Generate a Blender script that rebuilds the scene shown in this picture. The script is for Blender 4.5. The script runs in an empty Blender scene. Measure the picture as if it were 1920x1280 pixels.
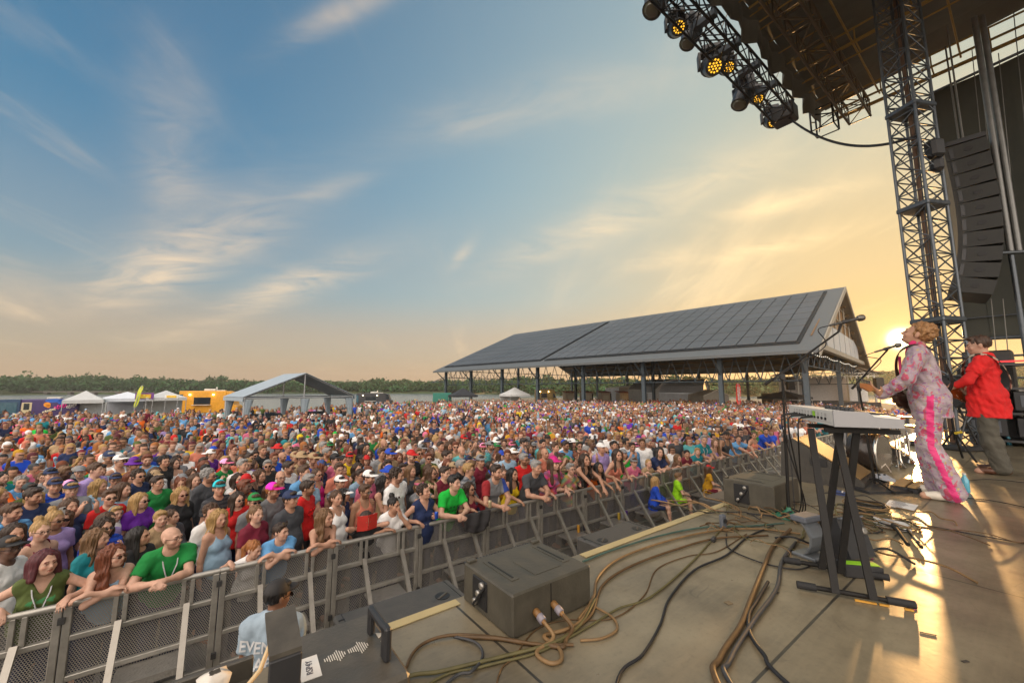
import bpy, math, random
import numpy as np
from mathutils import Matrix, Vector
R = math.radians
SC = bpy.context.scene
COL = SC.collection

# ------------------------------------------------------------------ camera
cam_data = bpy.data.cameras.new('camera')
cam = bpy.data.objects.new('camera', cam_data)
COL.objects.link(cam)
cam_data.sensor_width = 36
cam_data.lens = 735 / 1920 * 36
cam_data.clip_start = 0.05
cam_data.clip_end = 9000
CAM_Z = 3.3
TILT = math.atan(88 / 735)
cam.location = (0, 0, CAM_Z)
cam.rotation_euler = (math.pi / 2 + TILT, 0, 0)
SC.camera = cam
SC.view_settings.view_transform = 'Standard'
SC.view_settings.look = 'None'
SC.view_settings.exposure = 1.15
SC.view_settings.gamma = 1
SC.cycles.use_denoising = True
SC.cycles.max_bounces = 6
SC.cycles.transparent_max_bounces = 24
SC.cycles.volume_bounces = 0
SC.cycles.sample_clamp_indirect = 6

# ------------------------------------------------------------------ sky and sun
SUN_AZ, SUN_EL = R(45.0), R(5.1)          # azimuth to the right of +Y
SUN = Vector((math.sin(SUN_AZ) * math.cos(SUN_EL), math.cos(SUN_AZ) * math.cos(SUN_EL), math.sin(SUN_EL)))
SKY_STRENGTH = 0.14
def N(t, typ, **kw):
    n = t.nodes.new(typ)
    for k, v in kw.items():
        if k == 'op': n.operation = v
        elif k == 'bl': n.blend_type = v
        elif k == 'dt': n.data_type = v
        else:
            n.inputs[k].default_value = v
    return n
def MATH(t, op, a, b=None, c=None, clamp=False):
    n = t.nodes.new('ShaderNodeMath'); n.operation = op; n.use_clamp = clamp
    for i, x in enumerate((a, b, c)):
        if x is None: continue
        if isinstance(x, (int, float)): n.inputs[i].default_value = x
        else: t.links.new(x, n.inputs[i])
    return n.outputs[0]
def MIXC(t, f, a, b, bl='MIX'):
    n = t.nodes.new('ShaderNodeMix'); n.data_type = 'RGBA'; n.blend_type = bl; n.clamp_factor = True
    for i, x in ((0, f), (6, a), (7, b)):
        if isinstance(x, (int, float)): n.inputs[i].default_value = x
        elif isinstance(x, (tuple, list)): n.inputs[i].default_value = tuple(x) + ((1,) if len(x) == 3 else ())
        else: t.links.new(x, n.inputs[i])
    return n.outputs[2]
def RAMP(t, fac, stops, interp='LINEAR'):
    n = t.nodes.new('ShaderNodeValToRGB'); n.color_ramp.interpolation = interp
    el = n.color_ramp.elements
    while len(el) < len(stops): el.new(0.5)
    for e, (p, c) in zip(el, stops):
        e.position = p
        e.color = (tuple(c) + (1,))[:4] if isinstance(c, (tuple, list)) else (c, c, c, 1)
    t.links.new(fac, n.inputs[0])
    return n.outputs[0]
def NOISE(t, vec, scale, detail=4, rough=.55, dist=0):
    n = t.nodes.new('ShaderNodeTexNoise')
    n.inputs['Scale'].default_value = scale; n.inputs['Detail'].default_value = detail
    n.inputs['Roughness'].default_value = rough; n.inputs['Distortion'].default_value = dist
    if vec is not None: t.links.new(vec, n.inputs['Vector'])
    return n.outputs['Fac']
def MAPV(t, vec, loc=(0, 0, 0), rot=(0, 0, 0), scale=(1, 1, 1)):
    n = t.nodes.new('ShaderNodeMapping')
    n.inputs['Location'].default_value = loc; n.inputs['Rotation'].default_value = rot; n.inputs['Scale'].default_value = scale
    t.links.new(vec, n.inputs['Vector'])
    return n.outputs[0]

world = bpy.data.worlds.new('World'); SC.world = world; world.use_nodes = True
wt = world.node_tree; wt.nodes.clear()
def build_world():
    t = wt
    sky = t.nodes.new('ShaderNodeTexSky'); sky.sky_type = 'NISHITA'; sky.sun_disc = False
    sky.sun_elevation = SUN_EL; sky.sun_rotation = SUN_AZ
    sky.altitude = 0; sky.air_density = 1.0; sky.dust_density = 1.3; sky.ozone_density = 2.0
    tc = t.nodes.new('ShaderNodeTexCoord'); g = tc.outputs['Generated']
    sep = t.nodes.new('ShaderNodeSeparateXYZ'); t.links.new(g, sep.inputs[0])
    # cirrus lives on a plane far overhead: direction / (height + a little), so it converges to the horizon
    zz = MATH(t, 'MAXIMUM', sep.outputs[2], 0.0)
    den = MATH(t, 'ADD', zz, 0.16)
    px = MATH(t, 'DIVIDE', sep.outputs[0], den); py = MATH(t, 'DIVIDE', sep.outputs[1], den)
    cmb = t.nodes.new('ShaderNodeCombineXYZ'); t.links.new(px, cmb.inputs[0]); t.links.new(py, cmb.inputs[1])
    pl = cmb.outputs[0]
    def cirrus(ang, sc, stretch, lo, hi, seed, dist=1.0):
        m = MAPV(t, pl, loc=(seed, seed * .7, 0), rot=(0, 0, ang), scale=(sc, sc / stretch, 1))
        a = NOISE(t, m, 1.0, 8, .62, dist)
        return RAMP(t, a, [(lo, 0.0), (hi, 1.0)], 'EASE')
    big = NOISE(t, MAPV(t, pl, loc=(3.1, 1.7, 0)), .42, 3, .5)
    bigm = RAMP(t, big, [(.40, 0.0), (.62, 1.0)], 'EASE')
    c1 = cirrus(R(62), 1.15, 3.0, .50, .80, 2.0, 1.2)
    c2 = cirrus(R(48), 2.6, 4.5, .54, .80, 7.3, .6)
    cl = MATH(t, 'MULTIPLY', MATH(t, 'ADD', MATH(t, 'MULTIPLY', c1, .9), MATH(t, 'MULTIPLY', c2, .55)), MATH(t, 'ADD', MATH(t, 'MULTIPLY', bigm, .9), .12), clamp=True)
    # three named wisps of the photograph: centre direction on the cloud plane, spread, angle
    def wisp(cx, cy, rx, ry, ang, amt, seed):
        m = MAPV(t, pl, loc=(0, 0, 0))
        sx = MATH(t, 'SUBTRACT', px, cx); sy = MATH(t, 'SUBTRACT', py, cy)
        ca, sa = math.cos(ang), math.sin(ang)
        u = MATH(t, 'DIVIDE', MATH(t, 'ADD', MATH(t, 'MULTIPLY', sx, ca), MATH(t, 'MULTIPLY', sy, sa)), rx)
        v = MATH(t, 'DIVIDE', MATH(t, 'SUBTRACT', MATH(t, 'MULTIPLY', sy, ca), MATH(t, 'MULTIPLY', sx, sa)), ry)
        r2 = MATH(t, 'ADD', MATH(t, 'MULTIPLY', u, u), MATH(t, 'MULTIPLY', v, v))
        fall = MATH(t, 'EXPONENT', MATH(t, 'MULTIPLY', r2, -1.0))
        nz = NOISE(t, MAPV(t, pl, loc=(seed, seed, 0), rot=(0, 0, -ang), scale=(2.2, 5.5, 1)), 1.0, 8, .62, .9)
        nz = RAMP(t, nz, [(.30, 0.0), (.80, 1.0)])
        return MATH(t, 'MULTIPLY', MATH(t, 'MULTIPLY', fall, nz), amt)
    ws = None
    for w in WISPS:
        o = wisp(*w)
        ws = o if ws is None else MATH(t, 'ADD', ws, o)
    cl = MATH(t, 'ADD', MATH(t, 'MULTIPLY', cl, .80), ws, clamp=True)
    fade = RAMP(t, sep.outputs[2], [(0.015, 0.0), (0.09, 1.0)])
    cl = MATH(t, 'MULTIPLY', cl, fade)
    # sun closeness
    dot = t.nodes.new('ShaderNodeVectorMath'); dot.operation = 'DOT_PRODUCT'; dot.inputs[1].default_value = SUN
    nrm = t.nodes.new('ShaderNodeVectorMath'); nrm.operation = 'NORMALIZE'; t.links.new(g, nrm.inputs[0])
    t.links.new(nrm.outputs[0], dot.inputs[0])
    d = MATH(t, 'MAXIMUM', dot.outputs['Value'], 0.0)
    near = MATH(t, 'POWER', d, 5.0)
    # evening haze low over the horizon and the warm aureole of the sun, both part of the sky
    low = RAMP(t, sep.outputs[2], [(0.0, 1.0), (.10, .72), (.24, .22), (.5, 0.0)], 'EASE')
    hz = MIXC(t, near, SKY_HAZE_FAR, SKY_HAZE_LOW)
    top = MIXC(t, 1.0, sky.outputs[0], SKY_TINT, 'MULTIPLY')
    # thick evening haze: the bright aureole is evened out (x / (1 + x / cap), channel by channel)
    def vec(op, a, b):
        n = t.nodes.new('ShaderNodeVectorMath'); n.operation = op
        for i, q in enumerate((a, b)):
            if isinstance(q, tuple): n.inputs[i].default_value = q
            else: t.links.new(q, n.inputs[i])
        return n.outputs[0]
    top = vec('DIVIDE', top, vec('ADD', vec('DIVIDE', top, SKY_CAP), (1, 1, 1)))
    top = MIXC(t, MATH(t, 'MULTIPLY', MATH(t, 'POWER', d, 1.7), .85), top, (1.75, 1.98, 1.70))
    base = MIXC(t, MATH(t, 'MULTIPLY', low, SKY_HAZE_AMT), top, hz)
    base = MIXC(t, MATH(t, 'MULTIPLY', MATH(t, 'POWER', d, 10.0), .68), base, SKY_HAZE_SUN)
    ccol = MIXC(t, near, SKY_CLOUD_FAR, SKY_CLOUD_SUN)
    base = MIXC(t, MATH(t, 'MULTIPLY', cl, .74), base, ccol)
    g1 = MATH(t, 'MULTIPLY', MATH(t, 'POWER', d, 30.0), .35)
    g2 = MATH(t, 'MULTIPLY', MATH(t, 'POWER', d, 700.0), 1.4)
    g3 = MATH(t, 'MULTIPLY', MATH(t, 'POWER', d, 15000.0), 70.0)
    glow = MIXC(t, 1.0, (0, 0, 0), (0, 0, 0))
    for gg, cc in ((g1, (1.0, .48, .10)), (g2, (1.0, .56, .16)), (g3, (1.0, .82, .45))):
        m = t.nodes.new('ShaderNodeVectorMath'); m.operation = 'SCALE'; m.inputs[0].default_value = cc
        t.links.new(gg, m.inputs['Scale'])
        glow = MIXC(t, 1.0, glow, m.outputs[0], 'ADD')
    base = MIXC(t, 1.0, base, glow, 'ADD')
    # added fill: unseen sky behind and overhead, brightened to light the crowd
    bk = MATH(t, 'SUBTRACT', MATH(t, 'MULTIPLY', sep.outputs[2], FILL_UP), MATH(t, 'ADD', MATH(t, 'MULTIPLY', sep.outputs[0], .35), sep.outputs[1]))
    bk = RAMP(t, bk, [(FILL_LO, 0.0), (FILL_HI, 1.0)], 'EASE')
    sheet = RAMP(t, NOISE(t, MAPV(t, pl, scale=(1, 1.6, 1)), 1.1, 5, .6), [(.3, .75), (.7, 1.2)])  # cloud-like mottling of the added fill
    base = MIXC(t, bk, base, vec('MULTIPLY', sheet, FILL_COL))
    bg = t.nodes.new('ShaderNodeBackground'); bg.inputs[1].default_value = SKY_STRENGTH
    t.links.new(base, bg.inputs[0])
    out = t.nodes.new('ShaderNodeOutputWorld'); t.links.new(bg.outputs[0], out.inputs[0])
SKY_TINT = (.66, 1.14, 1.42)
SKY_CAP = (3.6, 4.2, 4.2)
SKY_HAZE_FAR = (2.2, 1.45, .90)
SKY_HAZE_SUN = (2.85, 1.95, .70)
SKY_HAZE_AMT = .88
SKY_HAZE_LOW = (3.0, 1.5, .38)
SKY_CLOUD_FAR = (4.1, 2.95, 1.8)
SKY_CLOUD_SUN = (5.0, 3.6, 1.9)
FILL_UP, FILL_LO, FILL_HI = .55, .30, .75
FILL_COL = (9.4, 8.3, 7.3)  # colour of the fill added to the unseen sky
WISPS = []
def _ray(u, v):
    x = (u - 960) / 735; y = -(v - 640) / 735
    d = Vector((x, math.cos(TILT) - math.sin(TILT) * y, math.sin(TILT) + math.cos(TILT) * y)); return d.normalized()
def _pl(u, v):
    d = _ray(u, v); k = max(d.z, 0) + .16; return Vector((d.x / k, d.y / k))
def streak(u0, v0, u1, v1, w, amt, seed):
    a, b = _pl(u0, v0), _pl(u1, v1); c = (a + b) / 2; d = b - a
    pu, pv = v1 - v0, u0 - u1; L = math.hypot(pu, pv); e = _pl((u0 + u1) / 2 + pu / L * w, (v0 + v1) / 2 + pv / L * w) - c
    n = Vector((-d.y, d.x)).normalized()
    return (c.x, c.y, d.length / 2, max(abs(e.dot(n)), .02), math.atan2(d.y, d.x), amt, seed)
WISPS = [streak(190, 570, 480, 400, 75, 1.25, 4.2), streak(320, 420, 320, 130, 70, .5, 9.1), streak(420, 590, 690, 480, 34, .95, 2.2),
         streak(520, 90, 760, -40, 30, .7, 6.1), streak(950, 500, 1560, 250, 50, .75, 1.3), streak(1330, 490, 1560, 440, 16, .9, 8.8),
         streak(1340, 410, 1620, 345, 22, .95, 3.9), streak(1180, 500, 1330, 465, 20, .7, 5.5), streak(760, 260, 1250, 150, 55, .45, 12.0),
         streak(850, 500, 885, 450, 12, .6, 7.7), streak(560, 380, 700, 320, 22, .35, 3.3), streak(260, 650, 460, 590, 26, .4, 2.9), streak(1600, 60, 1500, 180, 40, .3, 5.1)]
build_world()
sun_data = bpy.data.lights.new('sun', 'SUN'); sun_data.energy = 1.9; sun_data.angle = R(1.2); sun_data.color = (1.0, .54, .19)
sun = bpy.data.objects.new('sun', sun_data); COL.objects.link(sun)
sun.rotation_euler = SUN.to_track_quat('Z', 'Y').to_euler()
sun.location = (60, 60, 40)

# ------------------------------------------------------------------ materials
MATS = {}
def mat(name, col=(.5, .5, .5), rough=.6, metal=0.0, var=.18, scale=6.0, bump=0.0, emit=None, es=1.0, spec=.5, objcol=False, attr=None, stretch=(1, 1, 1), coat=0, trans=0):
    if name in MATS: return MATS[name]
    m = bpy.data.materials.new(name); m.use_nodes = True; t = m.node_tree
    b = t.nodes['Principled BSDF']
    b.inputs['Roughness'].default_value = rough; b.inputs['Metallic'].default_value = metal
    b.inputs['Specular IOR Level'].default_value = spec
    if coat: b.inputs['Coat Weight'].default_value = coat
    if trans: b.inputs['Transmission Weight'].default_value = trans
    tc = t.nodes.new('ShaderNodeTexCoord'); v = MAPV(t, tc.outputs['Object'], scale=stretch)
    if objcol:
        oi = t.nodes.new('ShaderNodeObjectInfo'); base = oi.outputs['Color']
    elif attr:
        at = t.nodes.new('ShaderNodeAttribute'); at.attribute_name = attr; base = at.outputs['Color']
    else:
        rgb = t.nodes.new('ShaderNodeRGB'); rgb.outputs[0].default_value = tuple(col) + (1,); base = rgb.outputs[0]
    if objcol == 'tint':
        at = t.nodes.new('ShaderNodeAttribute'); at.attribute_name = 'tint'
        base = MIXC(t, 1.0, base, at.outputs['Color'], 'MULTIPLY')
    n = NOISE(t, v, scale, 6, .6)
    f = RAMP(t, n, [(.3, 1 - var), (.7, 1 + var * .6)])
    c = MIXC(t, 1.0, base, f, 'MULTIPLY')
    t.links.new(c, b.inputs['Base Color'])
    r2 = MATH(t, 'ADD', MATH(t, 'MULTIPLY', n, .25), rough - .12, clamp=True); t.links.new(r2, b.inputs['Roughness'])
    if bump:
        bp = t.nodes.new('ShaderNodeBump'); bp.inputs['Strength'].default_value = bump; bp.inputs['Distance'].default_value = .01
        t.links.new(NOISE(t, v, scale * 4, 5, .65), bp.inputs['Height']); t.links.new(bp.outputs[0], b.inputs['Normal'])
    if emit:
        b.inputs['Emission Color'].default_value = tuple(emit) + (1,); b.inputs['Emission Strength'].default_value = es
    MATS[name] = m
    return m

# ------------------------------------------------------------------ mesh building
class MB:
    def __init__(s): s.v = []; s.f = []; s.m = []; s.mi = 0; s.sm = []
    def add(s, vs, fs, smooth=False):
        o = len(s.v); s.v += [tuple(p) for p in vs]
        for f in fs: s.f.append(tuple(i + o for i in f)); s.m.append(s.mi); s.sm.append(smooth)
        return s
    def box(s, c, d, rz=0.0, M=None, ax=None):
        x, y, z = d[0] / 2, d[1] / 2, d[2] / 2
        vs = [Vector((i * x, j * y, k * z)) for i in (-1, 1) for j in (-1, 1) for k in (-1, 1)]
        if ax is not None:
            X = Vector(ax[0]).normalized(); Y = Vector(ax[1]).normalized(); Z = X.cross(Y)
            vs = [X * p.x + Y * p.y + Z * p.z for p in vs]
        elif rz:
            ca, sa = math.cos(rz), math.sin(rz); vs = [Vector((p.x * ca - p.y * sa, p.x * sa + p.y * ca, p.z)) for p in vs]
        if M is not None: vs = [M @ p for p in vs]
        return s.add([p + Vector(c) for p in vs], [(0, 1, 3, 2), (4, 6, 7, 5), (0, 4, 5, 1), (2, 3, 7, 6), (0, 2, 6, 4), (1, 5, 7, 3)])
    def bbox(s, c, d, bev=.01, rz=0.0):
        """box with chamfered edges"""
        x, y, z = d[0] / 2, d[1] / 2, d[2] / 2; b = min(bev, x * .9, y * .9, z * .9)
        vs = []; idx = {}
        for i in (-1, 1):
            for j in (-1, 1):
                for k in (-1, 1):
                    for a in range(3):
                        p = [i * (x - b), j * (y - b), k * (z - b)]
                        p[a] = (i * x, j * y, k * z)[a]
                        idx[(i, j, k, a)] = len(vs); vs.append(p)
        fs = []
        S = (-1, 1)
        for a in range(3):
            o = [q for q in range(3) if q != a]
            for sg in S:
                def key(u, w):
                    k = [0, 0, 0]; k[a] = sg; k[o[0]] = u; k[o[1]] = w; return tuple(k) + (a,)
                q = [idx[key(-1, -1)], idx[key(1, -1)], idx[key(1, 1)], idx[key(-1, 1)]]
                if (sg > 0) == (a == 1): q.reverse()
                fs.append(q)
        for a in range(3):   # edges along axis a
            o = [q for q in range(3) if q != a]
            for u in S:
                for w in S:
                    k0 = [0, 0, 0]; k0[o[0]] = u; k0[o[1]] = w
                    k0[a] = -1; A = tuple(k0); k0[a] = 1; B = tuple(k0)
                    fs.append([idx[A + (o[0],)], idx[B + (o[0],)], idx[B + (o[1],)], idx[A + (o[1],)]])
        for i in S:
            for j in S:
                for k in S: fs.append([idx[(i, j, k, 0)], idx[(i, j, k, 1)], idx[(i, j, k, 2)]])
        ca, sa = math.cos(rz), math.sin(rz)
        return s.add([(p[0] * ca - p[1] * sa + c[0], p[0] * sa + p[1] * ca + c[1], p[2] + c[2]) for p in vs], fs)
    def tube(s, a, b, r, r2=None, n=8, cap=True):
        a = Vector(a); b = Vector(b); r2 = r if r2 is None else r2
        d = (b - a)
        if d.length < 1e-6: return s
        d.normalize(); u = d.orthogonal().normalized(); w = d.cross(u)
        vs = []
        for p, rr in ((a, r), (b, r2)):
            for i in range(n):
                t = 2 * math.pi * i / n; vs.append(p + (u * math.cos(t) + w * math.sin(t)) * rr)
        s.add(vs, [(i, (i + 1) % n, n + (i + 1) % n, n + i) for i in range(n)], n > 5)
        if cap: s.add(vs, [tuple(range(n - 1, -1, -1)), tuple(range(n, 2 * n))])
        return s
    def pipe(s, pts, r, n=6, closed=False):
        pts = [Vector(p) for p in pts]; vs = []; m = len(pts); u = None
        for i, p in enumerate(pts):
            if closed: d = pts[(i + 1) % m] - pts[i - 1]
            else: d = pts[min(i + 1, m - 1)] - pts[max(i - 1, 0)]
            if d.length < 1e-9: d = Vector((0, 0, 1))
            d.normalize()
            u = d.orthogonal().normalized() if u is None else (u - d * u.dot(d)).normalized()
            w = d.cross(u); rr = r[i] if isinstance(r, (list, tuple)) else r
            for k in range(n):
                t = 2 * math.pi * k / n; vs.append(p + (u * math.cos(t) + w * math.sin(t)) * rr)
        fs = []
        for i in range(m if closed else m - 1):
            j = (i + 1) % m
            for k in range(n): fs.append((i * n + k, i * n + (k + 1) % n, j * n + (k + 1) % n, j * n + k))
        s.add(vs, fs, True)
        if not closed: s.add(vs, [tuple(range(n - 1, -1, -1)), tuple(range((m - 1) * n, m * n))])
        return s
    def lathe(s, prof, c=(0, 0, 0), n=16, M=None, smooth=True):
        vs = []
        for (r, z) in prof:
            for i in range(n):
                t = 2 * math.pi * i / n; vs.append(Vector((r * math.cos(t), r * math.sin(t), z)))
        if M is not None: vs = [M @ p for p in vs]
        vs = [p + Vector(c) for p in vs]; m = len(prof)
        fs = [(j * n + i, j * n + (i + 1) % n, (j + 1) * n + (i + 1) % n, (j + 1) * n + i) for j in range(m - 1) for i in range(n)]
        s.add(vs, fs, smooth)
        s.add(vs, [tuple(range(n - 1, -1, -1)), tuple(range((m - 1) * n, m * n))])
        return s
    def prism(s, pts, d):
        """closed polygon (3-D points) pushed along d"""
        n = len(pts); a = [Vector(p) for p in pts]; d = Vector(d); b = [p + d for p in a]
        nn = sum(((a[i] - a[0]).cross(a[(i + 1) % n] - a[0]) for i in range(1, n - 1)), Vector())
        if nn.dot(d) > 0: a, b = b, a
        return s.add(a + b, [tuple(range(n)), tuple(range(2 * n - 1, n - 1, -1))] + [(i, i + n, (i + 1) % n + n, (i + 1) % n) for i in range(n)])
    def quad(s, a, b, c, d): return s.add([a, b, c, d], [(0, 1, 2, 3)])
    def mesh(s, name, mats):
        me = bpy.data.meshes.new(name); me.from_pydata([tuple(p) for p in s.v], [], s.f)
        for m in (mats if isinstance(mats, (list, tuple)) else [mats]): me.materials.append(m)
        if len(s.f):
            me.polygons.foreach_set('material_index', s.m); me.polygons.foreach_set('use_smooth', s.sm)
        me.update(); return me
def fixn(me):
    import bmesh
    bm = bmesh.new(); bm.from_mesh(me); bmesh.ops.recalc_face_normals(bm, faces=bm.faces); bm.to_mesh(me); bm.free()
def tag(o, label=None, cat=None, group=None, kind=None):
    if label: o['label'] = label
    if cat: o['category'] = cat
    if group: o['group'] = group
    if kind: o['kind'] = kind
    return o
def thing(name, label, cat, loc=(0, 0, 0), rz=0.0, group=None):
    o = bpy.data.objects.new(name, None); COL.objects.link(o); o.empty_display_size = .2
    o.location = loc; o.rotation_euler = (0, 0, rz)
    return tag(o, label, cat, group)
def wmat(o):
    b = Matrix.LocRotScale(o.location, o.rotation_euler, o.scale)
    return wmat(o.parent) @ o.matrix_parent_inverse @ b if o.parent else b
def link(name, me, parent=None, world_space=False, loc=None, color=None, label=None):
    o = bpy.data.objects.new(name, me); COL.objects.link(o)
    if parent is not None:
        o.parent = parent
        if world_space:
            o.matrix_parent_inverse = wmat(parent).inverted()
    if loc is not None: o.location = loc
    if color is not None: o.color = tuple(color) + (1,)
    if label: o['label'] = label
    return o
def obj(name, mb, mats, parent=None, ws=False, norm=True, label=None, loc=None):
    me = mb.mesh(name, mats)
    if norm: fixn(me)
    return link(name, me, parent, ws, loc=loc, label=label)
def dup(root, loc=None, rz=None, label=None, group=None):
    def cp(o, par):
        c = o.copy(); COL.objects.link(c)
        if par is not None: c.parent = par
        for ch in o.children: cp(ch, c)
        return c
    r = cp(root, None)
    if loc is not None: r.location = loc
    if rz is not None: r.rotation_euler = (0, 0, rz)
    if label: r['label'] = label
    if group: r['group'] = group
    return r
def ray(u, v):
    x = (u - 960) / 735; y = -(v - 640) / 735
    return Vector((x, math.cos(TILT) - math.sin(TILT) * y, math.sin(TILT) + math.cos(TILT) * y))
def at_z(u, v, z):
    """the point at height z seen at pixel (u, v) of the 1920-pixel photograph"""
    d = ray(u, v); t = (z - CAM_Z) / d.z; return Vector((d.x * t, d.y * t, z))
def at_y(u, v, Y):
    d = ray(u, v); t = Y / d.y; return Vector((d.x * t, Y, CAM_Z + d.z * t))
E1, N1 = Vector((.8, .6, 0)), Vector((.6, -.8, 0))       # along the stage front, and upstage
STAGE_Z, EDGE_N, RAIL_N = 2.2, -1.95, -6.13
RZ_E = math.atan2(.6, .8)
def W(s, n, z=0.0): return E1 * s + N1 * n + Vector((0, 0, z))
def sn(p): return (p[0] * .8 + p[1] * .6, p[0] * .6 - p[1] * .8)
def text_mesh(body, size, ext=.002, res=3, align='CENTER', bold=0.0):
    cu = bpy.data.curves.new('lettering', 'FONT'); cu.body = body; cu.size = size; cu.extrude = ext; cu.resolution_u = res
    cu.align_x = align; cu.align_y = 'CENTER'; cu.offset = bold
    o = bpy.data.objects.new('lettering', cu); COL.objects.link(o)
    dg = bpy.context.evaluated_depsgraph_get()
    me = bpy.data.meshes.new_from_object(o.evaluated_get(dg))
    bpy.data.objects.remove(o); bpy.data.curves.remove(cu)
    return me
def on_ray(u, v, n):
    d = ray(u, v); t = n / (.6 * d.x - .8 * d.y); return d.x * t * .8 + d.y * t * .6, CAM_Z + d.z * t
# ------------------------------------------------------------------ ground, river, far shore
def lerp_tab(x, tab):
    if x <= tab[0][0]: return tab[0][1]
    for (a, p), (b, q) in zip(tab, tab[1:]):
        if x <= b: return p + (q - p) * (x - a) / (b - a)
    return tab[-1][1]
SITE = [(-180, 60), (-60, 56), (-40, 58), (-20, 85), (0, 140), (15, 150), (30, 140), (45, 120), (60, 100), (180, 60)]
SHORE = [(-180, 420), (-55, 470), (-40, 440), (-20, 400), (-5, 330), (10, 240), (25, 230), (35, 300), (45, 420), (60, 420), (180, 420)]
RISE = [(-180, 4), (-55, 7), (-42, 6), (-30, 3), (-15, 3), (0, 4), (12, 3.0), (25, 2.5), (36, 6), (42, 14), (47, 17), (60, 18), (180, 5)]
def terrain_z(az, r):
    s, f, h = lerp_tab(az, SITE), lerp_tab(az, SHORE), lerp_tab(az, RISE)
    if r < s: return 0.0
    if r < s + 6: return -3.0 * (r - s) / 6
    if r < f - 8: return -3.0
    if r < f + 10: return -3.0 + (r - f + 8) / 18 * 3.2
    return .2 + h * (1 - math.exp(-(r - f - 10) / 70)) + (r - f) * .002
def build_terrain():
    azs = [i * 1.5 for i in range(-120, 120)]
    rs = [0.5, 20, 40, 50] + list(range(54, 170, 4)) + list(range(170, 520, 9)) + [540, 600, 700, 900, 1300, 2000, 3500, 6000]
    v = []; f = []
    for r in rs:
        for a in azs: v.append((r * math.sin(R(a)), r * math.cos(R(a)), terrain_z(a, r)))
    n = len(azs)
    for i in range(len(rs) - 1):
        for j in range(n): f.append((i * n + j, i * n + (j + 1) % n, (i + 1) * n + (j + 1) % n, (i + 1) * n + j))
    f.append(tuple(range(n)))
    me = bpy.data.meshes.new('ground'); me.from_pydata(v, [], f); fixn(me)
    m = bpy.data.materials.new('ground_mix'); m.use_nodes = True; t = m.node_tree; b = t.nodes['Principled BSDF']
    tc = t.nodes.new('ShaderNodeTexCoord'); v = tc.outputs['Object']
    ln = t.nodes.new('ShaderNodeVectorMath'); ln.operation = 'LENGTH'; t.links.new(v, ln.inputs[0])
    far = RAMP(t, MATH(t, 'DIVIDE', ln.outputs['Value'], 400), [(.45, 0), (.55, 1)])
    gv = RAMP(t, NOISE(t, v, 3.0, 8, .7), [(.3, (.10, .085, .065)), (.7, (.20, .18, .14))])
    gr = RAMP(t, NOISE(t, v, .02, 5, .6), [(.38, (.045, .075, .025)), (.55, (.07, .09, .03)), (.66, (.19, .14, .06))])
    t.links.new(MIXC(t, far, gv, gr), b.inputs['Base Color']); b.inputs['Roughness'].default_value = .95
    me.materials.append(m)
    tag(link('ground', me), kind='structure')
    wm = MB(); k = 96
    wm.add([(5000 * math.sin(2 * math.pi * i / k), 5000 * math.cos(2 * math.pi * i / k), -1.5) for i in range(k)], [tuple(range(k))])
    m = bpy.data.materials.new('river_water'); m.use_nodes = True; t = m.node_tree; b = t.nodes['Principled BSDF']
    b.inputs['Base Color'].default_value = (.16, .19, .20, 1); b.inputs['Roughness'].default_value = .2; b.inputs['IOR'].default_value = 1.33
    tc = t.nodes.new('ShaderNodeTexCoord'); bp = t.nodes.new('ShaderNodeBump'); bp.inputs['Strength'].default_value = .35; bp.inputs['Distance'].default_value = .25
    t.links.new(NOISE(t, MAPV(t, tc.outputs['Object'], scale=(.6, 1.2, 1)), 1.2, 4, .6), bp.inputs['Height']); t.links.new(bp.outputs[0], b.inputs['Normal'])
    tag(obj('river', wm, m), kind='structure')
build_terrain()

def foliage_mat():
    m = bpy.data.materials.new('foliage'); m.use_nodes = True; t = m.node_tree; b = t.nodes['Principled BSDF']
    at = t.nodes.new('ShaderNodeAttribute'); at.attribute_name = 'col'
    t.links.new(at.outputs['Color'], b.inputs['Base Color']); b.inputs['Roughness'].default_value = .8
    b.inputs['Subsurface Weight'].default_value = 0; b.inputs['Specular IOR Level'].default_value = .2
    return m
FOL = foliage_mat()
def clump_mesh(name, crowns, per, leaf, seed):
    """crowns: list of (x, y, z, rx, rz, colour); each is a cloud of leaf clumps on bumpy lobes"""
    rg = np.random.default_rng(seed); V = []; C = []
    for (x, y, z, rx, rz, c) in crowns:
        k = per
        lobes = rg.normal(size=(7, 3)); lobes /= np.linalg.norm(lobes, axis=1)[:, None]; lobes = lobes * rg.uniform(.35, .7, (7, 1)) * [rx, rx, rz]
        li = rg.integers(0, 7, k); d = rg.normal(size=(k, 3)); d /= np.linalg.norm(d, axis=1)[:, None]
        ctr = lobes[li] + d * rg.uniform(.3, .52, (k, 1)) * [rx, rx, rz] + [x, y, z]
        u = rg.normal(size=(k, 3)); u /= np.linalg.norm(u, axis=1)[:, None]; w = np.cross(u, rg.normal(size=(k, 3))); w /= np.linalg.norm(w, axis=1)[:, None]
        sz = rg.uniform(.6, 1.4, (k, 1)) * leaf * rx
        q = np.stack([ctr - u * sz - w * sz * .6, ctr + u * sz - w * sz * .5, ctr + u * sz * .8 + w * sz * .7, ctr - u * sz * .7 + w * sz * .6], 1)
        V.append(q.reshape(-1, 3)); cc = np.array(c)[None] * rg.uniform(.65, 1.35, (k, 1)); C.append(np.repeat(np.c_[cc, np.ones(k)], 4, 0))
    V = np.concatenate(V); C = np.concatenate(C)
    return quads_mesh(name, V, np.arange(len(V)).reshape(-1, 4), C, FOL)
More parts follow.
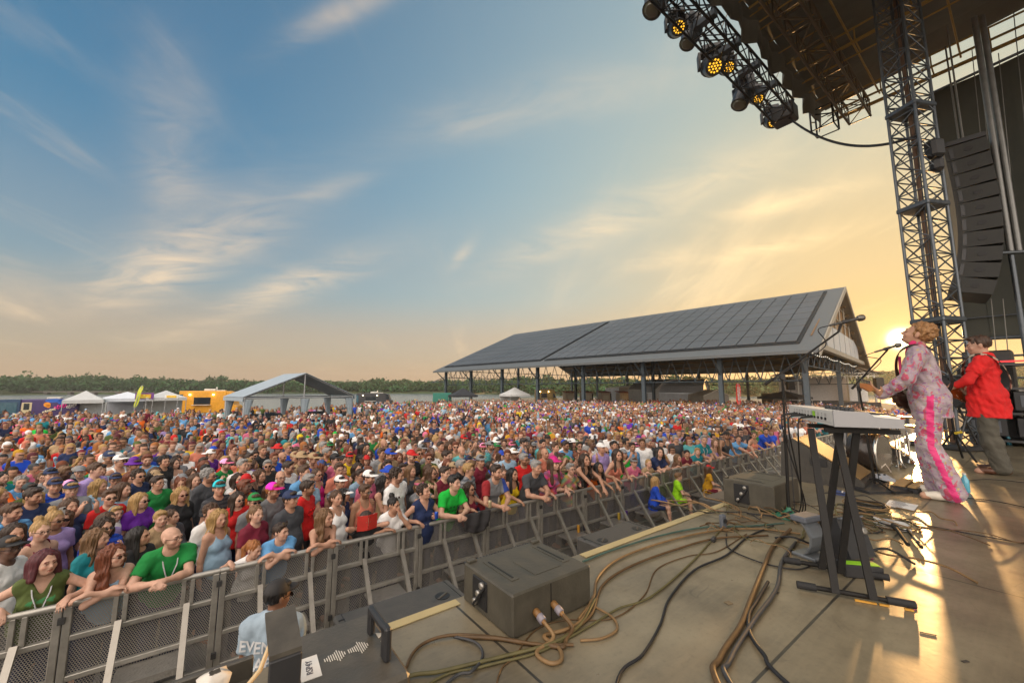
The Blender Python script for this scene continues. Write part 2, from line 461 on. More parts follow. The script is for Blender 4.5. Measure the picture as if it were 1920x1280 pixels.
def quads_mesh(name, V, F, C, m, smooth=False):
    me = bpy.data.meshes.new(name); me.vertices.add(len(V)); me.vertices.foreach_set('co', np.ascontiguousarray(V, dtype=np.float32).ravel())
    nf, k = F.shape
    me.loops.add(nf * k); me.loops.foreach_set('vertex_index', np.ascontiguousarray(F, dtype=np.int32).ravel())
    me.polygons.add(nf); me.polygons.foreach_set('loop_start', np.arange(0, nf * k, k, dtype=np.int32))
    try: me.polygons.foreach_set('loop_total', np.full(nf, k, dtype=np.int32))
    except Exception: pass
    me.polygons.foreach_set('use_smooth', np.full(nf, smooth, dtype=bool))
    if C is not None:
        a = me.color_attributes.new('col', 'FLOAT_COLOR', 'POINT'); a.data.foreach_set('color', np.ascontiguousarray(C, dtype=np.float32).ravel())
    if m is not None: me.materials.append(m)
    me.update(calc_edges=True); return me
def far_woods():
    rg = random.Random(5); cr = []
    for az10 in range(-620, 640, 3):
        az = az10 / 10
        if 8 < az < 38 and az10 % 8: pass
        f = lerp_tab(az, SHORE)
        for k, dr in enumerate((14, 30, 55, 90, 140, 220)):
            if -46 < az < -38 and k in (1, 2): continue         # a tan clearing on the far bank
            if rg.random() < .12: continue
            r = f + dr + rg.uniform(-10, 12); a = az + rg.uniform(-.25, .25)
            h = rg.uniform(4.5, 7.2) * (0.85 + .3 * math.sin(az * .9) * math.sin(az * .31 + k)) * (1.0 if az < 6 or az > 40 else .8)
            z = terrain_z(a, r) + h * .8
            g = rg.uniform(.75, 1.25); c = (.030 * g + .012 * rg.random(), .085 * g, .030 * g)
            cr.append((r * math.sin(R(a)), r * math.cos(R(a)), z, rg.uniform(5.0, 8.5), h, c))
    o = link('far_woods', clump_mesh('far_woods', cr, 110, .13, 3)); tag(o, 'dark green woods along the far river bank', 'woods', kind='stuff')
far_woods()
def pier_row():
    t = thing('jetty', 'low grey jetty on piles out in the river', 'jetty', tuple(at_y(60, 728, 300).to_2d()) + (-1.5,))
    mb = MB()
    mb.box((5, 0, 2.4), (150, 3, .5)); obj('deck', mb, mat('weathered_timber', (.2, .18, .15)), t)
    for i in range(8):
        m = MB(); m.box((-60 + i * 18, 0, 1.0), (2.5, 2.5, 2.4)); obj('pile', m, mat('wet_pile', (.07, .065, .06)), t)
pier_row()

# ------------------------------------------------------------------ the pavilion
PA = Vector((26.5, 35, 0)); Pa = Vector((-.690, .724, 0)); Pb = Vector((.724, .690, 0)); PL, PW, PH, PR = 58.1, 41.0, 7.0, 8.75
def PV(a, b, z): return PA + Pa * a + Pb * b + Vector((0, 0, z))
def roofz(b): return PH + PR * (1 - abs(b - PW / 2) / (PW / 2))
def pavilion():
    t = thing('open_pavilion', 'long open sided pavilion with grey gabled roof under solar panels', 'pavilion', tuple(PV(0, 0, 0)), 0)
    steel = mat('blue_grey_steel', (.075, .10, .12), .55, .3); roofm = mat('grey_roof_metal', (.115, .125, .13), .55, .2, stretch=(1, 1, 1), var=.1)
    sof = mat('timber_soffit', (.16, .11, .065), .8, scale=2)
    th = .28
    r = MB(); b0, b1, bm = -1.6, PW + 1.6, PW / 2
    slope = PR / bm
    def sl(b): return PH + PR - abs(b - bm) * slope
    for (p, q) in ((b0, bm), (bm, b1)):
        pts = [PV(-1.0, p, sl(p)), PV(-1.0, q, sl(q)), PV(-1.0, q, sl(q) + th), PV(-1.0, p, sl(p) + th)]
        r.prism(pts, Pa * (PL + 2))
    obj('roof', r, roofm, t, ws=True)
    for i in range(9):      # standing purlins under the roof
        m = MB()
        for side in (0, 1):
            bb = 1.5 + i * 2.2 if side == 0 else PW - 1.5 - i * 2.2
            c = PV(PL / 2, bb, sl(bb) - .16); m.box(c, (PL + 1.2, .18, .3), ax=(Pa, Pb))
        obj('purlin', m, sof, t, ws=True)
    # solar panels: two arrays, each a grid of dark modules with pale gaps
    pm = mat('solar_glass', (.070, .078, .088), .5, 0, .25, .15, coat=.0); gm = mat('array_rail', (.018, .019, .021), .5, .5)
    for (a0, a1, ncol, nrow) in ((.8, 31.5, 18, 8), (32.6, 57.6, 15, 8)):
        m = MB(); rail = MB()
        for i in range(ncol):
            for j in range(nrow):
                ua, ub = a0 + (a1 - a0) * (i + .03) / ncol, a0 + (a1 - a0) * (i + .97) / ncol
                va, vb = .4 + 18.6 * (j + .035) / nrow, .4 + 18.6 * (j + .965) / nrow
                P = [PV(ua, va, sl(va) + th + .16), PV(ub, va, sl(va) + th + .16), PV(ub, vb, sl(vb) + th + .16), PV(ua, vb, sl(vb) + th + .16)]
                m.prism(P, (0, 0, .05))
        rail.prism([PV(a0 - .25, .1, sl(.1) + th + .02), PV(a1 + .1, .1, sl(.1) + th + .02), PV(a1 + .1, 19.2, sl(19.2) + th + .02), PV(a0 - .25, 19.2, sl(19.2) + th + .02)], (0, 0, .1))
        p = obj('solar_array', m, pm, t, ws=True, label='dark solar array covering half of the roof slope'); obj('array_backing', rail, gm, p, ws=True)
    # posts along both eaves and the middle
    bay = [0.4, 7.6, 16.2, 25, 33.4, 41.4, 49.8, 57.8]
    for bi, bb in enumerate((.6, PW - .6, PW * .5)):
        for a in bay:
            if bi == 2 and a not in (bay[0], bay[3], bay[5], bay[7]): continue
            m = MB(); top = sl(bb) if bi < 2 else sl(bb) - .3
            for k in (-1, 1): m.box(PV(a, bb, top / 2) + Pb * (.17 * k), (.42, .07, top), ax=(Pa, Pb))
            m.box(PV(a, bb, top / 2), (.09, .30, top), ax=(Pa, Pb))
            po = obj('post', m, steel, t, ws=True)
            if bi == 0:
                k = MB(); k.tube(PV(a, bb, 4.6), PV(a, -1.4, sl(-1.4) - .1), .10, n=6); obj('knee_brace', k, steel, po, ws=True)
            c = MB(); c.box(PV(a, bb, .55), (.9, .9, 1.1), ax=(Pa, Pb)); obj('pier', c, mat('pale_concrete', (.42, .40, .36), .9), po, ws=True)
    # zigzag trusses along the two eaves
    for bb in (.6, PW - .6):
        for i in range(len(bay) - 1):
            a0, a1 = bay[i], bay[i + 1]; m = MB(); zt, zb = 6.55, 4.0
            m.tube(PV(a0, bb, zt), PV(a1, bb, zt), .10, n=5); m.tube(PV(a0, bb, zb), PV(a1, bb, zb), .07, n=5)
            for k in range(5):
                x0 = a0 + (a1 - a0) * k / 5; x1 = a0 + (a1 - a0) * (k + .5) / 5; x2 = a0 + (a1 - a0) * (k + 1) / 5
                m.tube(PV(x0, bb, zt), PV(x1, bb, zb), .055, n=4); m.tube(PV(x1, bb, zb), PV(x2, bb, zt), .055, n=4)
            obj('eave_truss', m, steel, t, ws=True)
    # cross trusses from eave to eave at each post line
    for a in (bay[0], bay[3], bay[7]):
        m = MB()
        m.tube(PV(a, .6, 5.4), PV(a, PW - .6, 5.4), .07, n=5); n = 14
        for k in range(n):
            x0 = .6 + (PW - 1.2) * k / n; x1 = .6 + (PW - 1.2) * (k + .5) / n; x2 = .6 + (PW - 1.2) * (k + 1) / n
            m.tube(PV(a, x0, min(sl(x0) - .4, 6.9)), PV(a, x1, 5.4), .05, n=4); m.tube(PV(a, x1, 5.4), PV(a, x2, min(sl(x2) - .4, 6.9)), .05, n=4)
        m.tube(PV(a, .6, 6.7), PV(a, PW - .6, 6.7), .06, n=5)
        obj('cross_truss', m, steel, t, ws=True)
    m = MB()   # spreading bracket that pokes out past the far left corner
    c = PV(PL - .3, .6, 0)
    for z in (5.6, 4.6): m.tube(c + Vector((0, 0, z)), c + Pa * 4.2 * .7 + Vector((-1.2, 0, 4.5)), .07, n=5)
    for k in range(4): m.tube(c + (Pa * 2.94 + Vector((-1.2, 0, 0))) * (k / 4) + Vector((0, 0, 5.6 - k * .28)), c + (Pa * 2.94 + Vector((-1.2, 0, 0))) * ((k + .5) / 4) + Vector((0, 0, 4.6)), .04, n=4)
    obj('corner_bracket', m, steel, t, ws=True)
    # glazed gable facing the stage
    gl = mat('amber_gable_lining', (.20, .105, .04), .5, scale=1.5); fr = mat('pale_gable_frame', (.30, .27, .22), .6); wh = mat('white_gable_panel', (.42, .45, .48), .45)
    g = MB(); g.prism([PV(-.1, 2.0, sl(2.0) + .4), PV(-.1, PW - 2.0, sl(2.0) + .4), PV(-.1, bm, sl(bm))], Pa * .12)
    go = obj('gable', g, gl, t, ws=True)
    f = MB()
    for i in range(1, 10):
        bb = PW * i / 10; f.tube(PV(-.22, bb, 7.6), PV(-.22, bb, sl(bb)), .09, n=4)
    for z in (9.6, 11.6, 13.4):
        k = (z - PH) / PR * bm; f.tube(PV(-.22, k, z), PV(-.22, PW - k, z), .07, n=4)
    obj('gable_frame', f, fr, go, ws=True)
    for i in range(6):
        x0, x1 = 8.2 + i * 4.6, 8.2 + i * 4.6 + 4.0
        x1 = min(x1, PW - 3.2)
        w = MB(); w.prism([PV(-.4, x0, 7.5), PV(-.4, x1, 7.5), PV(-.4, x1, min(10.1, sl(x1) - .2)), PV(-.4, x0, min(10.1, sl(x0) - .2))], Pa * .12)
        obj('gable_panel', w, wh, go, ws=True)
    b = MB(); b.box(PV(-.4, bm, 7.25), (.5, PW - 1, .5), ax=(Pa, Pb)); obj('tie_beam', b, fr, t, ws=True)
    for (p, q) in ((b0, bm), (b1, bm)):
        m = MB(); m.prism([PV(-1.05, p, sl(p) - .25), PV(-1.05, q, sl(q) - .25), PV(-1.05, q, sl(q) + th + .05), PV(-1.05, p, sl(p) + th + .05)], Pa * -.12)
        obj('bargeboard', m, fr, t, ws=True)
    # strings of small white bulbs under the eaves
    bulb = mat('lit_bulb', (1, .95, .8), .3, emit=(1, .93, .78), es=.5)
    for (P, Q, n, sag, lab) in ((PV(1, 4, 7.6), PV(22, 4, 7.6), 30, .5, 'string of white bulbs sagging under the near eave of the pavilion'),
                           (PV(.3, 3, 6.9), PV(.3, PW - 2, 6.9), 30, .25, 'string of white bulbs strung below the white gable panels'),
                           (PV(22.5, 6, 7.9), PV(42, 6, 7.9), 26, .4, 'string of white bulbs hanging deeper in under the pavilion roof')):
        st = thing('string_lights', lab, 'string lights', tuple(P), 0, 'bulb strings under the pavilion')
        wire = MB(); m = MB(); pts = []
        for i in range(n + 1):
            f_ = i / n; p = P.lerp(Q, f_) - Vector((0, 0, sag * 4 * (f_ * 4 % 1) * (1 - f_ * 4 % 1))); pts.append(p)
            m.lathe([(.01, -.11), (.05, -.08), (.052, -.03), (.015, 0)], p, 6)
        wire.pipe(pts, .02, 4); obj('wire', wire, mat('black_cable', (.015, .015, .016), .5), st, ws=True)
        obj('bulbs', m, bulb, st, ws=True)['kind'] = 'stuff'
pavilion()
# ------------------------------------------------------------------ tents, trucks and sheds behind the crowd
CLOTH_W = mat('white_tent_cloth', (.30, .36, .41), .7, scale=3, var=.08); POLE = mat('tent_pole', (.45, .46, .47), .4, .6)
def gnd(u, Y): p = at_y(u, 728, Y); p.z = 0; return p
def frame_tent():
    c = gnd(460, 26.2); d = Vector((.62, .78, 0)).normalized(); n = Vector((-.78, .62, 0)).normalized(); Wd, D = 7.6, 3.6
    t = thing('frame_tent', 'large white gabled tent with gathered corner curtains standing in the crowd', 'tent', tuple(c))
    def P(a, b, z): return c + d * a + n * b + Vector((0, 0, z))
    roof = MB(); apex, ev = 4.42, 2.80; m = Wd / 2
    for (p, q, zp, zq) in ((-.15, m, ev - .08, apex), (Wd + .15, m, ev - .08, apex)):
        k = 8
        for i in range(k):      # cloth sags a little between the frames
            b0, b1 = -.15 + (D + .3) * i / k, -.15 + (D + .3) * (i + 1) / k
            s0, s1 = -.10 * math.sin(math.pi * i / k * 2 % math.pi), -.10 * math.sin(math.pi * (i + 1) / k * 2 % math.pi)
            mid = .5
            A = [P(p, b0, zp), P(p + (q - p) * mid, b0, zp + (zq - zp) * mid + s0), P(q, b0, zq)]
            B = [P(p, b1, zp), P(p + (q - p) * mid, b1, zp + (zq - zp) * mid + s1), P(q, b1, zq)]
            for j in range(2): roof.prism([A[j], A[j + 1], B[j + 1], B[j]], (0, 0, .025))
    obj('roof', roof, CLOTH_W, t, ws=True)
    for (a0, a1, b0, b1) in ((-.15, -.15, -.15, D + .15), (Wd + .15, Wd + .15, -.15, D + .15)):
        val = MB(); val.prism([P(a0, b0, ev - .1), P(a1, b1, ev - .1), P(a1, b1, ev - .34), P(a0, b0, ev - .34)], d * .02); obj('valance', val, CLOTH_W, t, ws=True)
    for b in (0, D):
        g = MB(); g.tube(P(0, b, ev - .15), P(Wd, b, ev - .15), .055, n=6); g.tube(P(m, b, ev - .15), P(m, b, apex - .05), .045, n=6)
        g.tube(P(0, b, ev - .1), P(m, b, apex - .06), .05, n=6); g.tube(P(Wd, b, ev - .1), P(m, b, apex - .06), .05, n=6); obj('gable_frame', g, POLE, t, ws=True)
    for (a, b) in ((0, 0), (m, 0), (Wd, 0), (0, D), (m, D), (Wd, D)):
        g = MB(); g.tube(P(a, b, 0), P(a, b, ev - .1), .05, n=8); lg = obj('leg', g, POLE, t, ws=True)
        cu = MB(); k = 14                    # curtain gathered round the leg, flared at the foot
        sx = 1 if a < m else (-1 if a > m else .5)
        prof = [(2.55, .50), (2.1, .40), (1.5, .30), (.9, .24), (.3, .30), (.05, .36)]
        vs = []
        for (z, w) in prof:
            for i in range(k):
                an = 2 * math.pi * i / k; r = w * (.55 + .18 * math.sin(an * 5))
                vs.append(P(a + sx * w * .5 + r * math.cos(an), b + r * .7 * math.sin(an), z))
        cu.add(vs, [(j * k + i, j * k + (i + 1) % k, (j + 1) * k + (i + 1) % k, (j + 1) * k + i) for j in range(len(prof) - 1) for i in range(k)], True)
        obj('curtain', cu, CLOTH_W, lg, ws=True)
    # mixing desk and cases below
    dk = thing('mixing_desk', 'black mixing desk on a raised platform under the white gabled tent', 'mixing desk', tuple(P(m, 1.6, 0)))
    g = MB(); g.box(P(m, 1.9, .25), (Wd - 1, D - .8, .5), ax=(d, n)); obj('platform', g, mat('black_ply', (.02, .02, .022), .7), dk, ws=True)
    g = MB(); g.prism([P(1.0, .9, 1.25), P(1.0, 1.9, 1.5), P(1.0, 1.9, .5), P(1.0, .9, .5)], d * 2.0); obj('console', g, mat('black_ply'), dk, ws=True)
    g = MB(); g.prism([P(4.6, .9, 1.25), P(4.6, 1.9, 1.5), P(4.6, 1.9, .5), P(4.6, .9, .5)], d * 1.6); obj('console', g, mat('black_ply'), dk, ws=True)
frame_tent()
def canopy(u, Y, w, ze, za, col, label, wall=True, rz=.5, dark=False):
    c = gnd(u, Y); t = thing('pop_up_canopy', label, 'canopy', tuple(c), rz, 'pop up canopies behind the crowd')
    cl = mat('canopy_' + col[0], col[1], .7, scale=3, var=.08); m = MB(); h = w / 2
    cs = [(-h, -h), (h, -h), (h, h), (-h, h)]
    for i in range(4):
        (x0, y0), (x1, y1) = cs[i], cs[(i + 1) % 4]
        mid = ((x0 + x1) / 4, (y0 + y1) / 4, ze + (za - ze) * .42)
        m.add([(x0, y0, ze), (x1, y1, ze), (x1 * .5, y1 * .5, ze + (za - ze) * .45), (x0 * .5, y0 * .5, ze + (za - ze) * .45)], [(0, 1, 2, 3)])
        m.add([(x0 * .5, y0 * .5, ze + (za - ze) * .45), (x1 * .5, y1 * .5, ze + (za - ze) * .45), (0, 0, za)], [(0, 1, 2)])
        m.add([(x0, y0, ze), (x1, y1, ze), (x1, y1, ze - .28), (x0, y0, ze - .28)], [(3, 2, 1, 0)])
    o = obj('roof', m, cl, t, norm=False); sol = o.modifiers.new('thick', 'SOLIDIFY'); sol.thickness = .02
    for (x, y) in cs:
        g = MB(); g.tube((x * .97, y * .97, 0), (x * .97, y * .97, ze), .03, n=6); obj('leg', g, POLE, t)
    if wall:
        g = MB(); g.box((0, h * .96, ze * .5), (w * .95, .03, ze * .9)); obj('back_wall', g, cl, t)
        g = MB(); g.box((0, -h * .6, .5), (w * .8, .6, 1.0)); obj('counter', g, mat('counter_cloth', (.5, .45, .38)), t)
    return t
canopy(162, 33.5, 2.35, 2.36, 3.12, ('white', (.52, .53, .53)), 'peaked white canopy beside the purple food van with art', rz=.75)
canopy(240, 37, 3.3, 2.4, 3.0, ('pale_blue', (.62, .66, .72)), 'white canopy with a blue hem behind the yellow green feather flag', rz=.6)
canopy(312, 38, 2.9, 2.45, 3.12, ('white', (.52, .53, .53)), 'peaked white canopy with a yellow oval sign left of the yellow truck', rz=.8)
canopy(965, 62, 3.6, 2.35, 3.5, ('white', (.52, .53, .53)), 'peaked white canopy behind the crowd seen between pavilion posts', rz=.5)
canopy(868, 60, 3.6, 2.3, 3.4, ('black', (.025, .026, .03)), 'black canopy near the far left corner post of the pavilion', wall=False, rz=.4)
canopy(1470, 60, 5.4, 2.0, 3.0, ('black', (.025, .026, .03)), 'black canopy in front of the small covered stage beyond the pavilion', wall=False, rz=.6)
def sign_on(t_label, u, v, Y, w, h, cols, name='banner'):
    p = at_y(u, v, Y); t = thing(name, t_label, 'banner', tuple(p), .35)
    m = MB(); m.box((0, 0, 0), (w, .04, h)); obj('panel', m, mat('sign_' + name + '_' + str(u), cols[0], .6), t)
    m = MB(); m.box((0, -.035, -.05 * h), (w * .72, .03, h * .66)); obj('print', m, mat('print_' + str(u), cols[1], .6), t)
    m = MB(); m.box((0, -.06, -.2 * h), (w * .6, .02, h * .18)); m.lathe([(h * .18, -.02), (h * .18, .02)], (0, -.06, h * .12), 10, M=Matrix.Rotation(math.pi / 2, 4, 'X')); obj('print', m, mat('print2_' + str(u), cols[2], .6), t)
    for x in (-w * .45, w * .45):
        m = MB(); m.tube((x, .05, -p.z), (x, .05, h / 2), .025, n=6); obj('pole', m, POLE, t)
sign_on('purple and yellow banner hung between two white canopies', 271, 742, 36, 1.35, .56, ((.16, .05, .25), (.75, .42, .03), (.8, .65, .1)))
sign_on('yellow and orange oval sign on the white canopy by the yellow truck', 322, 743, 36.3, 1.0, .32, ((.74, .74, .7), (.8, .5, .04), (.85, .6, .1)))
def feather(u, v0, v1, Y, col, label, letters=False, lean=.0, wid=.62):
    b = gnd(u, Y); top = at_y(u, v0, Y).z; low = max(at_y(u, v1, Y).z, .4)
    t = thing('feather_flag', label, 'flag', tuple(b), .1)
    m = MB(); m.pipe([(0, 0, 0), (0, 0, low), (lean * .5, 0, (low + top) / 2), (lean, 0, top)], .03, 6); obj('pole', m, POLE, t)
    m = MB(); n = 14; L = []
    for i in range(n + 1):
        f = i / n; z = low + (top - low) * f; x = lean * f; w = wid * min(1, (.25 + f * 6 if f < .13 else 1)) * math.sqrt(max(0.0, 1 - max(0, (f - .8) / .2) ** 2)) + .03
        L.append((x - w / 2, .04 * math.sin(f * 7), z)); 
    Rr = [(-2 * 0 + 2 * (lean * i / n) - L[i][0], L[i][1], L[i][2]) for i in range(n + 1)]
    for i in range(n): m.prism([L[i], Rr[i], Rr[i + 1], L[i + 1]], (0, .015, 0))
    s = obj('sail', m, mat('flag_' + str(u), col, .6), t)
    if letters:
        m = MB()
        rg = random.Random(8)
        for i in range(8):
            z = top - .42 - i * (top - low - .9) / 8; w = wid * .62
            for k in range(3): m.box((0, -.06, z - k * .085), (w, .012, .035))
            m.box((-w / 2 + rg.random() * w, -.06, z - .085), (.05, .012, .2))
        obj('print', m, mat('flag_print', (.8, .75, .7)), s)
feather(256, 722, 764, 35.5, (.55, .60, .05), 'leaning yellow green feather flag between the white canopies', lean=.45, wid=.30)
feather(1384, 718, 758, 41, (.75, .05, .035), 'tall red feather flag with white lettering under the pavilion', True, wid=.5)

TYRE = mat('tyre_rubber', (.02, .02, .02), .8); GLASSD = mat('dark_window', (.015, .02, .025), .12, spec=.8)
def wheels(t, xs, y, r, rim=(.45, .45, .46)):
    for x in xs:
        for s in (-1, 1):
            m = MB(); M = Matrix.Rotation(math.pi / 2, 4, 'X'); m.lathe([(r * .55, -.11), (r, -.1), (r, .1), (r * .55, .11)], (x, s * y, r), 16, M=M); w = obj('wheel', m, TYRE, t)
            m = MB(); m.lathe([(r * .1, -.12), (r * .52, -.115), (r * .52, .115), (r * .1, .12)], (x, s * y, r), 12, M=M); obj('rim', m, mat('steel_rim', rim, .4, .7), w)
def van():
    c = gnd(76, 33); t = thing('food_van', 'purple food van with pink and white lettering and a dark blue cab', 'food van', tuple(c), .62)
    L, Hh, Wd = 5.0, 2.42, 2.0
    m = MB(); m.bbox((.9, 0, 1.42), (3.2, Wd, 2.0), .06); obj('body', m, mat('purple_paint', (.055, .03, .13), .35), t)
    m = MB(); pr = [(-.7, .45), (-2.9, .45), (-2.9, 1.15), (-2.55, 1.35), (-2.1, 2.25), (-1.8, 2.42), (-.7, 2.42)]
    m.prism([(x, -Wd / 2, z) for x, z in pr], (0, Wd, 0)); cb = obj('cab', m, mat('deep_blue_paint', (.02, .06, .13), .3), t)
    m = MB(); m.prism([(-2.0, -Wd / 2 - .01, 1.35), (-.85, -Wd / 2 - .01, 1.35), (-.85, -Wd / 2 - .01, 2.2), (-1.85, -Wd / 2 - .01, 2.2)], (0, -.02, 0)); obj('window', m, mat('blue_glass', (.03, .10, .14), .15, spec=.8), cb)
    m = MB(); m.prism([(-2.56, -.85, 1.38), (-2.56, .85, 1.38), (-2.12, .8, 2.24), (-2.12, -.8, 2.24)], (-.02, 0, .012)); obj('windscreen', m, GLASSD, cb)
    y = -Wd / 2 - .012
    m = MB(); m.box((-.35, y, 1.75), (.55, .02, .85)); f = obj('door', m, mat('cream_panel', (.6, .5, .3)), t); m = MB(); m.box((-.35, y - .015, 1.85), (.3, .02, .5)); obj('window', m, GLASSD, f)
    art = [((.02, .11, .5), [(1.1, 2.3, .5, .16), (1.6, 2.2, .3, .2)]), ((.85, .30, .02), [(.75, 1.98, .2, .2), (.83, 1.85, .12, .14)])]
    for k, (cc, bl) in enumerate(art):
        m = MB()
        for (x, z, rx, rz) in bl: m.prism([(x + rx * math.cos(a * .35), y, z + rz * math.sin(a * .35)) for a in range(18)], (0, -.01 - .004 * k, 0))
        obj('painted_shape', m, mat('van_art_' + str(k), cc, .5), t)
    rg = random.Random(3)
    for (x0, z0, n, amp, cc, nm, st) in ((1.15, 1.7, 5, .17, (.8, .02, .30), 'van_pink', .15), (1.85, 1.75, 5, .2, (.8, .75, .75), 'van_white', .12), (.55, 1.35, 6, .10, (.8, .72, .5), 'van_cream', .12)):
        m = MB(); pts = []
        for i in range(n * 8):
            a = i / 8; pts.append((x0 + a * st + .06 * math.sin(a * 6.28 + 1), y - .02, z0 + amp * math.sin(a * 6.28) * (1 if int(a) % 2 else .6) + a * .05))
        m.pipe(pts, .032, 5); obj('lettering', m, mat(nm, cc, .5), t)
    wheels(t, (-2.0, 1.6), Wd / 2 - .12, .36)
    m = MB(); m.bbox((.9, 0, 2.5), (.8, .6, .16), .03); obj('roof_vent', m, mat('pale_metal', (.6, .58, .52), .5), t)
van()
def truck(u, Y, L, Hh, rz, col, nm, label, win=True):
    c = gnd(u, Y); t = thing('food_truck', label, 'food truck', tuple(c), rz); Wd = 2.2
    m = MB(); m.bbox((-.35, 0, .55 + (Hh - .55) / 2), (L - .7, Wd, Hh - .55), .07); obj('body', m, mat(nm, col, .4), t)
    m = MB(); pr = [(L / 2 - .72, .5), (L / 2 + .35, .5), (L / 2 + .4, 1.25), (L / 2 + .05, 1.45), (L / 2 - .25, Hh - .2), (L / 2 - .72, Hh - .05)]
    m.prism([(x, -Wd / 2 + .02, z) for x, z in pr], (0, Wd - .04, 0)); cb = obj('cab', m, mat(nm), t)
    m = MB(); m.prism([(L / 2 - .6, -Wd / 2 - .002, 1.5), (L / 2 - .05, -Wd / 2 - .002, 1.5), (L / 2 - .3, -Wd / 2 - .002, 2.3), (L / 2 - .6, -Wd / 2 - .002, 2.3)], (0, .02, 0)); obj('window', m, GLASSD, cb)
    y = -Wd / 2 - .01
    m = MB(); m.box((-.4, y, Hh * .63), (L * .30, .03, Hh * .26)); w = obj('serving_hatch', m, GLASSD, t)
    m = MB(); m.box((-.4, y - .2, Hh * .48), (L * .33, .4, .05)); obj('shelf', m, mat('pale_metal', (.6, .58, .52), .5), w)
    m = MB(); m.box((-L / 2 + .2, y, Hh * .62), (.35, .03, Hh * .5)); obj('window', m, mat('blue_glass', (.03, .10, .14), .15, spec=.8), t)
    for x in (-L * .30, L * .12):
        m = MB(); m.lathe([(.02, -.06), (.09, -.04), (.09, .04), (.02, .06)], (x, y - .1, Hh * .86), 8); obj('lamp', m, mat('warm_lamp', (1, .8, .5), .4, emit=(1, .72, .35), es=8), t)
    m = MB(); m.bbox((0, 0, Hh + .12), (1.1, .8, .25), .05); m.tube((.5, .2, Hh), (.5, .2, Hh + .45), .09, n=8); m.box((1.0, 0, Hh + .06), (.9, .5, .1)); obj('roof_vent', m, mat('pale_metal'), t)
    wheels(t, (-L * .3, L * .38), Wd / 2 - .15, .4)
    return t
truck(396, 46, 5.2, 3.02, .35, (.72, .33, .02), 'amber_truck_paint', 'yellow food truck with a dark serving hatch at the river side')
truck(702, 68, 5.4, 2.5, .2, (.03, .03, .035), 'black_truck_paint', 'low black food truck with roof vents right of the white gabled tent')
truck(1022, 78, 3.9, 3.1, .1, (.55, .38, .14), 'tan_truck_paint', 'tan food trailer with roof vents seen between the pavilion posts')
def container(u, Y, L, Hh, col, label, rz=.2, name='shipping_container'):
    t = thing(name, label, 'container', tuple(gnd(u, Y)), rz); m = MB(); Wd = 2.4
    m.box((0, 0, Hh / 2), (L, Wd, Hh)); 
    for i in range(int(L / .25)): m.box((-L / 2 + .12 + i * .25, -Wd / 2 - .02, Hh / 2), (.12, .04, Hh * .9))
    obj('box', m, mat('box_' + str(u), col, .5), t)
    m = MB(); m.box((L / 2 + .02, 0, Hh / 2), (.05, Wd * .94, Hh * .92)); d = obj('door', m, mat('box_' + str(u)), t)
    m = MB(); m.tube((L / 2 + .07, -.2, .2), (L / 2 + .07, -.2, Hh - .2), .03, n=6); obj('handle', m, POLE, d)
container(829, 62, 2.8, 2.6, (.03, .20, .15), 'green container left of the pavilion corner post')
container(1452, 66, 3.0, 2.5, (.12, .10, .07), 'brown container behind the red feather flag')
def hut(u, Y, label, cc=(.55, .45, .33)):
    t = thing('ticket_hut', label, 'hut', tuple(gnd(u, Y)), .3, 'small huts behind the pavilion')
    m = MB(); m.box((0, 0, 1.2), (2.0, 1.6, 2.4)); obj('wall', m, mat('hut_wall', cc, .7), t)
    m = MB(); m.prism([(-1.15, -.95, 2.4), (1.15, -.95, 2.4), (1.15, .95, 2.65), (-1.15, .95, 2.65)], (0, 0, .14)); obj('roof', m, mat('hut_roof', (.25, .05, .035), .6), t)
    m = MB(); m.box((0, -.82, 1.5), (1.2, .05, .8)); obj('hatch', m, mat('hut_hatch', (.62, .55, .42)), t)
    m = MB(); m.box((1.25, 0, 1.2), (.4, 1.0, 2.2)); obj('side_door', m, GLASSD, t)
for u, lab in ((1066, 'small hut with red roof right of the tan trailer'), (1098, 'small hut with red roof second in the row from the trailer'), (1132, 'small hut with red roof midway along the row'), (1166, 'small hut with red roof in front of the white shed'), (1240, 'small hut with red roof by the gambrel shed')): hut(u, 82, lab)
def shed(u, Y, prof, L, rz, col, label, nm, door=None, rib=.3):
    """prof: half profile (x, z) from eave to ridge; ribbed metal"""
    t = thing('metal_shed', label, 'shed', tuple(gnd(u, Y)), rz, 'metal sheds behind the pavilion')
    full = [(-x, z) for x, z in prof] + [(x, z) for x, z in reversed(prof) if x > 1e-6]
    w = MB(); w.prism([(-prof[0][0], 0, 0)] + [(x, 0, z) for x, z in full] + [(prof[0][0], 0, 0)], (0, L, 0)); obj('wall', w, mat('shed_wall_' + nm, col, .55, .2, scale=1), t)
    r = MB()
    for (a, b) in zip(full, full[1:]):
        r.prism([(a[0], -.3, a[1] + .02), (b[0], -.3, b[1] + .02), (b[0], L + .3, b[1] + .02), (a[0], L + .3, a[1] + .02)], (0, 0, .10))
        k = int(L / rib)
        for i in range(k): r.tube((a[0], i * rib, a[1] + .13), (b[0], i * rib, b[1] + .13), .035, n=4, cap=False)
    obj('roof', r, mat('shed_roof_' + nm, tuple(min(.7, c * 1.25) for c in col), .35, .55), t)
    if door:
        m = MB(); m.box((door[0], -.03, door[2] / 2), (door[1], .08, door[2])); obj('door', m, door[3], t)
    return t
shed(1266, 72, [(4.2, 3.0), (2.8, 4.2), (0, 4.9)], 9, .25, (.45, .43, .40), 'pale gambrel roofed metal shed with a wide door', 'a', (0, 3.2, 2.6, mat('pale_door', (.5, .49, .47))))
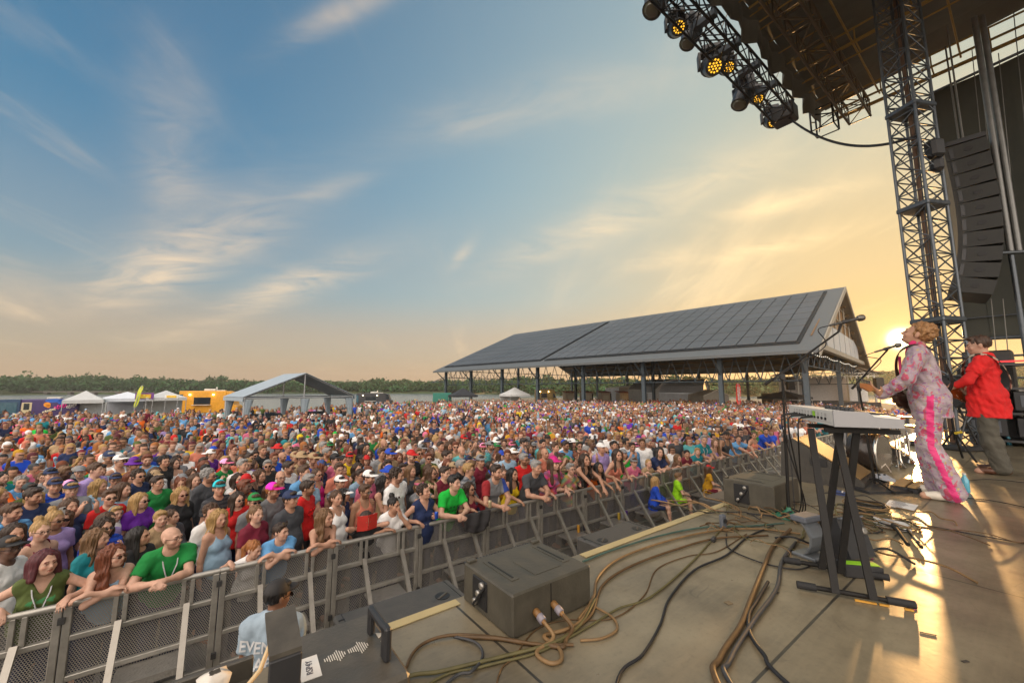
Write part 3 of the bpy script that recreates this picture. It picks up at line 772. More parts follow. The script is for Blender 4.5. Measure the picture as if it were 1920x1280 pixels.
shed(1322, 70, [(3.6, 2.4), (3.1, 3.6), (1.8, 4.5), (0, 4.9)], 9, .95, (.50, .52, .54), 'round topped ribbed metal shed with a dark doorway', 'b', (-1.6, 1.7, 2.0, GLASSD))
shed(1342, 64, [(2.2, 2.1), (0, 2.95)], 5, .1, (.40, .36, .30), 'tan pitched shed in front of the round topped shed', 'c')
shed(1190, 88, [(3.8, 3.3), (0, 3.7)], 7, .2, (.55, .56, .57), 'low white shed behind the row of red roofed huts', 'd', (2.0, 1.5, 2.2, GLASSD))
def small_stage():
    c = gnd(1545, 66); t = thing('small_stage', 'small distant covered stage with a pale backdrop beyond the pavilion', 'stage', tuple(c), -.25)
    st = mat('blue_grey_steel'); m = MB(); m.box((0, 0, .6), (11, 8, 1.2)); obj('deck', m, mat('black_ply', (.02, .02, .022), .7), t)
    m = MB(); m.box((0, 3.6, 3.3), (10, .1, 4.2)); obj('backdrop', m, mat('pale_backdrop', (.48, .45, .42), .8), t)
    m = MB(); m.box((5.6, 1.6, 2.6), (2.6, .1, 2.9)); obj('side_scrim', m, mat('white_scrim', (.6, .58, .55), .8), t)
    for x in (-5.2, 5.2):
        for y in (-3.6, 3.6):
            m = MB(); m.tube((x, y, 0), (x, y, 5.6), .14, n=6); obj('post', m, mat('pale_metal'), t)
    m = MB()
    for (x0, x1) in ((-6.2, 0), (6.2, 0)): m.prism([(x0, -4.4, 5.5), (x1, -4.4, 7.2), (x1, 4.2, 7.2), (x0, 4.2, 5.5)], (0, 0, .15))
    obj('roof', m, mat('brown_roof_cloth', (.16, .12, .085), .8), t)
    m = MB()
    for z in (5.2, 5.7): m.tube((-5.6, -4.0, z), (5.6, -4.0, z), .06, n=5)
    for i in range(16): m.tube((-5.6 + i * .7, -4, 5.2), (-5.25 + i * .7, -4, 5.7), .035, n=4); m.tube((-5.25 + i * .7, -4, 5.7), (-4.9 + i * .7, -4, 5.2), .035, n=4)
    for i in range(14): m.lathe([(.1, -.3), (.16, -.2), (.08, 0)], (-5 + i * .77, -4, 5.15), 6)
    for i in range(5): m.tube((-4 + i * 2, -4, 5.7), (-3 + i * 2, -4, 6.6 - abs(i - 2) * .3), .05, n=4); m.tube((-3 + i * 2, -4, 6.6 - abs(i - 2) * .3), (-2 + i * 2, -4, 5.7), .05, n=4)
    obj('lighting_truss', m, mat('pale_metal'), t)
    for x, y in ((-6.6, -4.5), (5.4, -4.2)):
        sp = thing('hung_speaker', 'dark speaker hung at the ' + ('outer' if x < 0 else 'inner') + ' corner of the small distant stage', 'speaker', tuple(Matrix.Rotation(-.25, 3, 'Z') @ Vector((x, y, 0)) + c), -.25, 'speakers of the small stage')
        m = MB(); m.bbox((0, 0, 4.0), (1.0, .9, 1.9), .05); obj('cabinet', m, mat('black_ply'), sp); m = MB(); m.tube((0, 0, 4.95), (0, 0, 5.5), .03, n=4); m.tube((0, 0, 0), (0, 0, 3.05), .05, n=5); obj('stand', m, st, sp)
small_stage()
# ------------------------------------------------------------------ bodies: smooth-blended solids turned into one surface
class SDF:
    def __init__(s, xs, ys, zs):
        s.x, s.y, s.z = [np.asarray(a, np.float32) for a in (xs, ys, zs)]
        s.D = np.full((len(s.x), len(s.y), len(s.z)), 1.0, np.float32)
    def _blk(s, lo, hi, m):
        sl = []
        for ax, l, h in zip((s.x, s.y, s.z), lo, hi):
            a, b = np.searchsorted(ax, l - m), np.searchsorted(ax, h + m); sl.append(slice(max(a - 1, 0), min(b + 1, len(ax))))
        return tuple(sl), s.x[sl[0]][:, None, None], s.y[sl[1]][None, :, None], s.z[sl[2]][None, None, :]
    def _put(s, sl, d, k, sub):
        A = s.D[sl]
        if A.size == 0: return
        if sub:
            d = -d; h = np.maximum(k - np.abs(A - d), 0) / k; s.D[sl] = np.maximum(A, d) + h * h * k * .25
        else:
            h = np.maximum(k - np.abs(A - d), 0) / k; s.D[sl] = np.minimum(A, d) - h * h * k * .25
    def cone(s, a, b, ra, rb, k=.03, g=0, sub=False, flat=None):
        a = np.array(a, np.float32); b = np.array(b, np.float32); ra += g; rb += g; r = max(ra, rb)
        sl, X, Y, Z = s._blk(np.minimum(a, b) - r, np.maximum(a, b) + r, k + .02)
        ba = b - a; L2 = float(ba @ ba) + 1e-12
        t = ((X - a[0]) * ba[0] + (Y - a[1]) * ba[1] + (Z - a[2]) * ba[2]) / L2; h = np.clip(t, 0, 1)
        d = np.sqrt((X - a[0] - h * ba[0]) ** 2 + (Y - a[1] - h * ba[1]) ** 2 + (Z - a[2] - h * ba[2]) ** 2) - (ra + (rb - ra) * h)
        if flat is not None: d = np.maximum(d, (t - flat) * math.sqrt(L2))
        s._put(sl, d, k, sub); return s
    def ell(s, c, r, rot=None, k=.03, g=0, sub=False):
        c = np.array(c, np.float32); r = np.array(r, np.float32) + g; m = float(r.max())
        sl, X, Y, Z = s._blk(c - m, c + m, k + .02)
        X = X - c[0]; Y = Y - c[1]; Z = Z - c[2]
        if rot is not None:
            q = np.array(rot.inverted() if isinstance(rot, Matrix) else rot, np.float32)
            X, Y, Z = q[0][0] * X + q[0][1] * Y + q[0][2] * Z, q[1][0] * X + q[1][1] * Y + q[1][2] * Z, q[2][0] * X + q[2][1] * Y + q[2][2] * Z
        k0 = np.sqrt((X / r[0]) ** 2 + (Y / r[1]) ** 2 + (Z / r[2]) ** 2); k1 = np.sqrt((X / r[0] ** 2) ** 2 + (Y / r[1] ** 2) ** 2 + (Z / r[2] ** 2) ** 2) + 1e-9
        s._put(sl, k0 * (k0 - 1) / k1, k, sub); return s
    def half(s, p, n):
        """keep only the side against n"""
        n = Vector(n).normalized()
        d = (s.x[:, None, None] - p[0]) * n[0] + (s.y[None, :, None] - p[1]) * n[1] + (s.z[None, None, :] - p[2]) * n[2]
        s.D = np.maximum(s.D, d.astype(np.float32)); return s
    def surf(s):
        v = s.D; nx, ny, nz = v.shape
        b = v < 0
        c = b[:-1, :-1, :-1].astype(np.int8)
        for i, j, k in ((0, 0, 1), (0, 1, 0), (0, 1, 1), (1, 0, 0), (1, 0, 1), (1, 1, 0), (1, 1, 1)): c = c + b[i:nx - 1 + i, j:ny - 1 + j, k:nz - 1 + k]
        I, J, K = np.nonzero((c > 0) & (c < 8))
        idx = np.full((nx - 1, ny - 1, nz - 1), -1, np.int32); idx[I, J, K] = np.arange(len(I))
        acc = np.zeros((len(I), 3)); cnt = np.zeros(len(I))
        cor = {(i, j, k): v[I + i, J + j, K + k] for i in (0, 1) for j in (0, 1) for k in (0, 1)}
        for a in range(3):
            o = [q for q in range(3) if q != a]
            for u in (0, 1):
                for w in (0, 1):
                    p = [0, 0, 0]; p[o[0]] = u; p[o[1]] = w; q = list(p); q[a] = 1
                    f, g = cor[tuple(p)], cor[tuple(q)]; m = (f < 0) != (g < 0)
                    t = np.where(m, f / np.where(m, f - g, 1), 0)
                    pos = np.zeros((len(I), 3)); pos[:] = p; pos[:, a] = t
                    acc += pos * m[:, None]; cnt += m
        fr = acc / np.maximum(cnt, 1)[:, None]
        V = np.empty((len(I), 3))
        for a, (ax, ii) in enumerate(((s.x, I), (s.y, J), (s.z, K))): V[:, a] = ax[ii] + fr[:, a] * (ax[ii + 1] - ax[ii])
        F = []
        for a in range(3):
            sa = [slice(None)] * 3; sb = [slice(None)] * 3; sa[a] = slice(0, -1); sb[a] = slice(1, None)
            f, g = b[tuple(sa)], b[tuple(sb)]
            o = [q for q in range(3) if q != a]
            inner = [slice(None)] * 3; inner[o[0]] = slice(1, -1); inner[o[1]] = slice(1, -1)
            P = np.argwhere((f != g)[tuple(inner)])
            if not len(P): continue
            P[:, o[0]] += 1; P[:, o[1]] += 1
            inside = f[P[:, 0], P[:, 1], P[:, 2]]
            def at(u, w):
                Q = P.copy(); Q[:, o[0]] += u; Q[:, o[1]] += w; return idx[Q[:, 0], Q[:, 1], Q[:, 2]]
            q = np.stack([at(-1, -1), at(0, -1), at(0, 0), at(-1, 0)], 1)
            flip = inside if a != 1 else ~inside
            q[~flip] = q[~flip][:, ::-1]; F.append(q)
        F = np.concatenate(F) if F else np.zeros((0, 4), np.int32)
        F = F[(F >= 0).all(1)]
        return V, F
def np_mesh(name, V, F, m, tint=None):
    me = quads_mesh(name, V, F, None, m, True)
    if tint is not None:
        a = me.color_attributes.new('tint', 'FLOAT_COLOR', 'POINT'); a.data.foreach_set('color', np.ascontiguousarray(np.c_[tint, np.ones(len(V))], dtype=np.float32).ravel())
    return me
def axis(lo, hi, step, fine=None):
    if fine is None: return np.arange(lo, hi + step, step)
    a, b, st = fine; out = []; x = lo
    while x < hi + step:
        out.append(x); x += st if a <= x < b else step
    return np.array(out)
def wob(V, amp, fr, seed=0.0, ax=(1, 1, 1)):
    P = V * np.array(ax) * fr + seed
    n = np.sin(P[:, 0] + 1.7 * np.sin(P[:, 2] * .9 + P[:, 1])) * np.sin(P[:, 2] * 1.1 + 1.3 * np.sin(P[:, 0] * .8)) + .6 * np.sin(P[:, 1] * 1.9 + P[:, 2] * .7 + 2 * np.sin(P[:, 0] * .6))
    return n * amp
class Pose:
    """joints of a standing, leaning or sitting body; it faces -Y, feet near the origin"""
    def __init__(s, h=1.72, girth=1.0, sex='m', lean=0.0, yaw=0.0, pitch=0.0, roll=0.0, hands=None, elbow_out=.6, legs=None, hip=None, twist=0.0, side=0.0, shoulders=1.0):
        s.k = h / 1.72; s.girth = girth; s.sex = sex; k = s.k; s.w = girth
        s.hip = Vector(hip) if hip else Vector((0, 0, .93 * k))
        T = Matrix.Rotation(lean, 3, 'X') @ Matrix.Rotation(side, 3, 'Y') @ Matrix.Rotation(twist, 3, 'Z'); s.T = T     # lean > 0 bows towards -Y
        def sp(x, y, z): return s.hip + T @ Vector((x * k, y * k, (z - .93) * k))
        s.sp = sp; sw = (.168 if sex == 'm' else .148) * (1 + (girth - 1) * .35) * shoulders; s.sw = sw
        s.neck = sp(0, .012, 1.455)
        s.headb = sp(0, -.012, 1.52)
        s.HR = Matrix.Rotation(yaw, 3, 'Z') @ Matrix.Rotation(-pitch, 3, 'X') @ Matrix.Rotation(roll, 3, 'Y')   # pitch > 0 looks up
        s.shl = [sp(-sw, .01, 1.395), sp(sw, .01, 1.395)]
        s.wr = []; s.el = []; s.hd = []
        L1, L2 = .285 * k, .255 * k
        for i, sd in enumerate((-1, 1)):
            hs = (hands or {}).get('LR'[i])
            if hs is None:
                t = s.hip + Vector((sd * (.235 * (1 + (girth - 1) * .5)) * k, -.02, -.10 * k)); hd = Vector((0, -.15, -1)); pole = Vector((sd * .3, 1, 0)); nrm = Vector((-sd, 0, 0))
            else:
                t = Vector(hs[0]); hd = Vector(hs[1]) if len(hs) > 1 and hs[1] else None; pole = Vector(hs[2]) if len(hs) > 2 and hs[2] else Vector((sd * elbow_out, .25, -1)); nrm = Vector(hs[3]) if len(hs) > 3 else None
            S = s.shl[i]; d = t - S; L = min(d.length, (L1 + L2) * .995); d.normalize(); t = S + d * L
            c = (L1 * L1 + L * L - L2 * L2) / (2 * L1 * L) if L > 1e-4 else 0; c = max(-1, min(1, c))
            pp = (pole - d * pole.dot(d)).normalized()
            e = S + d * (L1 * c) + pp * (L1 * math.sqrt(1 - c * c))
            s.el.append(e); s.wr.append(t); hd = hd or (t - e); s.hd.append((hd.normalized(), nrm))
        if legs is None:
            s.kn = [Vector((-.095 * k, -.02 * k, .49 * k)), Vector((.095 * k, -.02 * k, .49 * k))]; s.an = [Vector((-.105 * k, .03 * k, .08 * k)), Vector((.105 * k, .03 * k, .08 * k))]; s.toe = [Vector((-.13 * k, -.15 * k, .03 * k)), Vector((.13 * k, -.15 * k, .03 * k))]
        else: s.kn, s.an, s.toe = [[Vector(p) for p in q] for q in legs]
        s.hj = [s.hip + T @ Vector((-.09 * k, 0, -.02 * k)), s.hip + T @ Vector((.09 * k, 0, -.02 * k))]
    def head_mat(s):
        return Matrix.Translation(s.headb) @ s.HR.to_4x4() @ Matrix.Scale(max(s.k, .86) * 1.02, 4)
def add_torso(S, p, g=0.0, lo=None):
    k, w, sp, f = p.k, p.w, p.sp, p.sex == 'f'; R3 = p.T
    def E(c, r, kk=.06): S.ell(sp(*c), (r[0] * k, r[1] * k, r[2] * k), R3, kk, g)
    E((0, .005, 1.26), (.143 * (.5 + .5 * w) * (.93 if f else 1.02), .105 * (.4 + .6 * w), .19))
    E((0, 0.0, 1.08), ((.132 if f else .148) * w, .102 * w * w, .17))
    E((0, .012, .955), ((.168 if f else .158) * (.4 + .6 * w), .118 * (.4 + .6 * w), .12))
    if w > 1.12: E((0, -.045, 1.05), (.13 * w, .11 * w, .13))
    S.cone(sp(-p.sw * .82 / 1, .012, 1.385), sp(p.sw * .82, .012, 1.385), .056 * k, .056 * k, .06, g)
    if f:
        for sd in (-1, 1): S.ell(sp(sd * .072, -.083, 1.255), (.062 * k * w, .052 * k * w, .06 * k), None, .04, g)
    else:
        for sd in (-1, 1): S.ell(sp(sd * .07, -.065, 1.29), (.075 * k, .04 * k, .055 * k), None, .05, g)
    for sd in (-1, 1): S.cone(sp(sd * .03, .015, 1.46), sp(sd * p.sw * .85, .015, 1.415), .048 * k, .042 * k, .05, g)
def add_arms(S, p, g=0.0, upto=2.0, which=(0, 1), thick=1.0):
    k = p.k; q = (.9 if p.sex == 'f' else 1.04) * (.55 + .45 * p.w) * thick
    for i in which:
        a, e, w = p.shl[i], p.el[i], p.wr[i]
        fl = None if upto >= 1 else upto
        S.cone(a, e, .049 * k * q, .038 * k * q, .04, g, flat=fl)
        if upto > 1:
            S.cone(e, e.lerp(w, .4), .037 * k * q, .039 * k * q, .025, g); S.cone(e.lerp(w, .35), w, .037 * k * q, .026 * k, .02, g)
def add_hands(S, p, curl=(.7, .7), which=(0, 1), fk=1.0):
    k = p.k * fk
    for i in which:
        w = p.wr[i]; d, n = p.hd[i]; sd = -1 if i == 0 else 1
        if n is None: n = Vector((0, 0, -1)) if abs(d.z) < .8 else Vector((-sd, 0, 0))
        n = (n - d * n.dot(d)).normalized(); u = d.cross(n) * (1 if i == 0 else -1)      # u points to the thumb side
        M = Matrix((u, d, n)).transposed()
        S.ell(w + d * .045 * k, (.040 * k, .052 * k, .017 * k), M, .018)
        S.cone(w - d * .02 * k, w + d * .03 * k, .025 * k, .028 * k, .02)
        for j, (off, ln) in enumerate(((.029, .92), (.010, 1.02), (-.009, .96), (-.027, .76))):
            c = curl[i] * (.8 + .12 * j); b = w + d * .085 * k + u * off * k; L = .034 * k * ln; dd = d; pt = b - d * .02 * k
            S.cone(pt, b, .0092 * k, .0088 * k, .006); pt = b
            for seg in range(3):
                a = c * (.55 if seg == 0 else 1.0) * (seg + 1) * .62; dd = d * math.cos(a) + n * math.sin(a)
                q = pt + dd * L * (1 - .16 * seg); S.cone(pt, q, .0088 * k - .0006 * seg, .0082 * k - .0007 * seg, .004); pt = q
        b = w + d * .022 * k + u * .030 * k; q = b + (u * .75 + d * .6 + n * .35).normalized() * .036 * k; S.cone(b, q, .0125 * k, .010 * k, .014)
        S.cone(q, q + (d * .9 + n * .5 * (.5 + curl[i]) + u * .1).normalized() * .034 * k, .0098 * k, .0078 * k, .005)
def add_legs(S, p, g=0.0, upto=2.0, foot=True, baggy=0.0):
    k = p.k; q = (1.0 if p.sex == 'f' else .97) * (.5 + .5 * p.w)
    for i in (0, 1):
        S.cone(p.hj[i], p.kn[i], .088 * k * q, .056 * k, .05, g, flat=None if upto >= 1 else upto)
        if upto > 1:
            kn, an = p.kn[i], p.an[i]; back = (p.hj[i] - kn).cross(an - kn); 
            c = kn.lerp(an, .32); S.cone(kn, c, .054 * k, .055 * k + baggy * .5, .03, g); S.cone(c, an, .055 * k + baggy * .5, .036 * k + baggy, .03, g)
            if foot:
                S.cone(an - Vector((0, 0, .02 * k)), p.toe[i], .042 * k, .034 * k, .03, g)
                hd = (p.toe[i] - an); hd.z = 0; hd.normalize(); S.ell(an - hd * .02 * k + Vector((0, 0, -.045 * k)), (.036 * k, .036 * k, .035 * k), None, .02, g)
def add_head(S, p, jaw=1.0, open_=0.0, nose=1.0):
    M = p.head_mat(); sc = max(p.k, .86) * 1.02; Rm = M.to_3x3() * (1 / sc); f = p.sex == 'f'
    def P(x, y, z): return M @ Vector((x, y, z))
    def E(c, r, kk=.02, sub=False): S.ell(P(*c), tuple(q * sc for q in r), Rm, kk, sub=sub)
    def Cn(a, b, ra, rb, kk=.012): S.cone(P(*a), P(*b), ra * sc, rb * sc, kk)
    S.cone(p.neck, P(0, .012, .06), .055 * p.k * (.88 if f else 1.05), .052 * sc * (.88 if f else 1.0), .03)
    E((0, .014, .125), (.076, .096, .088), .02)
    E((0, -.030, .068), (.060 * jaw, .066, .078), .03)
    E((0, -.040, .018), (.044 * jaw, .046, .034), .03)
    E((0, -.078, .008), (.018, .016, .015), .015)          # chin
    for s in (-1, 1):
        E((s * .040, -.062, .062), (.024, .022, .022), .02)   # cheek
        E((s * .080, .012, .088), (.010, .019, .031), .008)   # ear
        E((s * .031, -.092, .094), (.019, .016, .013), .014, True)  # eye socket
    Cn((-.036, -.084, .114), (.036, -.084, .114), .0135, .0135, .016)
    Cn((0, -.092, .102), (0, -.112, .068), .0085, .0125 * nose, .010); E((0, -.107, .062), (.0165, .013, .0095), .008)
    for s in (-1, 1): E((s * .031, -.082, .094), (.0125, .0125, .0105), .003)
    E((0, -.094, .036 + open_ * .004), (.024, .011, .0065), .008); E((0, -.091, .026 - open_ * .012), (.021, .011, .0068), .008)
    if open_: E((0, -.100, .030), (.017, .02, .009 * open_), .004, True)
def head_tint(V, p, brow=(.25, .18, .13), beard=0.0, bald=False):
    """albedo factors of a face: lips, brows, eyes, beard"""
    M = p.head_mat().inverted(); A = np.array(M); L = V @ A[:3, :3].T + A[:3, 3]
    t = np.ones((len(V), 3)); x, y, z = np.abs(L[:, 0]), L[:, 1], L[:, 2]
    inh = (z > -.03) & (z < .24) & (x < .1) & (y < .14) & (y > -.14)
    lips = inh & (y < -.088) & ((x / .023) ** 2 + ((z - .031) / .012) ** 2 < 1); t[lips] = (.80, .52, .52)
    cheeks = inh & (y < -.05) & (((x - .042) / .02) ** 2 + ((z - .06) / .02) ** 2 < 1); t[cheeks] *= (1.03, .88, .86)
    if beard:
        b = inh & (y < .0) & (z < .05) & ~lips & (z > -.02) & ((z < .022) | (x > .03) | (z > .040)); t[b] = t[b] * (1 - beard) + np.array(brow) * beard
    br = inh & (y < -.072) & (np.abs(z - (.117 - .12 * np.abs(x - .03))) < .0055) & (x > .010) & (x < .048); t[br] = brow
    lash = inh & (y < -.07) & (((x - .031) / .0155) ** 2 + ((z - .0945) / .0105) ** 2 < 1); t[lash] = (.42, .32, .28)
    ey = inh & (y < -.07) & (((x - .031) / .0125) ** 2 + ((z - .094) / .0065) ** 2 < 1); t[ey] = (1.25, 1.35, 1.5)
    iris = inh & (y < -.07) & ((x - .030) ** 2 + (z - .0945) ** 2 < .0058 ** 2); t[iris] = (.08, .06, .06)
    return t
SKIN = mat('skin', rough=.55, var=.13, scale=30, objcol='tint'); CLOTH = mat('cloth', rough=.85, var=.2, scale=6, objcol='tint', bump=.5); HAIR = mat('hair', rough=.5, var=.45, scale=20, objcol=True, stretch=(4, 4, .6), bump=.4)
PLAST = mat('hat_cloth', rough=.7, var=.1, scale=12, objcol='tint'); LENS = mat('dark_lens', (.01, .01, .014), .08, spec=1.0, var=0)
def grid_for(p, step, zf=None, rx=None):
    pts = [p.hip, p.neck, p.head_mat() @ Vector((0, 0, .25)), p.head_mat() @ Vector((0, -.15, .1)), p.head_mat() @ Vector((0, .15, .1))] + p.shl + p.el + p.wr + p.kn + p.an + p.toe + [w + h[0] * .2 for w, h in zip(p.wr, p.hd)]
    lo = [min(q[i] for q in pts) - .22 for i in range(3)]; hi = [max(q[i] for q in pts) + .22 for i in range(3)]
    lo[2] = -.06; hi[2] = max(q.z for q in pts) + .12
    zs = axis(lo[2], hi[2], step * 2.2, (zf if zf is not None else p.hip.z - .1, hi[2], step))
    return axis(lo[0], hi[0], step), axis(lo[1], hi[1], step), zs
def body_mesh(p, step=.012, curl=(.7, .7), beard=0.0, brow=(.25, .18, .13), jaw=1.0, open_=0.0, zf=None, hands=True, foot=True, nose=1.0):
    S = SDF(*grid_for(p, step, zf)); add_torso(S, p); add_arms(S, p); add_legs(S, p, foot=foot)
    if hands: add_hands(S, p, curl)
    add_head(S, p, jaw, open_, nose)
    V, F = S.surf(); return np_mesh('person', V, F, SKIN, head_tint(V, p, brow, beard))
def shirt_mesh(p, step=.012, style='tee', g=.016, hem=.86, amp=.0045, seed=0.0, zf=None, stripes=None, flare=0.0):
    S = SDF(*grid_for(p, step, zf)); add_torso(S, p, g)
    k = p.k; up = p.T @ Vector((0, 0, 1))
    if hem < .93: 
        S.cone(p.sp(0, .0, .98), p.sp(0, .0, hem - .02), (.135 + .03 * (p.w - 1)) * k * p.w + flare * .7, .15 * k * (.4 + .6 * p.w) + flare, .08, g)
    if style in ('tee', 'polo'): add_arms(S, p, g + .009, .62)
    elif style == 'long': add_arms(S, p, g + .006)
    S.half(p.sp(0, 0, hem), -up)
    if style == 'long':
        for i in (0, 1): S.ell(p.wr[i] + p.hd[i][0] * .055 * k, (.055 * k,) * 3, None, .004, sub=True)
    f = p.T @ Vector((0, -1, 0))
    if style == 'tank':
        S.ell(p.sp(0, -.06, 1.46), (.085 * k, .10 * k, .13 * k), p.T, .01, sub=True); S.ell(p.sp(0, .05, 1.47), (.08 * k, .08 * k, .07 * k), p.T, .01, sub=True)
        for i in (0, 1): S.ell(p.shl[i], (.085 * k, .12 * k, .11 * k), p.T, .01, sub=True)
    elif style == 'vneck':
        S.cone(p.sp(0, -.1, 1.34), p.sp(0, -.04, 1.50), .008 * k, .085 * k, .01, sub=True)
    S.ell(p.sp(0, -.02, 1.485), (.078 * k, .082 * k, .062 * k), p.T, .012, sub=True)
    V, F = S.surf()
    if not len(V): return None
    c = np.array(p.sp(0, 0, 1.15)); d = V - c; d[:, 2] *= .2; n = np.linalg.norm(d, axis=1)[:, None] + 1e-6
    V = V + d / n * (wob(V, amp, 26, seed) + wob(V, amp * .6, 60, seed + 3, (1, 1, .5)))[:, None]
    t = np.ones((len(V), 3))
    if stripes is not None: t = stripes(V, p)
    return np_mesh('shirt', V, F, CLOTH, t)
def trousers_mesh(p, step=.016, g=.012, upto=2.0, baggy=.02, zf=None, top=.99, tintf=None, amp=.004):
    S = SDF(*grid_for(p, step, zf if zf is not None else -1)); k = p.k; w = p.w
    S.ell(p.sp(0, .012, .955), (.158 * k * (.4 + .6 * w), .118 * k * (.4 + .6 * w), .12 * k), p.T, .05, g)
    S.ell(p.sp(0, 0.0, 1.05), (.14 * k * w, .102 * w * k, .12 * k), p.T, .05, g)
    for s in (-1, 1): S.ell(p.sp(s * .06, .06, .92), (.085 * k, .075 * k, .09 * k), None, .05, g)
    add_legs(S, p, g + .004, upto, False, baggy); S.half(p.sp(0, 0, top), p.T @ Vector((0, 0, 1)))
    V, F = S.surf()
    V[:, 0] += wob(V, amp, 30, 1.0); V[:, 1] += wob(V, amp, 34, 4.0)
    for i in (0, 1):
        pass
    return np_mesh('trousers', V, F, CLOTH, np.ones((len(V), 3)) if tintf is None else tintf(V, p))
# hair, hats and glasses live in head space: origin at the top of the neck, face towards -Y
def hair_mesh(style, step=.0065, seed=0.0):
    S = SDF(axis(-.17, .17, step), axis(-.17, .24, step), axis(-.36, .30, step))
    if style == 'short':
        S.ell((0, .022, .135), (.085, .098, .093), None, .02); S.ell((0, -.055, .192), (.062, .044, .026), None, .03)
        S.ell((0, -.118, .085), (.078, .07, .092), None, .012, sub=True); S.half((0, .03, .045), (0, .15, -1)); amp = .004
    elif style == 'curly':
        S.ell((0, .022, .134), (.081, .096, .086), None, .02); rg = random.Random(3)
        for i in range(230):
            d = Vector((rg.gauss(0, 1), rg.gauss(0, 1), rg.gauss(0, 1))).normalized(); q = Vector((d.x * .084, .022 + d.y * .098, .136 + d.z * .090))
            if q.z < .055 or (q.y < -.03 and q.z < .165): continue
            S.ell(q, (rg.uniform(.009, .019),) * 3, None, .006)
        S.ell((0, -.115, .075), (.074, .075, .090), None, .012, sub=True); S.half((0, .03, .035), (0, .2, -1)); amp = .003
    elif style in ('long', 'wavy', 'bob'):
        S.ell((0, .026, .135), (.088, .104, .095), None, .02)
        low = -.25 if style != 'bob' else -.03
        for s in (-1, 1):
            S.cone((s * .066, .0, .15), (s * .098, -.02 if style != 'bob' else -.015, low), .036, .032, .04); S.cone((s * .05, .075, .1), (s * .06, .09, low - .03), .05, .042, .05)
        S.cone((0, .09, .1), (0, .10, low - .04), .06, .05, .05)
        S.ell((0, -.105, .09), (.062, .075, .085), None, .02, sub=True); S.ell((0, -.09, -.02), (.075, .08, .09), None, .02, sub=True)
        if style != 'bob': S.ell((0, -.05, -.10), (.072, .085, .09), None, .02, sub=True)
        amp = .011 if style == 'wavy' else .005
    elif style in ('tail', 'bun'):
        S.ell((0, .020, .132), (.083, .098, .091), None, .02); S.half((0, -.055, .13), (0, -1, -.45)); S.half((0, .03, .035), (0, .1, -1))
        if style == 'bun': S.ell((0, .06, .235), (.046, .046, .042), None, .02)
        else: S.cone((0, .105, .17), (0, .15, .06), .03, .034, .02); S.cone((0, .15, .06), (.01, .13, -.12), .034, .018, .03)
        amp = .005
    V, F = S.surf(); c = np.array((0, .02, .1)); d = V - c; d /= np.linalg.norm(d, axis=1)[:, None]
    fr = 105 if style == 'curly' else 70
    V = V + d * (wob(V, amp, fr, seed, (1, 1, .8 if style == 'curly' else .22)) + wob(V, amp * .5, fr * 2.1, seed + 1, (1, 1, .8 if style == 'curly' else .15)))[:, None]
    if style == 'wavy': V[:, 0] += .012 * np.sin(V[:, 2] * 45 + V[:, 1] * 20) * np.clip(-(V[:, 2] - .05) * 8, 0, 1)
    return np_mesh('hair', V, F, HAIR)
def hat_mesh(style, step=.008):
    S = SDF(axis(-.22, .22, step), axis(-.27, .22, step), axis(.04, .30, step))
    if style in ('cap', 'trucker', 'backcap', 'visor'):
        S.ell((0, .014, .135), (.089, .106, .107), None, .01); S.ell((0, .014, .115), (.080, .097, .092), None, .01, sub=True); S.half((0, 0, .135), (0, .05, -1))
        if style == 'visor': S.half((0, 0, .170), (0, 0, 1))
        s = 1 if style == 'backcap' else -1
        B = SDF(S.x, S.y, S.z); B.ell((0, s * .10 + .01, .132), (.076, .10, .030), Matrix.Rotation(.12 * s, 3, 'X'), .004); B.ell((0, s * .10 + .01, .108), (.098, .13, .036), Matrix.Rotation(.12 * s, 3, 'X'), .004, sub=True); B.ell((0, .014, .125), (.078, .096, .10), None, .004, sub=True)
        S.D = np.minimum(S.D, B.D)
    elif style == 'sun':
        S.ell((0, .014, .15), (.092, .108, .10), None, .02); S.half((0, 0, .13), (0, .1, -1))
        S.ell((0, .014, .135), (.17, .185, .016), None, .02)
    elif style == 'bucket':
        S.cone((0, .014, .145), (0, .014, .20), .105, .082, .02); S.half((0, 0, .13), (0, 0, -1)); S.ell((0, .014, .135), (.145, .155, .018), None, .03)
    V, F = S.surf(); t = np.ones((len(V), 3))
    if style == 'trucker': t[(V[:, 1] < -.03)] = (1.0, 1.0, 1.0); t[V[:, 1] >= -.03] = (1.6, 3, 3)
    return np_mesh('hat', V, F, PLAST, t)
def glasses_mesh(clear=False):
    m = MB()
    for s in (-1, 1):
        if clear: m.pipe([(s * .033 + .021 * math.cos(a * .5236), -.108, .092 + .017 * math.sin(a * .5236)) for a in range(12)], .0022, 4, True)
        else: m.prism([(s * .033 + .024 * math.cos(a * .5236), -.104 - .004, .090 + .018 * math.sin(a * .5236)) for a in range(12)], (0, -.005, 0))
        m.tube((s * .056, -.103, .097), (s * .083, .01, .097), .003, n=4)
    m.tube((-.014, -.11, .097), (.014, -.11, .097), .003, n=4)
    me = m.mesh('sunglasses', LENS); fixn(me); return me
HAIRS = {}; HATS = {}; GLS = {}
def get(d, k, f):
    if k not in d: d[k] = f(k)
    return d[k]
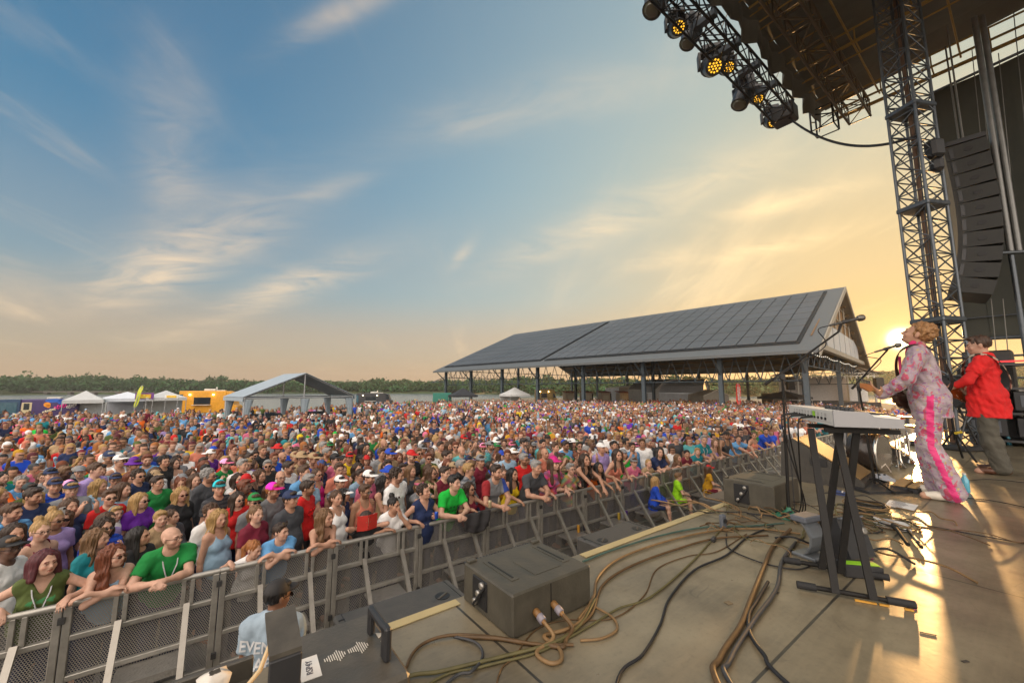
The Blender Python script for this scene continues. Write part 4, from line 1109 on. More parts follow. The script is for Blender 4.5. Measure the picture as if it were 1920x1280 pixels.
def dress_head(root, p, hair=None, hcol=(.05, .03, .02), hat=None, hatcol=(.05, .08, .2), glasses=None, on_top=False):
    M = p.head_mat()
    def put(name, me, col=None, extra=None):
        o = link(name, me, root, color=col); o.matrix_local = M @ (extra or Matrix.Identity(4)); return o
    if hair: put('hair', get(HAIRS, hair, hair_mesh), hcol)
    if hat: put('hat', get(HATS, hat, hat_mesh), hatcol)
    if glasses:
        put('sunglasses' if glasses == 'dark' else 'glasses', get(GLS, glasses == 'clear', glasses_mesh), (0, 0, 0), (Matrix.Translation((0, .02, .105)) @ Matrix.Rotation(-.25, 4, 'X')) if on_top else None)
# ------------------------------------------------------------------ stage floor, pit, barricade
def deck_mat():
    m = bpy.data.materials.new('stage_deck'); m.use_nodes = True; t = m.node_tree; b = t.nodes['Principled BSDF']
    tc = t.nodes.new('ShaderNodeTexCoord'); v = tc.outputs['Object']
    n1 = NOISE(t, v, 1.3, 6, .65); n2 = NOISE(t, MAPV(t, v, rot=(0, 0, .35), scale=(1, 14, 1)), 3.0, 6, .7); n3 = NOISE(t, v, 40, 3, .6)
    c = RAMP(t, n1, [(.32, (.085, .068, .043)), (.50, (.165, .135, .086)), (.68, (.235, .195, .125))])
    c = MIXC(t, MATH(t, 'MULTIPLY', RAMP(t, n2, [(.45, 0), (.66, 1)]), .2), c, (.27, .215, .135))
    c = MIXC(t, MATH(t, 'MULTIPLY', RAMP(t, n3, [(.55, 0), (.75, 1)]), .25), c, (.05, .045, .035))
    # scuffs: thin dark arcs where gear was dragged
    wv = t.nodes.new('ShaderNodeTexVoronoi'); wv.feature = 'DISTANCE_TO_EDGE'; wv.inputs['Scale'].default_value = 1.7
    dv = t.nodes.new('ShaderNodeVectorMath'); dv.operation = 'ADD'
    nz = t.nodes.new('ShaderNodeTexNoise'); nz.inputs['Scale'].default_value = 1.1; t.links.new(v, nz.inputs['Vector'])
    t.links.new(MAPV(t, v, scale=(1, 2.3, 1)), dv.inputs[0]); t.links.new(nz.outputs['Color'], dv.inputs[1]); t.links.new(dv.outputs[0], wv.inputs['Vector'])
    sc = RAMP(t, wv.outputs['Distance'], [(.0, 1.0), (.010, 0.0)]); sc = MATH(t, 'MULTIPLY', sc, RAMP(t, NOISE(t, v, 2.2, 3), [(.56, 0), (.68, .7)]))
    c = MIXC(t, sc, c, (.03, .026, .02))
    # seams between the deck panels
    br = t.nodes.new('ShaderNodeTexBrick'); br.offset = 0; br.inputs['Scale'].default_value = 1; br.inputs['Mortar Size'].default_value = .007; br.inputs['Mortar Smooth'].default_value = .2
    br.inputs['Brick Width'].default_value = 2.44; br.inputs['Row Height'].default_value = 1.22
    t.links.new(MAPV(t, v, loc=(-1.06, -.75, 0)), br.inputs['Vector'])
    c = MIXC(t, MATH(t, 'MULTIPLY', br.outputs['Fac'], .9), c, (.02, .018, .015))
    t.links.new(c, b.inputs['Base Color'])
    t.links.new(RAMP(t, NOISE(t, v, 5, 6, .7), [(.3, .27), (.7, .48)]), b.inputs['Roughness'])
    b.inputs['Specular IOR Level'].default_value = .62
    bp = t.nodes.new('ShaderNodeBump'); bp.inputs['Strength'].default_value = .22; bp.inputs['Distance'].default_value = .004
    h = MATH(t, 'SUBTRACT', NOISE(t, v, 9, 6, .7), br.outputs['Fac']); t.links.new(h, bp.inputs['Height']); t.links.new(bp.outputs[0], b.inputs['Normal'])
    return m
def stage():
    f = bpy.data.objects.new('stage_floor', None)
    m = MB(); S0, S1, n0, n1 = -5.0, 16.5, EDGE_N, 10.0
    m.box(((S0 + S1) / 2, -(n0 + n1) / 2, -.16), (S1 - S0, n1 - n0, .32))
    o = obj('stage_floor', m, deck_mat()); o.location = (0, 0, STAGE_Z); o.rotation_euler = (0, 0, RZ_E); tag(o, kind='structure')
    k = MB(); k.box(((S0 + S1) / 2, -n0 - .05, -1.26), (S1 - S0, .05, 1.87)); k = obj('skirt_wall', k, mat('black_drape', (.015, .015, .016), .9, stretch=(6, 6, .3))); k.location = (0, 0, STAGE_Z); k.rotation_euler = (0, 0, RZ_E); tag(k, kind='structure')
    tp = mat('pale_tape', (.42, .34, .17), .6, var=.1)
    for (a, b, w, lab) in (((722, 1186), (862, 1132), .055, 'wide pale tape strip on the stage lip left of the front box'), ((1100, 1046), (1475, 893), .06, 'long pale tape strip along the stage lip behind the front box')):
        p, q = at_z(*a, STAGE_Z), at_z(*b, STAGE_Z); s0, s1 = sn(p)[0], sn(q)[0]
        g = MB(); g.box(((s0 + s1) / 2, -EDGE_N - w / 2 - .012, .004), (s1 - s0, w, .004)); o = obj('tape_strip', g, tp); o.location = (0, 0, STAGE_Z); o.rotation_euler = (0, 0, RZ_E); tag(o, lab, 'tape')
stage()
ALU = mat('dull_aluminium', (.43, .41, .37), .42, .65, .22, 9); ALU2 = mat('bright_aluminium', (.36, .335, .295), .38, .7, .15, 9)
def perf_mat():
    m = bpy.data.materials.new('perforated_sheet'); m.use_nodes = True; t = m.node_tree; b = t.nodes['Principled BSDF']
    b.inputs['Base Color'].default_value = (.40, .38, .35, 1); b.inputs['Metallic'].default_value = .6; b.inputs['Roughness'].default_value = .45
    tc = t.nodes.new('ShaderNodeTexCoord'); sp = t.nodes.new('ShaderNodeSeparateXYZ'); t.links.new(tc.outputs['Object'], sp.inputs[0])
    P = .022
    def cell(ox, oz):
        fx = MATH(t, 'SUBTRACT', MATH(t, 'FRACT', MATH(t, 'ADD', MATH(t, 'DIVIDE', sp.outputs[0], P), ox + 50)), .5)
        fz = MATH(t, 'MULTIPLY', MATH(t, 'SUBTRACT', MATH(t, 'FRACT', MATH(t, 'ADD', MATH(t, 'DIVIDE', sp.outputs[2], P * 1.73), oz + 50)), .5), 1.73)
        return MATH(t, 'SQRT', MATH(t, 'ADD', MATH(t, 'MULTIPLY', fx, fx), MATH(t, 'MULTIPLY', fz, fz)))
    d = MATH(t, 'MINIMUM', cell(0, 0), cell(.5, .5)); hole = MATH(t, 'LESS_THAN', d, .36)
    tr = t.nodes.new('ShaderNodeBsdfTransparent'); mx = t.nodes.new('ShaderNodeMixShader')
    t.links.new(hole, mx.inputs[0]); t.links.new(b.outputs[0], mx.inputs[1]); t.links.new(tr.outputs[0], mx.inputs[2])
    t.links.new(mx.outputs[0], t.nodes['Material Output'].inputs[0]); return m
PANEL_W, RAIL_H = 1.27, 1.15
def barrier_panel(label, loc):
    """local x along the rail, -y towards the stage"""
    t = thing('barrier_panel', label, 'barrier', loc, RZ_E, 'crowd barrier panels along the pit'); w = PANEL_W
    f = MB()
    for x in (.035, w - .035): f.bbox((x, 0, .56), (.062, .06, 1.08), .006)
    for z in (.06, .42, .80): f.bbox((w / 2, -.006, z), (w - .13, .05, .05), .005)
    f.pipe([(.0, 0, RAIL_H - .03), (w / 2, 0, RAIL_H - .03), (w - .004, 0, RAIL_H - .03)], .032, 10)
    for x in (w * .30, w * .36, w * .80, w * .74): f.bbox((x, -.006, .96), (.04, .045, .28), .004)
    obj('frame', f, ALU, t)
    p = MB(); p.quad((.06, .02, .05), (w - .06, .02, .05), (w - .06, .02, RAIL_H - .05), (.06, .02, RAIL_H - .05)); obj('perforated_sheet', p, PERF, t, norm=False)
    for x in (w * .33, w * .77):
        b = MB(); b.box((x, -.36, .44), (.055, .035, 1.06), M=None, ax=((1, 0, 0), Vector((0, .62, 0.0)).normalized())) if False else None
        q = MB(); a0, a1 = Vector((x, -.05, .86)), Vector((x, -.66, .03)); d = (a1 - a0); q.box((a0 + a1) / 2, (.055, d.length, .045), ax=((1, 0, 0), d)); br = obj('brace', q, ALU2, t)
        g = MB(); g.prism([(x + .02, -.42, .33), (x + .02, -.28, .33), (x + .02, -.42, .22)], (.02, 0, 0)); obj('gusset', g, ALU2, br)
    s = MB(); s.bbox((w * .55, -.20, .36), (w * .40, .34, .035), .004); s.box((w * .55, -.375, .345), (w * .42, .03, .07)); obj('step_plate', s, TREAD, t)
    b = MB(); b.bbox((w / 2, .42, .015), (w - .02, 1.0, .03), .004); obj('base_plate', b, TREAD, t)
    b = MB(); b.bbox((w * .5, -.36, .02), (w * .7, .66, .03), .004); obj('foot_plate', b, TREAD, t)
    c = MB(); c.box((w - .002, -.045, .99), (.05, .03, .06)); obj('latch', c, mat('dark_latch', (.04, .04, .04), .5), t); c = MB(); c.box((w - .002, -.045, .2), (.05, .03, .06)); obj('latch', c, mat('dark_latch', (.04, .04, .04), .5), t)
    return t
def tread_mat():
    m = mat('tread_plate', (.40, .385, .36), .38, .75, .15, 10); t = m.node_tree; b = t.nodes['Principled BSDF']
    tc = t.nodes.new('ShaderNodeTexCoord'); ck = t.nodes.new('ShaderNodeTexVoronoi'); ck.inputs['Scale'].default_value = 42; ck.distance = 'MANHATTAN'
    t.links.new(MAPV(t, tc.outputs['Object'], rot=(0, 0, .8)), ck.inputs['Vector']); bp = t.nodes.new('ShaderNodeBump'); bp.inputs['Strength'].default_value = .8; bp.inputs['Distance'].default_value = .004
    t.links.new(ck.outputs['Distance'], bp.inputs['Height']); t.links.new(bp.outputs[0], b.inputs['Normal']); return m
PERF = perf_mat(); TREAD = tread_mat()
PANELS = ['barrier panel under the red haired woman in a green shirt', 'barrier panel in front of the woman in the grey blue tank top', 'barrier panel behind the event staff worker, below the boy in blue',
          'barrier panel below the girl with the red book', 'barrier panel below the woman holding a blue can', 'barrier panel below the man in the bright green shirt', 'barrier panel with a dark jacket hung over it', 'barrier panel below the man in the dark grey shirt',
          'barrier panel with bottles standing on its step', 'barrier panel below the long armed woman in black', 'barrier panel with cans standing on its step', 'barrier panel where the girl in the blue hoodie sits', 'barrier panel where the boy in lime green sits', 'barrier panel where the child in mustard sits',
          'barrier panel just beyond the child in mustard', 'barrier panel second beyond the child in mustard', 'barrier panel third beyond the child in mustard', 'barrier panel fourth beyond the child in mustard', 'barrier panel fifth beyond the child in mustard', 'barrier panel sixth beyond the child in mustard', 'barrier panel at the far end near the side monitor', 'last barrier panel, seen behind the keyboard legs']
BP0 = -1.07 - PANEL_W
_bp = None
for i in range(-1, 21):
    loc = W(BP0 + PANEL_W * i, RAIL_N); lab = PANELS[i + 1]
    _bp = barrier_panel(lab, loc) if _bp is None else _bp
    if i > -1: dup(_bp, loc, RZ_E, lab)
BLK = mat('black_paint', (.062, .058, .052), .55, 0, .25, 12, bump=.25); BLK2 = mat('black_plastic', (.022, .022, .024), .45, var=.2); DKM = mat('dark_steel', (.06, .06, .062), .4, .6)
def pit_sub(s0, label, L=1.22):
    t = thing('bass_speaker', label, 'speaker', W(s0, EDGE_N - 1.1), RZ_E, 'bass speakers on the pit floor'); m = MB(); m.bbox((L / 2, .55, .60), (L, 1.1, 1.2), .02); obj('cabinet', m, BLK, t)
    g = MB()
    for x in (.22, L - .22): g.lathe([(.005, 0), (.075, 0), (.075, .004)], (x, .80, 1.2), 20); 
    hl = obj('pole_cup', g, mat('socket_black', (.008, .008, .009), .5), t); hl['kind'] = 'stuff'
    g = MB()
    for x in (.22, L - .22): g.box((x, .80, 1.206), (.15, .022, .006), rz=.5)
    obj('cup_bar', g, BLK, t)['kind'] = 'stuff'
    g = MB(); g.box((.07, .55, 1.202), (.006, 1.05, .004)); g.box((.05, .97, 1.203), (.05, .012, .006)); g.box((L - .07, .55, 1.202), (.006, 1.05, .004)); obj('lid_seam', g, mat('socket_black'), t)
    for x in (-.003, L + .003):
        g = MB(); g.bbox((x, .6, .75), (.02, .22, .12), .005); obj('handle', g, mat('socket_black'), t)
pit_sub(1.02, 'large black bass speaker in the pit left of the front box', 1.2); pit_sub(4.25, 'large black bass speaker in the pit beyond the front box', 1.22); pit_sub(7.62, 'large black bass speaker in the pit beside the yellow sitting child', 1.22)

# ------------------------------------------------------------------ boxes on the lip of the stage
def front_box(s0, n0, L, D, H, label, recess, conn=True):
    t = thing('front_fill_speaker', label, 'speaker', W(s0, n0, STAGE_Z), RZ_E); m = MB()
    m.bbox((L / 2, D / 2, H / 2), (L, D, H), .008); obj('cabinet', m, mat('olive_black_paint', (.062, .055, .04), .5, 0, .3, 10, bump=.2), t)
    g = MB(); g.bbox((-.001, D * .62, H * .52), (.012, D * .30, H * .72), .004); r = obj('recess', g, mat('socket_black', (.008, .008, .009), .5), t)
    rg = random.Random(int(s0 * 100)); 
    for i in range(3):
        k = MB(); M = Matrix.Rotation(math.pi / 2, 4, 'Y'); k.lathe([(.008, -.012), (.016, -.01), (.016, .006), (.009, .008)], (-.012, D * (.54 + .07 * i), H * (.78 - .25 * i)), 12, M=M); obj('socket', k, mat('steel_socket', (.35, .33, .3), .35, .8), r)
    k = MB(); k.pipe([(-.012, D * .5, H * .75), (-.03, D * .55, H * .55), (-.02, D * .62, H * .4), (-.03, D * .66, H * .25), (-.012, D * .7, H * .15)], .006, 5); obj('cable_tail', k, mat('black_cable', (.015, .015, .016), .5), r)
    for x in (.10, L - .07):
        g = MB(); g.box((x, D * .55, H + .0015), (.045, D * .6, .003)); tr = obj('track_plate', g, mat('olive_black_paint'), t); q = MB(); q.box((x, D * .55, H + .004), (.008, D * .5, .003)); obj('slot', q, mat('socket_black'), tr)
    g = MB(); g.box((L * .58, D * .42, H + .001), (L * .34, D * .42, .002)); obj('lid_panel', g, mat('olive_black_paint'), t)
    for x in (.035, L - .035):
        g = MB(); g.bbox((x, D - .02, H + .006), (.05, .035, .012), .003); obj('corner_block', g, mat('olive_black_paint'), t)
    g = MB()
    for i in range(int(L / .02)): g.box((.01 + i * .02, D + .004, H - .01), (.010, .012, .014))
    obj('grille_edge', g, DKM, t)
    g = MB(); g.box((L * .45, -.0015, H / 2), (.003, .003, H * .9)); obj('lid_seam', g, mat('socket_black'), t)
    if conn:
        for x in (.13, .24):
            g = MB(); M = Matrix.Rotation(math.pi / 2 + .35, 4, 'X'); g.lathe([(.014, 0), (.017, .004), (.017, .03), (.013, .032), (.013, .055), (.009, .075)], (x, -.0, .085), 12, M=M); c = obj('connector', g, mat('amber_plug', (.20, .10, .03), .5), t)
            q = MB(); q.lathe([(.0175, .032), (.0185, .034), (.0185, .06), (.0145, .062)], (x, 0, .085), 12, M=M); obj('collar', q, mat('grey_collar', (.22, .20, .23), .5), c)
    return t
front_box(1.12, -1.49, .51, .43, .185, 'low black speaker box with two plugs on the stage lip', True)
front_box(4.01, -1.49, .60, .44, .235, 'low black speaker box on the stage lip by the microphone stand', True, False)
def lip_fixture():
    t = thing('strapped_speaker', 'black speaker with paper label and waveform print at the stage corner', 'speaker', W(.235, -1.22, STAGE_Z), RZ_E)
    L, D, H = .30, .40, .25
    sp = mat('scuffed_black', (.075, .066, .052), .42, 0, .3, 14, bump=.2)
    m = MB(); m.bbox((L / 2, D / 2, H / 2), (L, D, H), .012); obj('cabinet', m, sp, t)
    g = MB(); g.box((.055, D * .50, H + .0015), (.055, .11, .002), rz=-.05); lb = obj('paper_label', g, mat('white_paper', (.66, .64, .60), .8), t)
    tm = text_mesh('RSP4Y', .026, .0006); tm.materials.append(mat('pen_ink', (.10, .10, .12), .7)); o = link('writing', tm, lb); o.location = (.055, D * .50, H + .0035); o.rotation_euler = (0, 0, math.pi / 2 - .1)
    g = MB(); rg = random.Random(4)
    for k in range(2):
        for i in range(10):
            h = (.018 + .055 * math.exp(-((i - 4.5) / 3.5) ** 2)) * rg.uniform(.4, 1.0); g.box((.100 + k * .072 + i * .0066, D * .52, H + .0015), (.0026, h, .0012))
    obj('waveform_print', g, mat('pale_print', (.55, .52, .46), .7), t)
    for k in range(2):
        g = MB(); y = D * .5 - .02 + k * .055; g.prism([(.272, y - .018, H + .001), (.296, y, H + .001), (.272, y + .018, H + .001)], (0, 0, .0012)); obj('warning_print', g, mat('pale_print'), t)
    g = MB(); g.bbox((.255, .10, H + .05), (.022, .045, .10), .006); g.bbox((.255, .24, H + .05), (.022, .045, .10), .006) if False else None
    g.bbox((.255, .17, H + .085), (.022, .18, .022), .006); g.bbox((.255, .25, H + .05), (.022, .028, .09), .006); obj('handle', g, BLK2, t)
    # yoke plate standing at the near end, with two round holes
    y = MB(); y.bbox((-.040, .02, .20), (.075, .014, .42), .003); yo = obj('yoke_plate', y, BLK2, t)
    g = MB(); g.prism([(-.0775, .02, .41), (-.0025, .02, .41), (-.0025, .16, .455), (-.0775, .16, .455)], (0, 0, .012)); obj('folded_top', g, mat('scuffed_black'), yo)
    for z in (.30, .235):
        g = MB(); g.lathe([(.002, 0), (.014, 0), (.014, .003), (.002, .003)], (-.040, .012, z), 16, M=Matrix.Rotation(math.pi / 2, 4, 'X')); g2 = obj('bolt_hole', g, mat('pale_print'), yo)
    # shallow tray beyond the yoke
    g = MB(); x0, x1, y0, y1 = -.30, -.08, .02, .34
    g.bbox(((x0 + x1) / 2, (y0 + y1) / 2, .205), (x1 - x0, y1 - y0, .012), .003)
    for (c, d) in ((((x0 + x1) / 2, y1, .235), (x1 - x0, .02, .07)), ((x0, (y0 + y1) / 2, .235), (.02, y1 - y0, .07)), (((x0 + x1) / 2, y0, .235), (x1 - x0, .02, .07))): g.bbox(c, d, .004)
    obj('tray', g, mat('scuffed_black'), t)
    c = thing('cloth_pouch', 'white cloth pouch knotted with a pale cord in the tray', 'pouch', W(.05, -1.34, STAGE_Z + .212), RZ_E)
    g = MB(); k = 20; vs = []; prof = [(.075, 0), (.095, .02), (.085, .05), (.045, .085), (.020, .105), (.026, .13), (.032, .155), (.012, .165)]
    for j, (r, z) in enumerate(prof):
        for i in range(k):
            a = 2 * math.pi * i / k; rr = r * (1 + .16 * math.sin(a * 4 + j * .6) + .08 * math.sin(a * 9)); vs.append((rr * math.cos(a) * 1.1, rr * math.sin(a), z))
    g.add(vs, [(j * k + i, j * k + (i + 1) % k, (j + 1) * k + (i + 1) % k, (j + 1) * k + i) for j in range(len(prof) - 1) for i in range(k)], True); obj('bag', g, mat('white_cotton', (.62, .58, .52), .9, bump=.3), c)
    g = MB(); g.pipe([(-.01, -.02, .105), (.05, -.03, .10), (.10, .0, .13), (.13, .03, .19), (.135, .05, .23)], .006, 6); g.pipe([(.03 * math.cos(a * .4), .028 * math.sin(a * .4), .105) for a in range(16)], .007, 6, True); obj('cord', g, mat('pale_cord', (.62, .46, .26), .7), c)
lip_fixture()

# ------------------------------------------------------------------ cables over the floor
def smooth(pts, n=8):
    P = [Vector(p) for p in pts]; P = [P[0] * 2 - P[1]] + P + [P[-1] * 2 - P[-2]]; out = []
    for i in range(1, len(P) - 2):
        a, b, c, d = P[i - 1:i + 3]
        for k in range(n):
            t = k / n; out.append(.5 * ((2 * b) + (c - a) * t + (2 * a - 5 * b + 4 * c - d) * t * t + (3 * b - a - 3 * c + d) * t ** 3))
    out.append(P[-2]); return out
CAB = {'tan': (.20, .12, .05), 'black': (.012, .012, .014), 'brown': (.10, .055, .02), 'teal': (.05, .10, .08), 'olive': (.10, .085, .03), 'grey': (.045, .045, .047)}
def cable(pix, r, col, label, lift=0.0, name='cable'):
    pts = [at_z(u, v, STAGE_Z + r + lift * (i % 2)) for i, (u, v) in enumerate(pix)]
    for end, nxt in ((0, 1), (-1, -2)):                # cables that leave the photograph run on over the floor behind the camera
        if pix[end][1] >= 1280:
            d = (pts[end] - pts[nxt]).normalized(); e = pts[end] + d * .5 + N1 * .3; f = e + N1 * 1.4 + E1 * .2
            for q in (e, f): q.z = STAGE_Z + r
            pts = [f, e] + pts if end == 0 else pts + [e, f]
    r *= .70; m = MB(); m.pipe(smooth(pts), r, 8); o = obj(name, m, mat('cable_' + col, CAB[col], .58, var=.3, scale=18)); tag(o, label, 'cable', 'cables on the stage floor'); return o
cable([(1085, 1160), (1112, 1122), (1122, 1080), (1162, 1046), (1240, 1017), (1330, 996), (1420, 991), (1500, 1000)], .0105, 'tan', 'thick tan cable curving from the front box to the cable pile')
cable([(1060, 1190), (1108, 1152), (1130, 1096), (1182, 1061), (1262, 1031), (1342, 1009), (1440, 1003)], .010, 'brown', 'thick brown cable running beside the tan one from the front box')
cable([(1093, 1052), (1150, 1030), (1240, 1003), (1320, 988), (1400, 986), (1470, 980)], .009, 'teal', 'greenish cable lying nearest the pale tape on the stage lip')
cable([(735, 1282), (830, 1257), (950, 1228), (1040, 1203), (1090, 1168), (1116, 1122)], .011, 'olive', 'thick olive cable from the stage corner past the plugs', .004)
cable([(800, 1285), (900, 1250), (1000, 1225), (1060, 1198), (1110, 1170), (1160, 1140), (1220, 1118), (1292, 1058), (1336, 1010), (1356, 986)], .0075, 'olive', 'long olive cable from the bottom of the floor to the cable pile')
cable([(768, 1290), (764, 1245), (790, 1208), (845, 1190), (930, 1194), (1005, 1207), (1075, 1208)], .0095, 'brown', 'brown cable looping left of the front box', .006)
cable([(850, 1192), (892, 1204), (905, 1228), (884, 1258), (835, 1283)], .008, 'grey', 'dark cable closing the loop left of the front box', .008)
cable([(1118, 1138), (1150, 1158), (1156, 1180), (1128, 1196), (1088, 1200)], .0085, 'tan', 'short cable loop at the right corner of the front box')
cable([(930, 1285), (965, 1230), (1005, 1180), (1060, 1162), (1150, 1158), (1208, 1115), (1232, 1066), (1290, 1042), (1345, 1033), (1400, 1000)], .0045, 'brown', 'thin brown cable snaking up the open floor')
cable([(1155, 1285), (1206, 1225), (1238, 1170), (1256, 1120), (1302, 1068), (1362, 1040), (1402, 1006), (1450, 985)], .0085, 'black', 'black cable crossing the middle of the open floor')
cable([(1348, 1285), (1350, 1232), (1388, 1172), (1408, 1122), (1432, 1062), (1450, 1022), (1482, 992)], .017, 'brown', 'fat brown cable bundle left of the keyboard stand')
cable([(1372, 1285), (1368, 1238), (1412, 1165), (1456, 1102), (1466, 1052), (1492, 1016)], .014, 'grey', 'fat dark cable bundle beside the brown one')
cable([(1482, 1285), (1432, 1226), (1406, 1186), (1404, 1152), (1418, 1128), (1440, 1090)], .012, 'black', 'black cable curling out to the bottom of the floor', .004)
cable([(1362, 1000), (1366, 1026), (1410, 1048), (1460, 1062), (1502, 1066), (1536, 1052)], .006, 'black', 'thin black cable swinging towards the keyboard stand foot')
cable([(1600, 972), (1660, 972), (1740, 985), (1830, 1002), (1930, 1020)], .006, 'black', 'black cable lying straight across the dark floor')
cable([(1800, 932), (1860, 938), (1930, 952)], .006, 'black', 'black cable crossing the floor behind the singer')
cable([(1780, 905), (1850, 898), (1930, 905)], .005, 'black', 'black cable by the guitarist in red')
def wcable(pts, r, col, label):
    m = MB(); m.pipe(smooth(pts), r, 8); o = obj('cable', m, mat('cable_' + col, CAB[col], .58, var=.3, scale=18)); tag(o, label, 'cable', 'cables on the stage floor')
def fl(u, v, r=.01): return at_z(u, v, STAGE_Z + r)
wcable([W(1.25, -1.422, STAGE_Z + .062), W(1.253, -1.37, STAGE_Z + .024), fl(1006, 1222), fl(1030, 1242), fl(1052, 1236), fl(1048, 1214), fl(1020, 1192), fl(1060, 1180), fl(1092, 1160), fl(1112, 1118)], .0085, 'tan', 'amber cable from the left plug of the front box, knotted once')
wcable([W(1.36, -1.422, STAGE_Z + .062), W(1.37, -1.37, STAGE_Z + .024), fl(1062, 1196), fl(1056, 1212), fl(1030, 1210), fl(985, 1205), fl(930, 1196), fl(860, 1193)], .0085, 'brown', 'brown cable from the right plug of the front box to the left loop')
def tangle():
    rg = random.Random(21); m = MB()
    for i in range(46):
        u, v = rg.uniform(1360, 1570), rg.uniform(945, 1015)
        if rg.random() < .3: u, v = rg.uniform(1560, 1700), rg.uniform(940, 972)
        c = at_z(u, v, STAGE_Z); a = rg.uniform(0, 6.28); L = rg.uniform(.15, .55); pts = []
        for k in range(7):
            a += rg.uniform(-.9, .9); c = c + Vector((math.cos(a), math.sin(a), 0)) * L / 4; pts.append(Vector((c.x, c.y, STAGE_Z + .008 + rg.random() * .05 * (1 if 0 < k < 6 else 0))))
        m.mi = rg.randrange(4); m.pipe(smooth(pts, 5), rg.uniform(.003, .008), 5)
    for cx, cy, n, rr in ((1625, 955, 9, .16), (1600, 985, 2, .17), (1660, 980, 2, .2), (1505, 975, 5, .13)):
        c = at_z(cx, cy, STAGE_Z)
        for i in range(n): m.mi = rg.randrange(4); r = rr * rg.uniform(.75, 1.1); m.pipe([c + Vector((r * math.cos(a * .3491) * (1 + .04 * math.sin(a + i)), r * math.sin(a * .3491), .007 + i * .006 + .004 * math.sin(a * 1.3 + i))) for a in range(18)], .0055, 5, True)
    o = obj('cable_tangle', m, [mat('cable_' + k, CAB[k], .42) for k in ('black', 'tan', 'olive', 'brown')]); tag(o, 'tangled heap of thin cables on the floor under the keyboard', 'cables', kind='stuff')
tangle()
def scraps():
    for i, (u, v, a, col, nm, w, h, lab) in enumerate(((1708, 1141, .4, (.55, .05, .22), 'pink_tape', .05, .03, 'pink tape mark at the end of the keyboard stand foot'), (1633, 1046, .9, (.55, .05, .22), 'pink_tape', .035, .02, 'small pink tape mark behind the keyboard legs'), (1456, 1111, .6, (.05, .04, .03), 'dark_scrap', .03, .02, 'dark scrap of tape on the floor left of the stand foot'), (1740, 1188, -.5, (.03, .027, .022), 'dark_scrap2', .055, .006, 'thin dark splinter on the floor right of the stand'), (1366, 1130, .3, (.16, .12, .07), 'tan_scrap', .035, .03, 'square of worn tape between the two long cables'), (1810, 1240, .2, (.04, .035, .03), 'dark_scrap', .03, .012, 'dark scrap on the shaded floor at the right'))):
        m = MB(); m.bbox((0, 0, .002), (w, h, .003), .001); o = obj('tape_mark', m, mat(nm, col, .7)); o.location = at_z(u, v, STAGE_Z); o.rotation_euler = (0, 0, a); tag(o, lab, 'tape mark', 'marks and scraps on the stage floor')
scraps()
def power_box(u, v, label, s=.07):
    c = at_z(u, v, STAGE_Z); t = thing('power_box', label, 'power box', c, .4); m = MB(); m.bbox((0, 0, s * .75), (s * .75, s * .5, s * 1.5), .008); obj('case', m, mat('grey_plastic', (.10, .11, .13), .5), t)
    m = MB(); m.lathe([(.012, 0), (.016, .003), (.016, .012)], (0, -s * .25, s * .9), 10, M=Matrix.Rotation(math.pi / 2, 4, 'X')); obj('socket', m, BLK2, t)
    m = MB(); m.pipe([(.02, 0, .02), (.09, .02, .03), (.15, .0, .012)], .008, 6); obj('cable', m, mat('cable_brown', CAB['brown']), t)
power_box(1356, 990, 'small grey power box upright beside the cable pile')
def plug(u, v):
    c = at_z(u, v, STAGE_Z); t = thing('cable_plug', 'black inline cable plug lying on the bare floor', 'plug', c, .9); m = MB(); m.bbox((0, 0, .014), (.07, .028, .028), .006); obj('body', m, BLK2, t)
plug(1338, 1014)
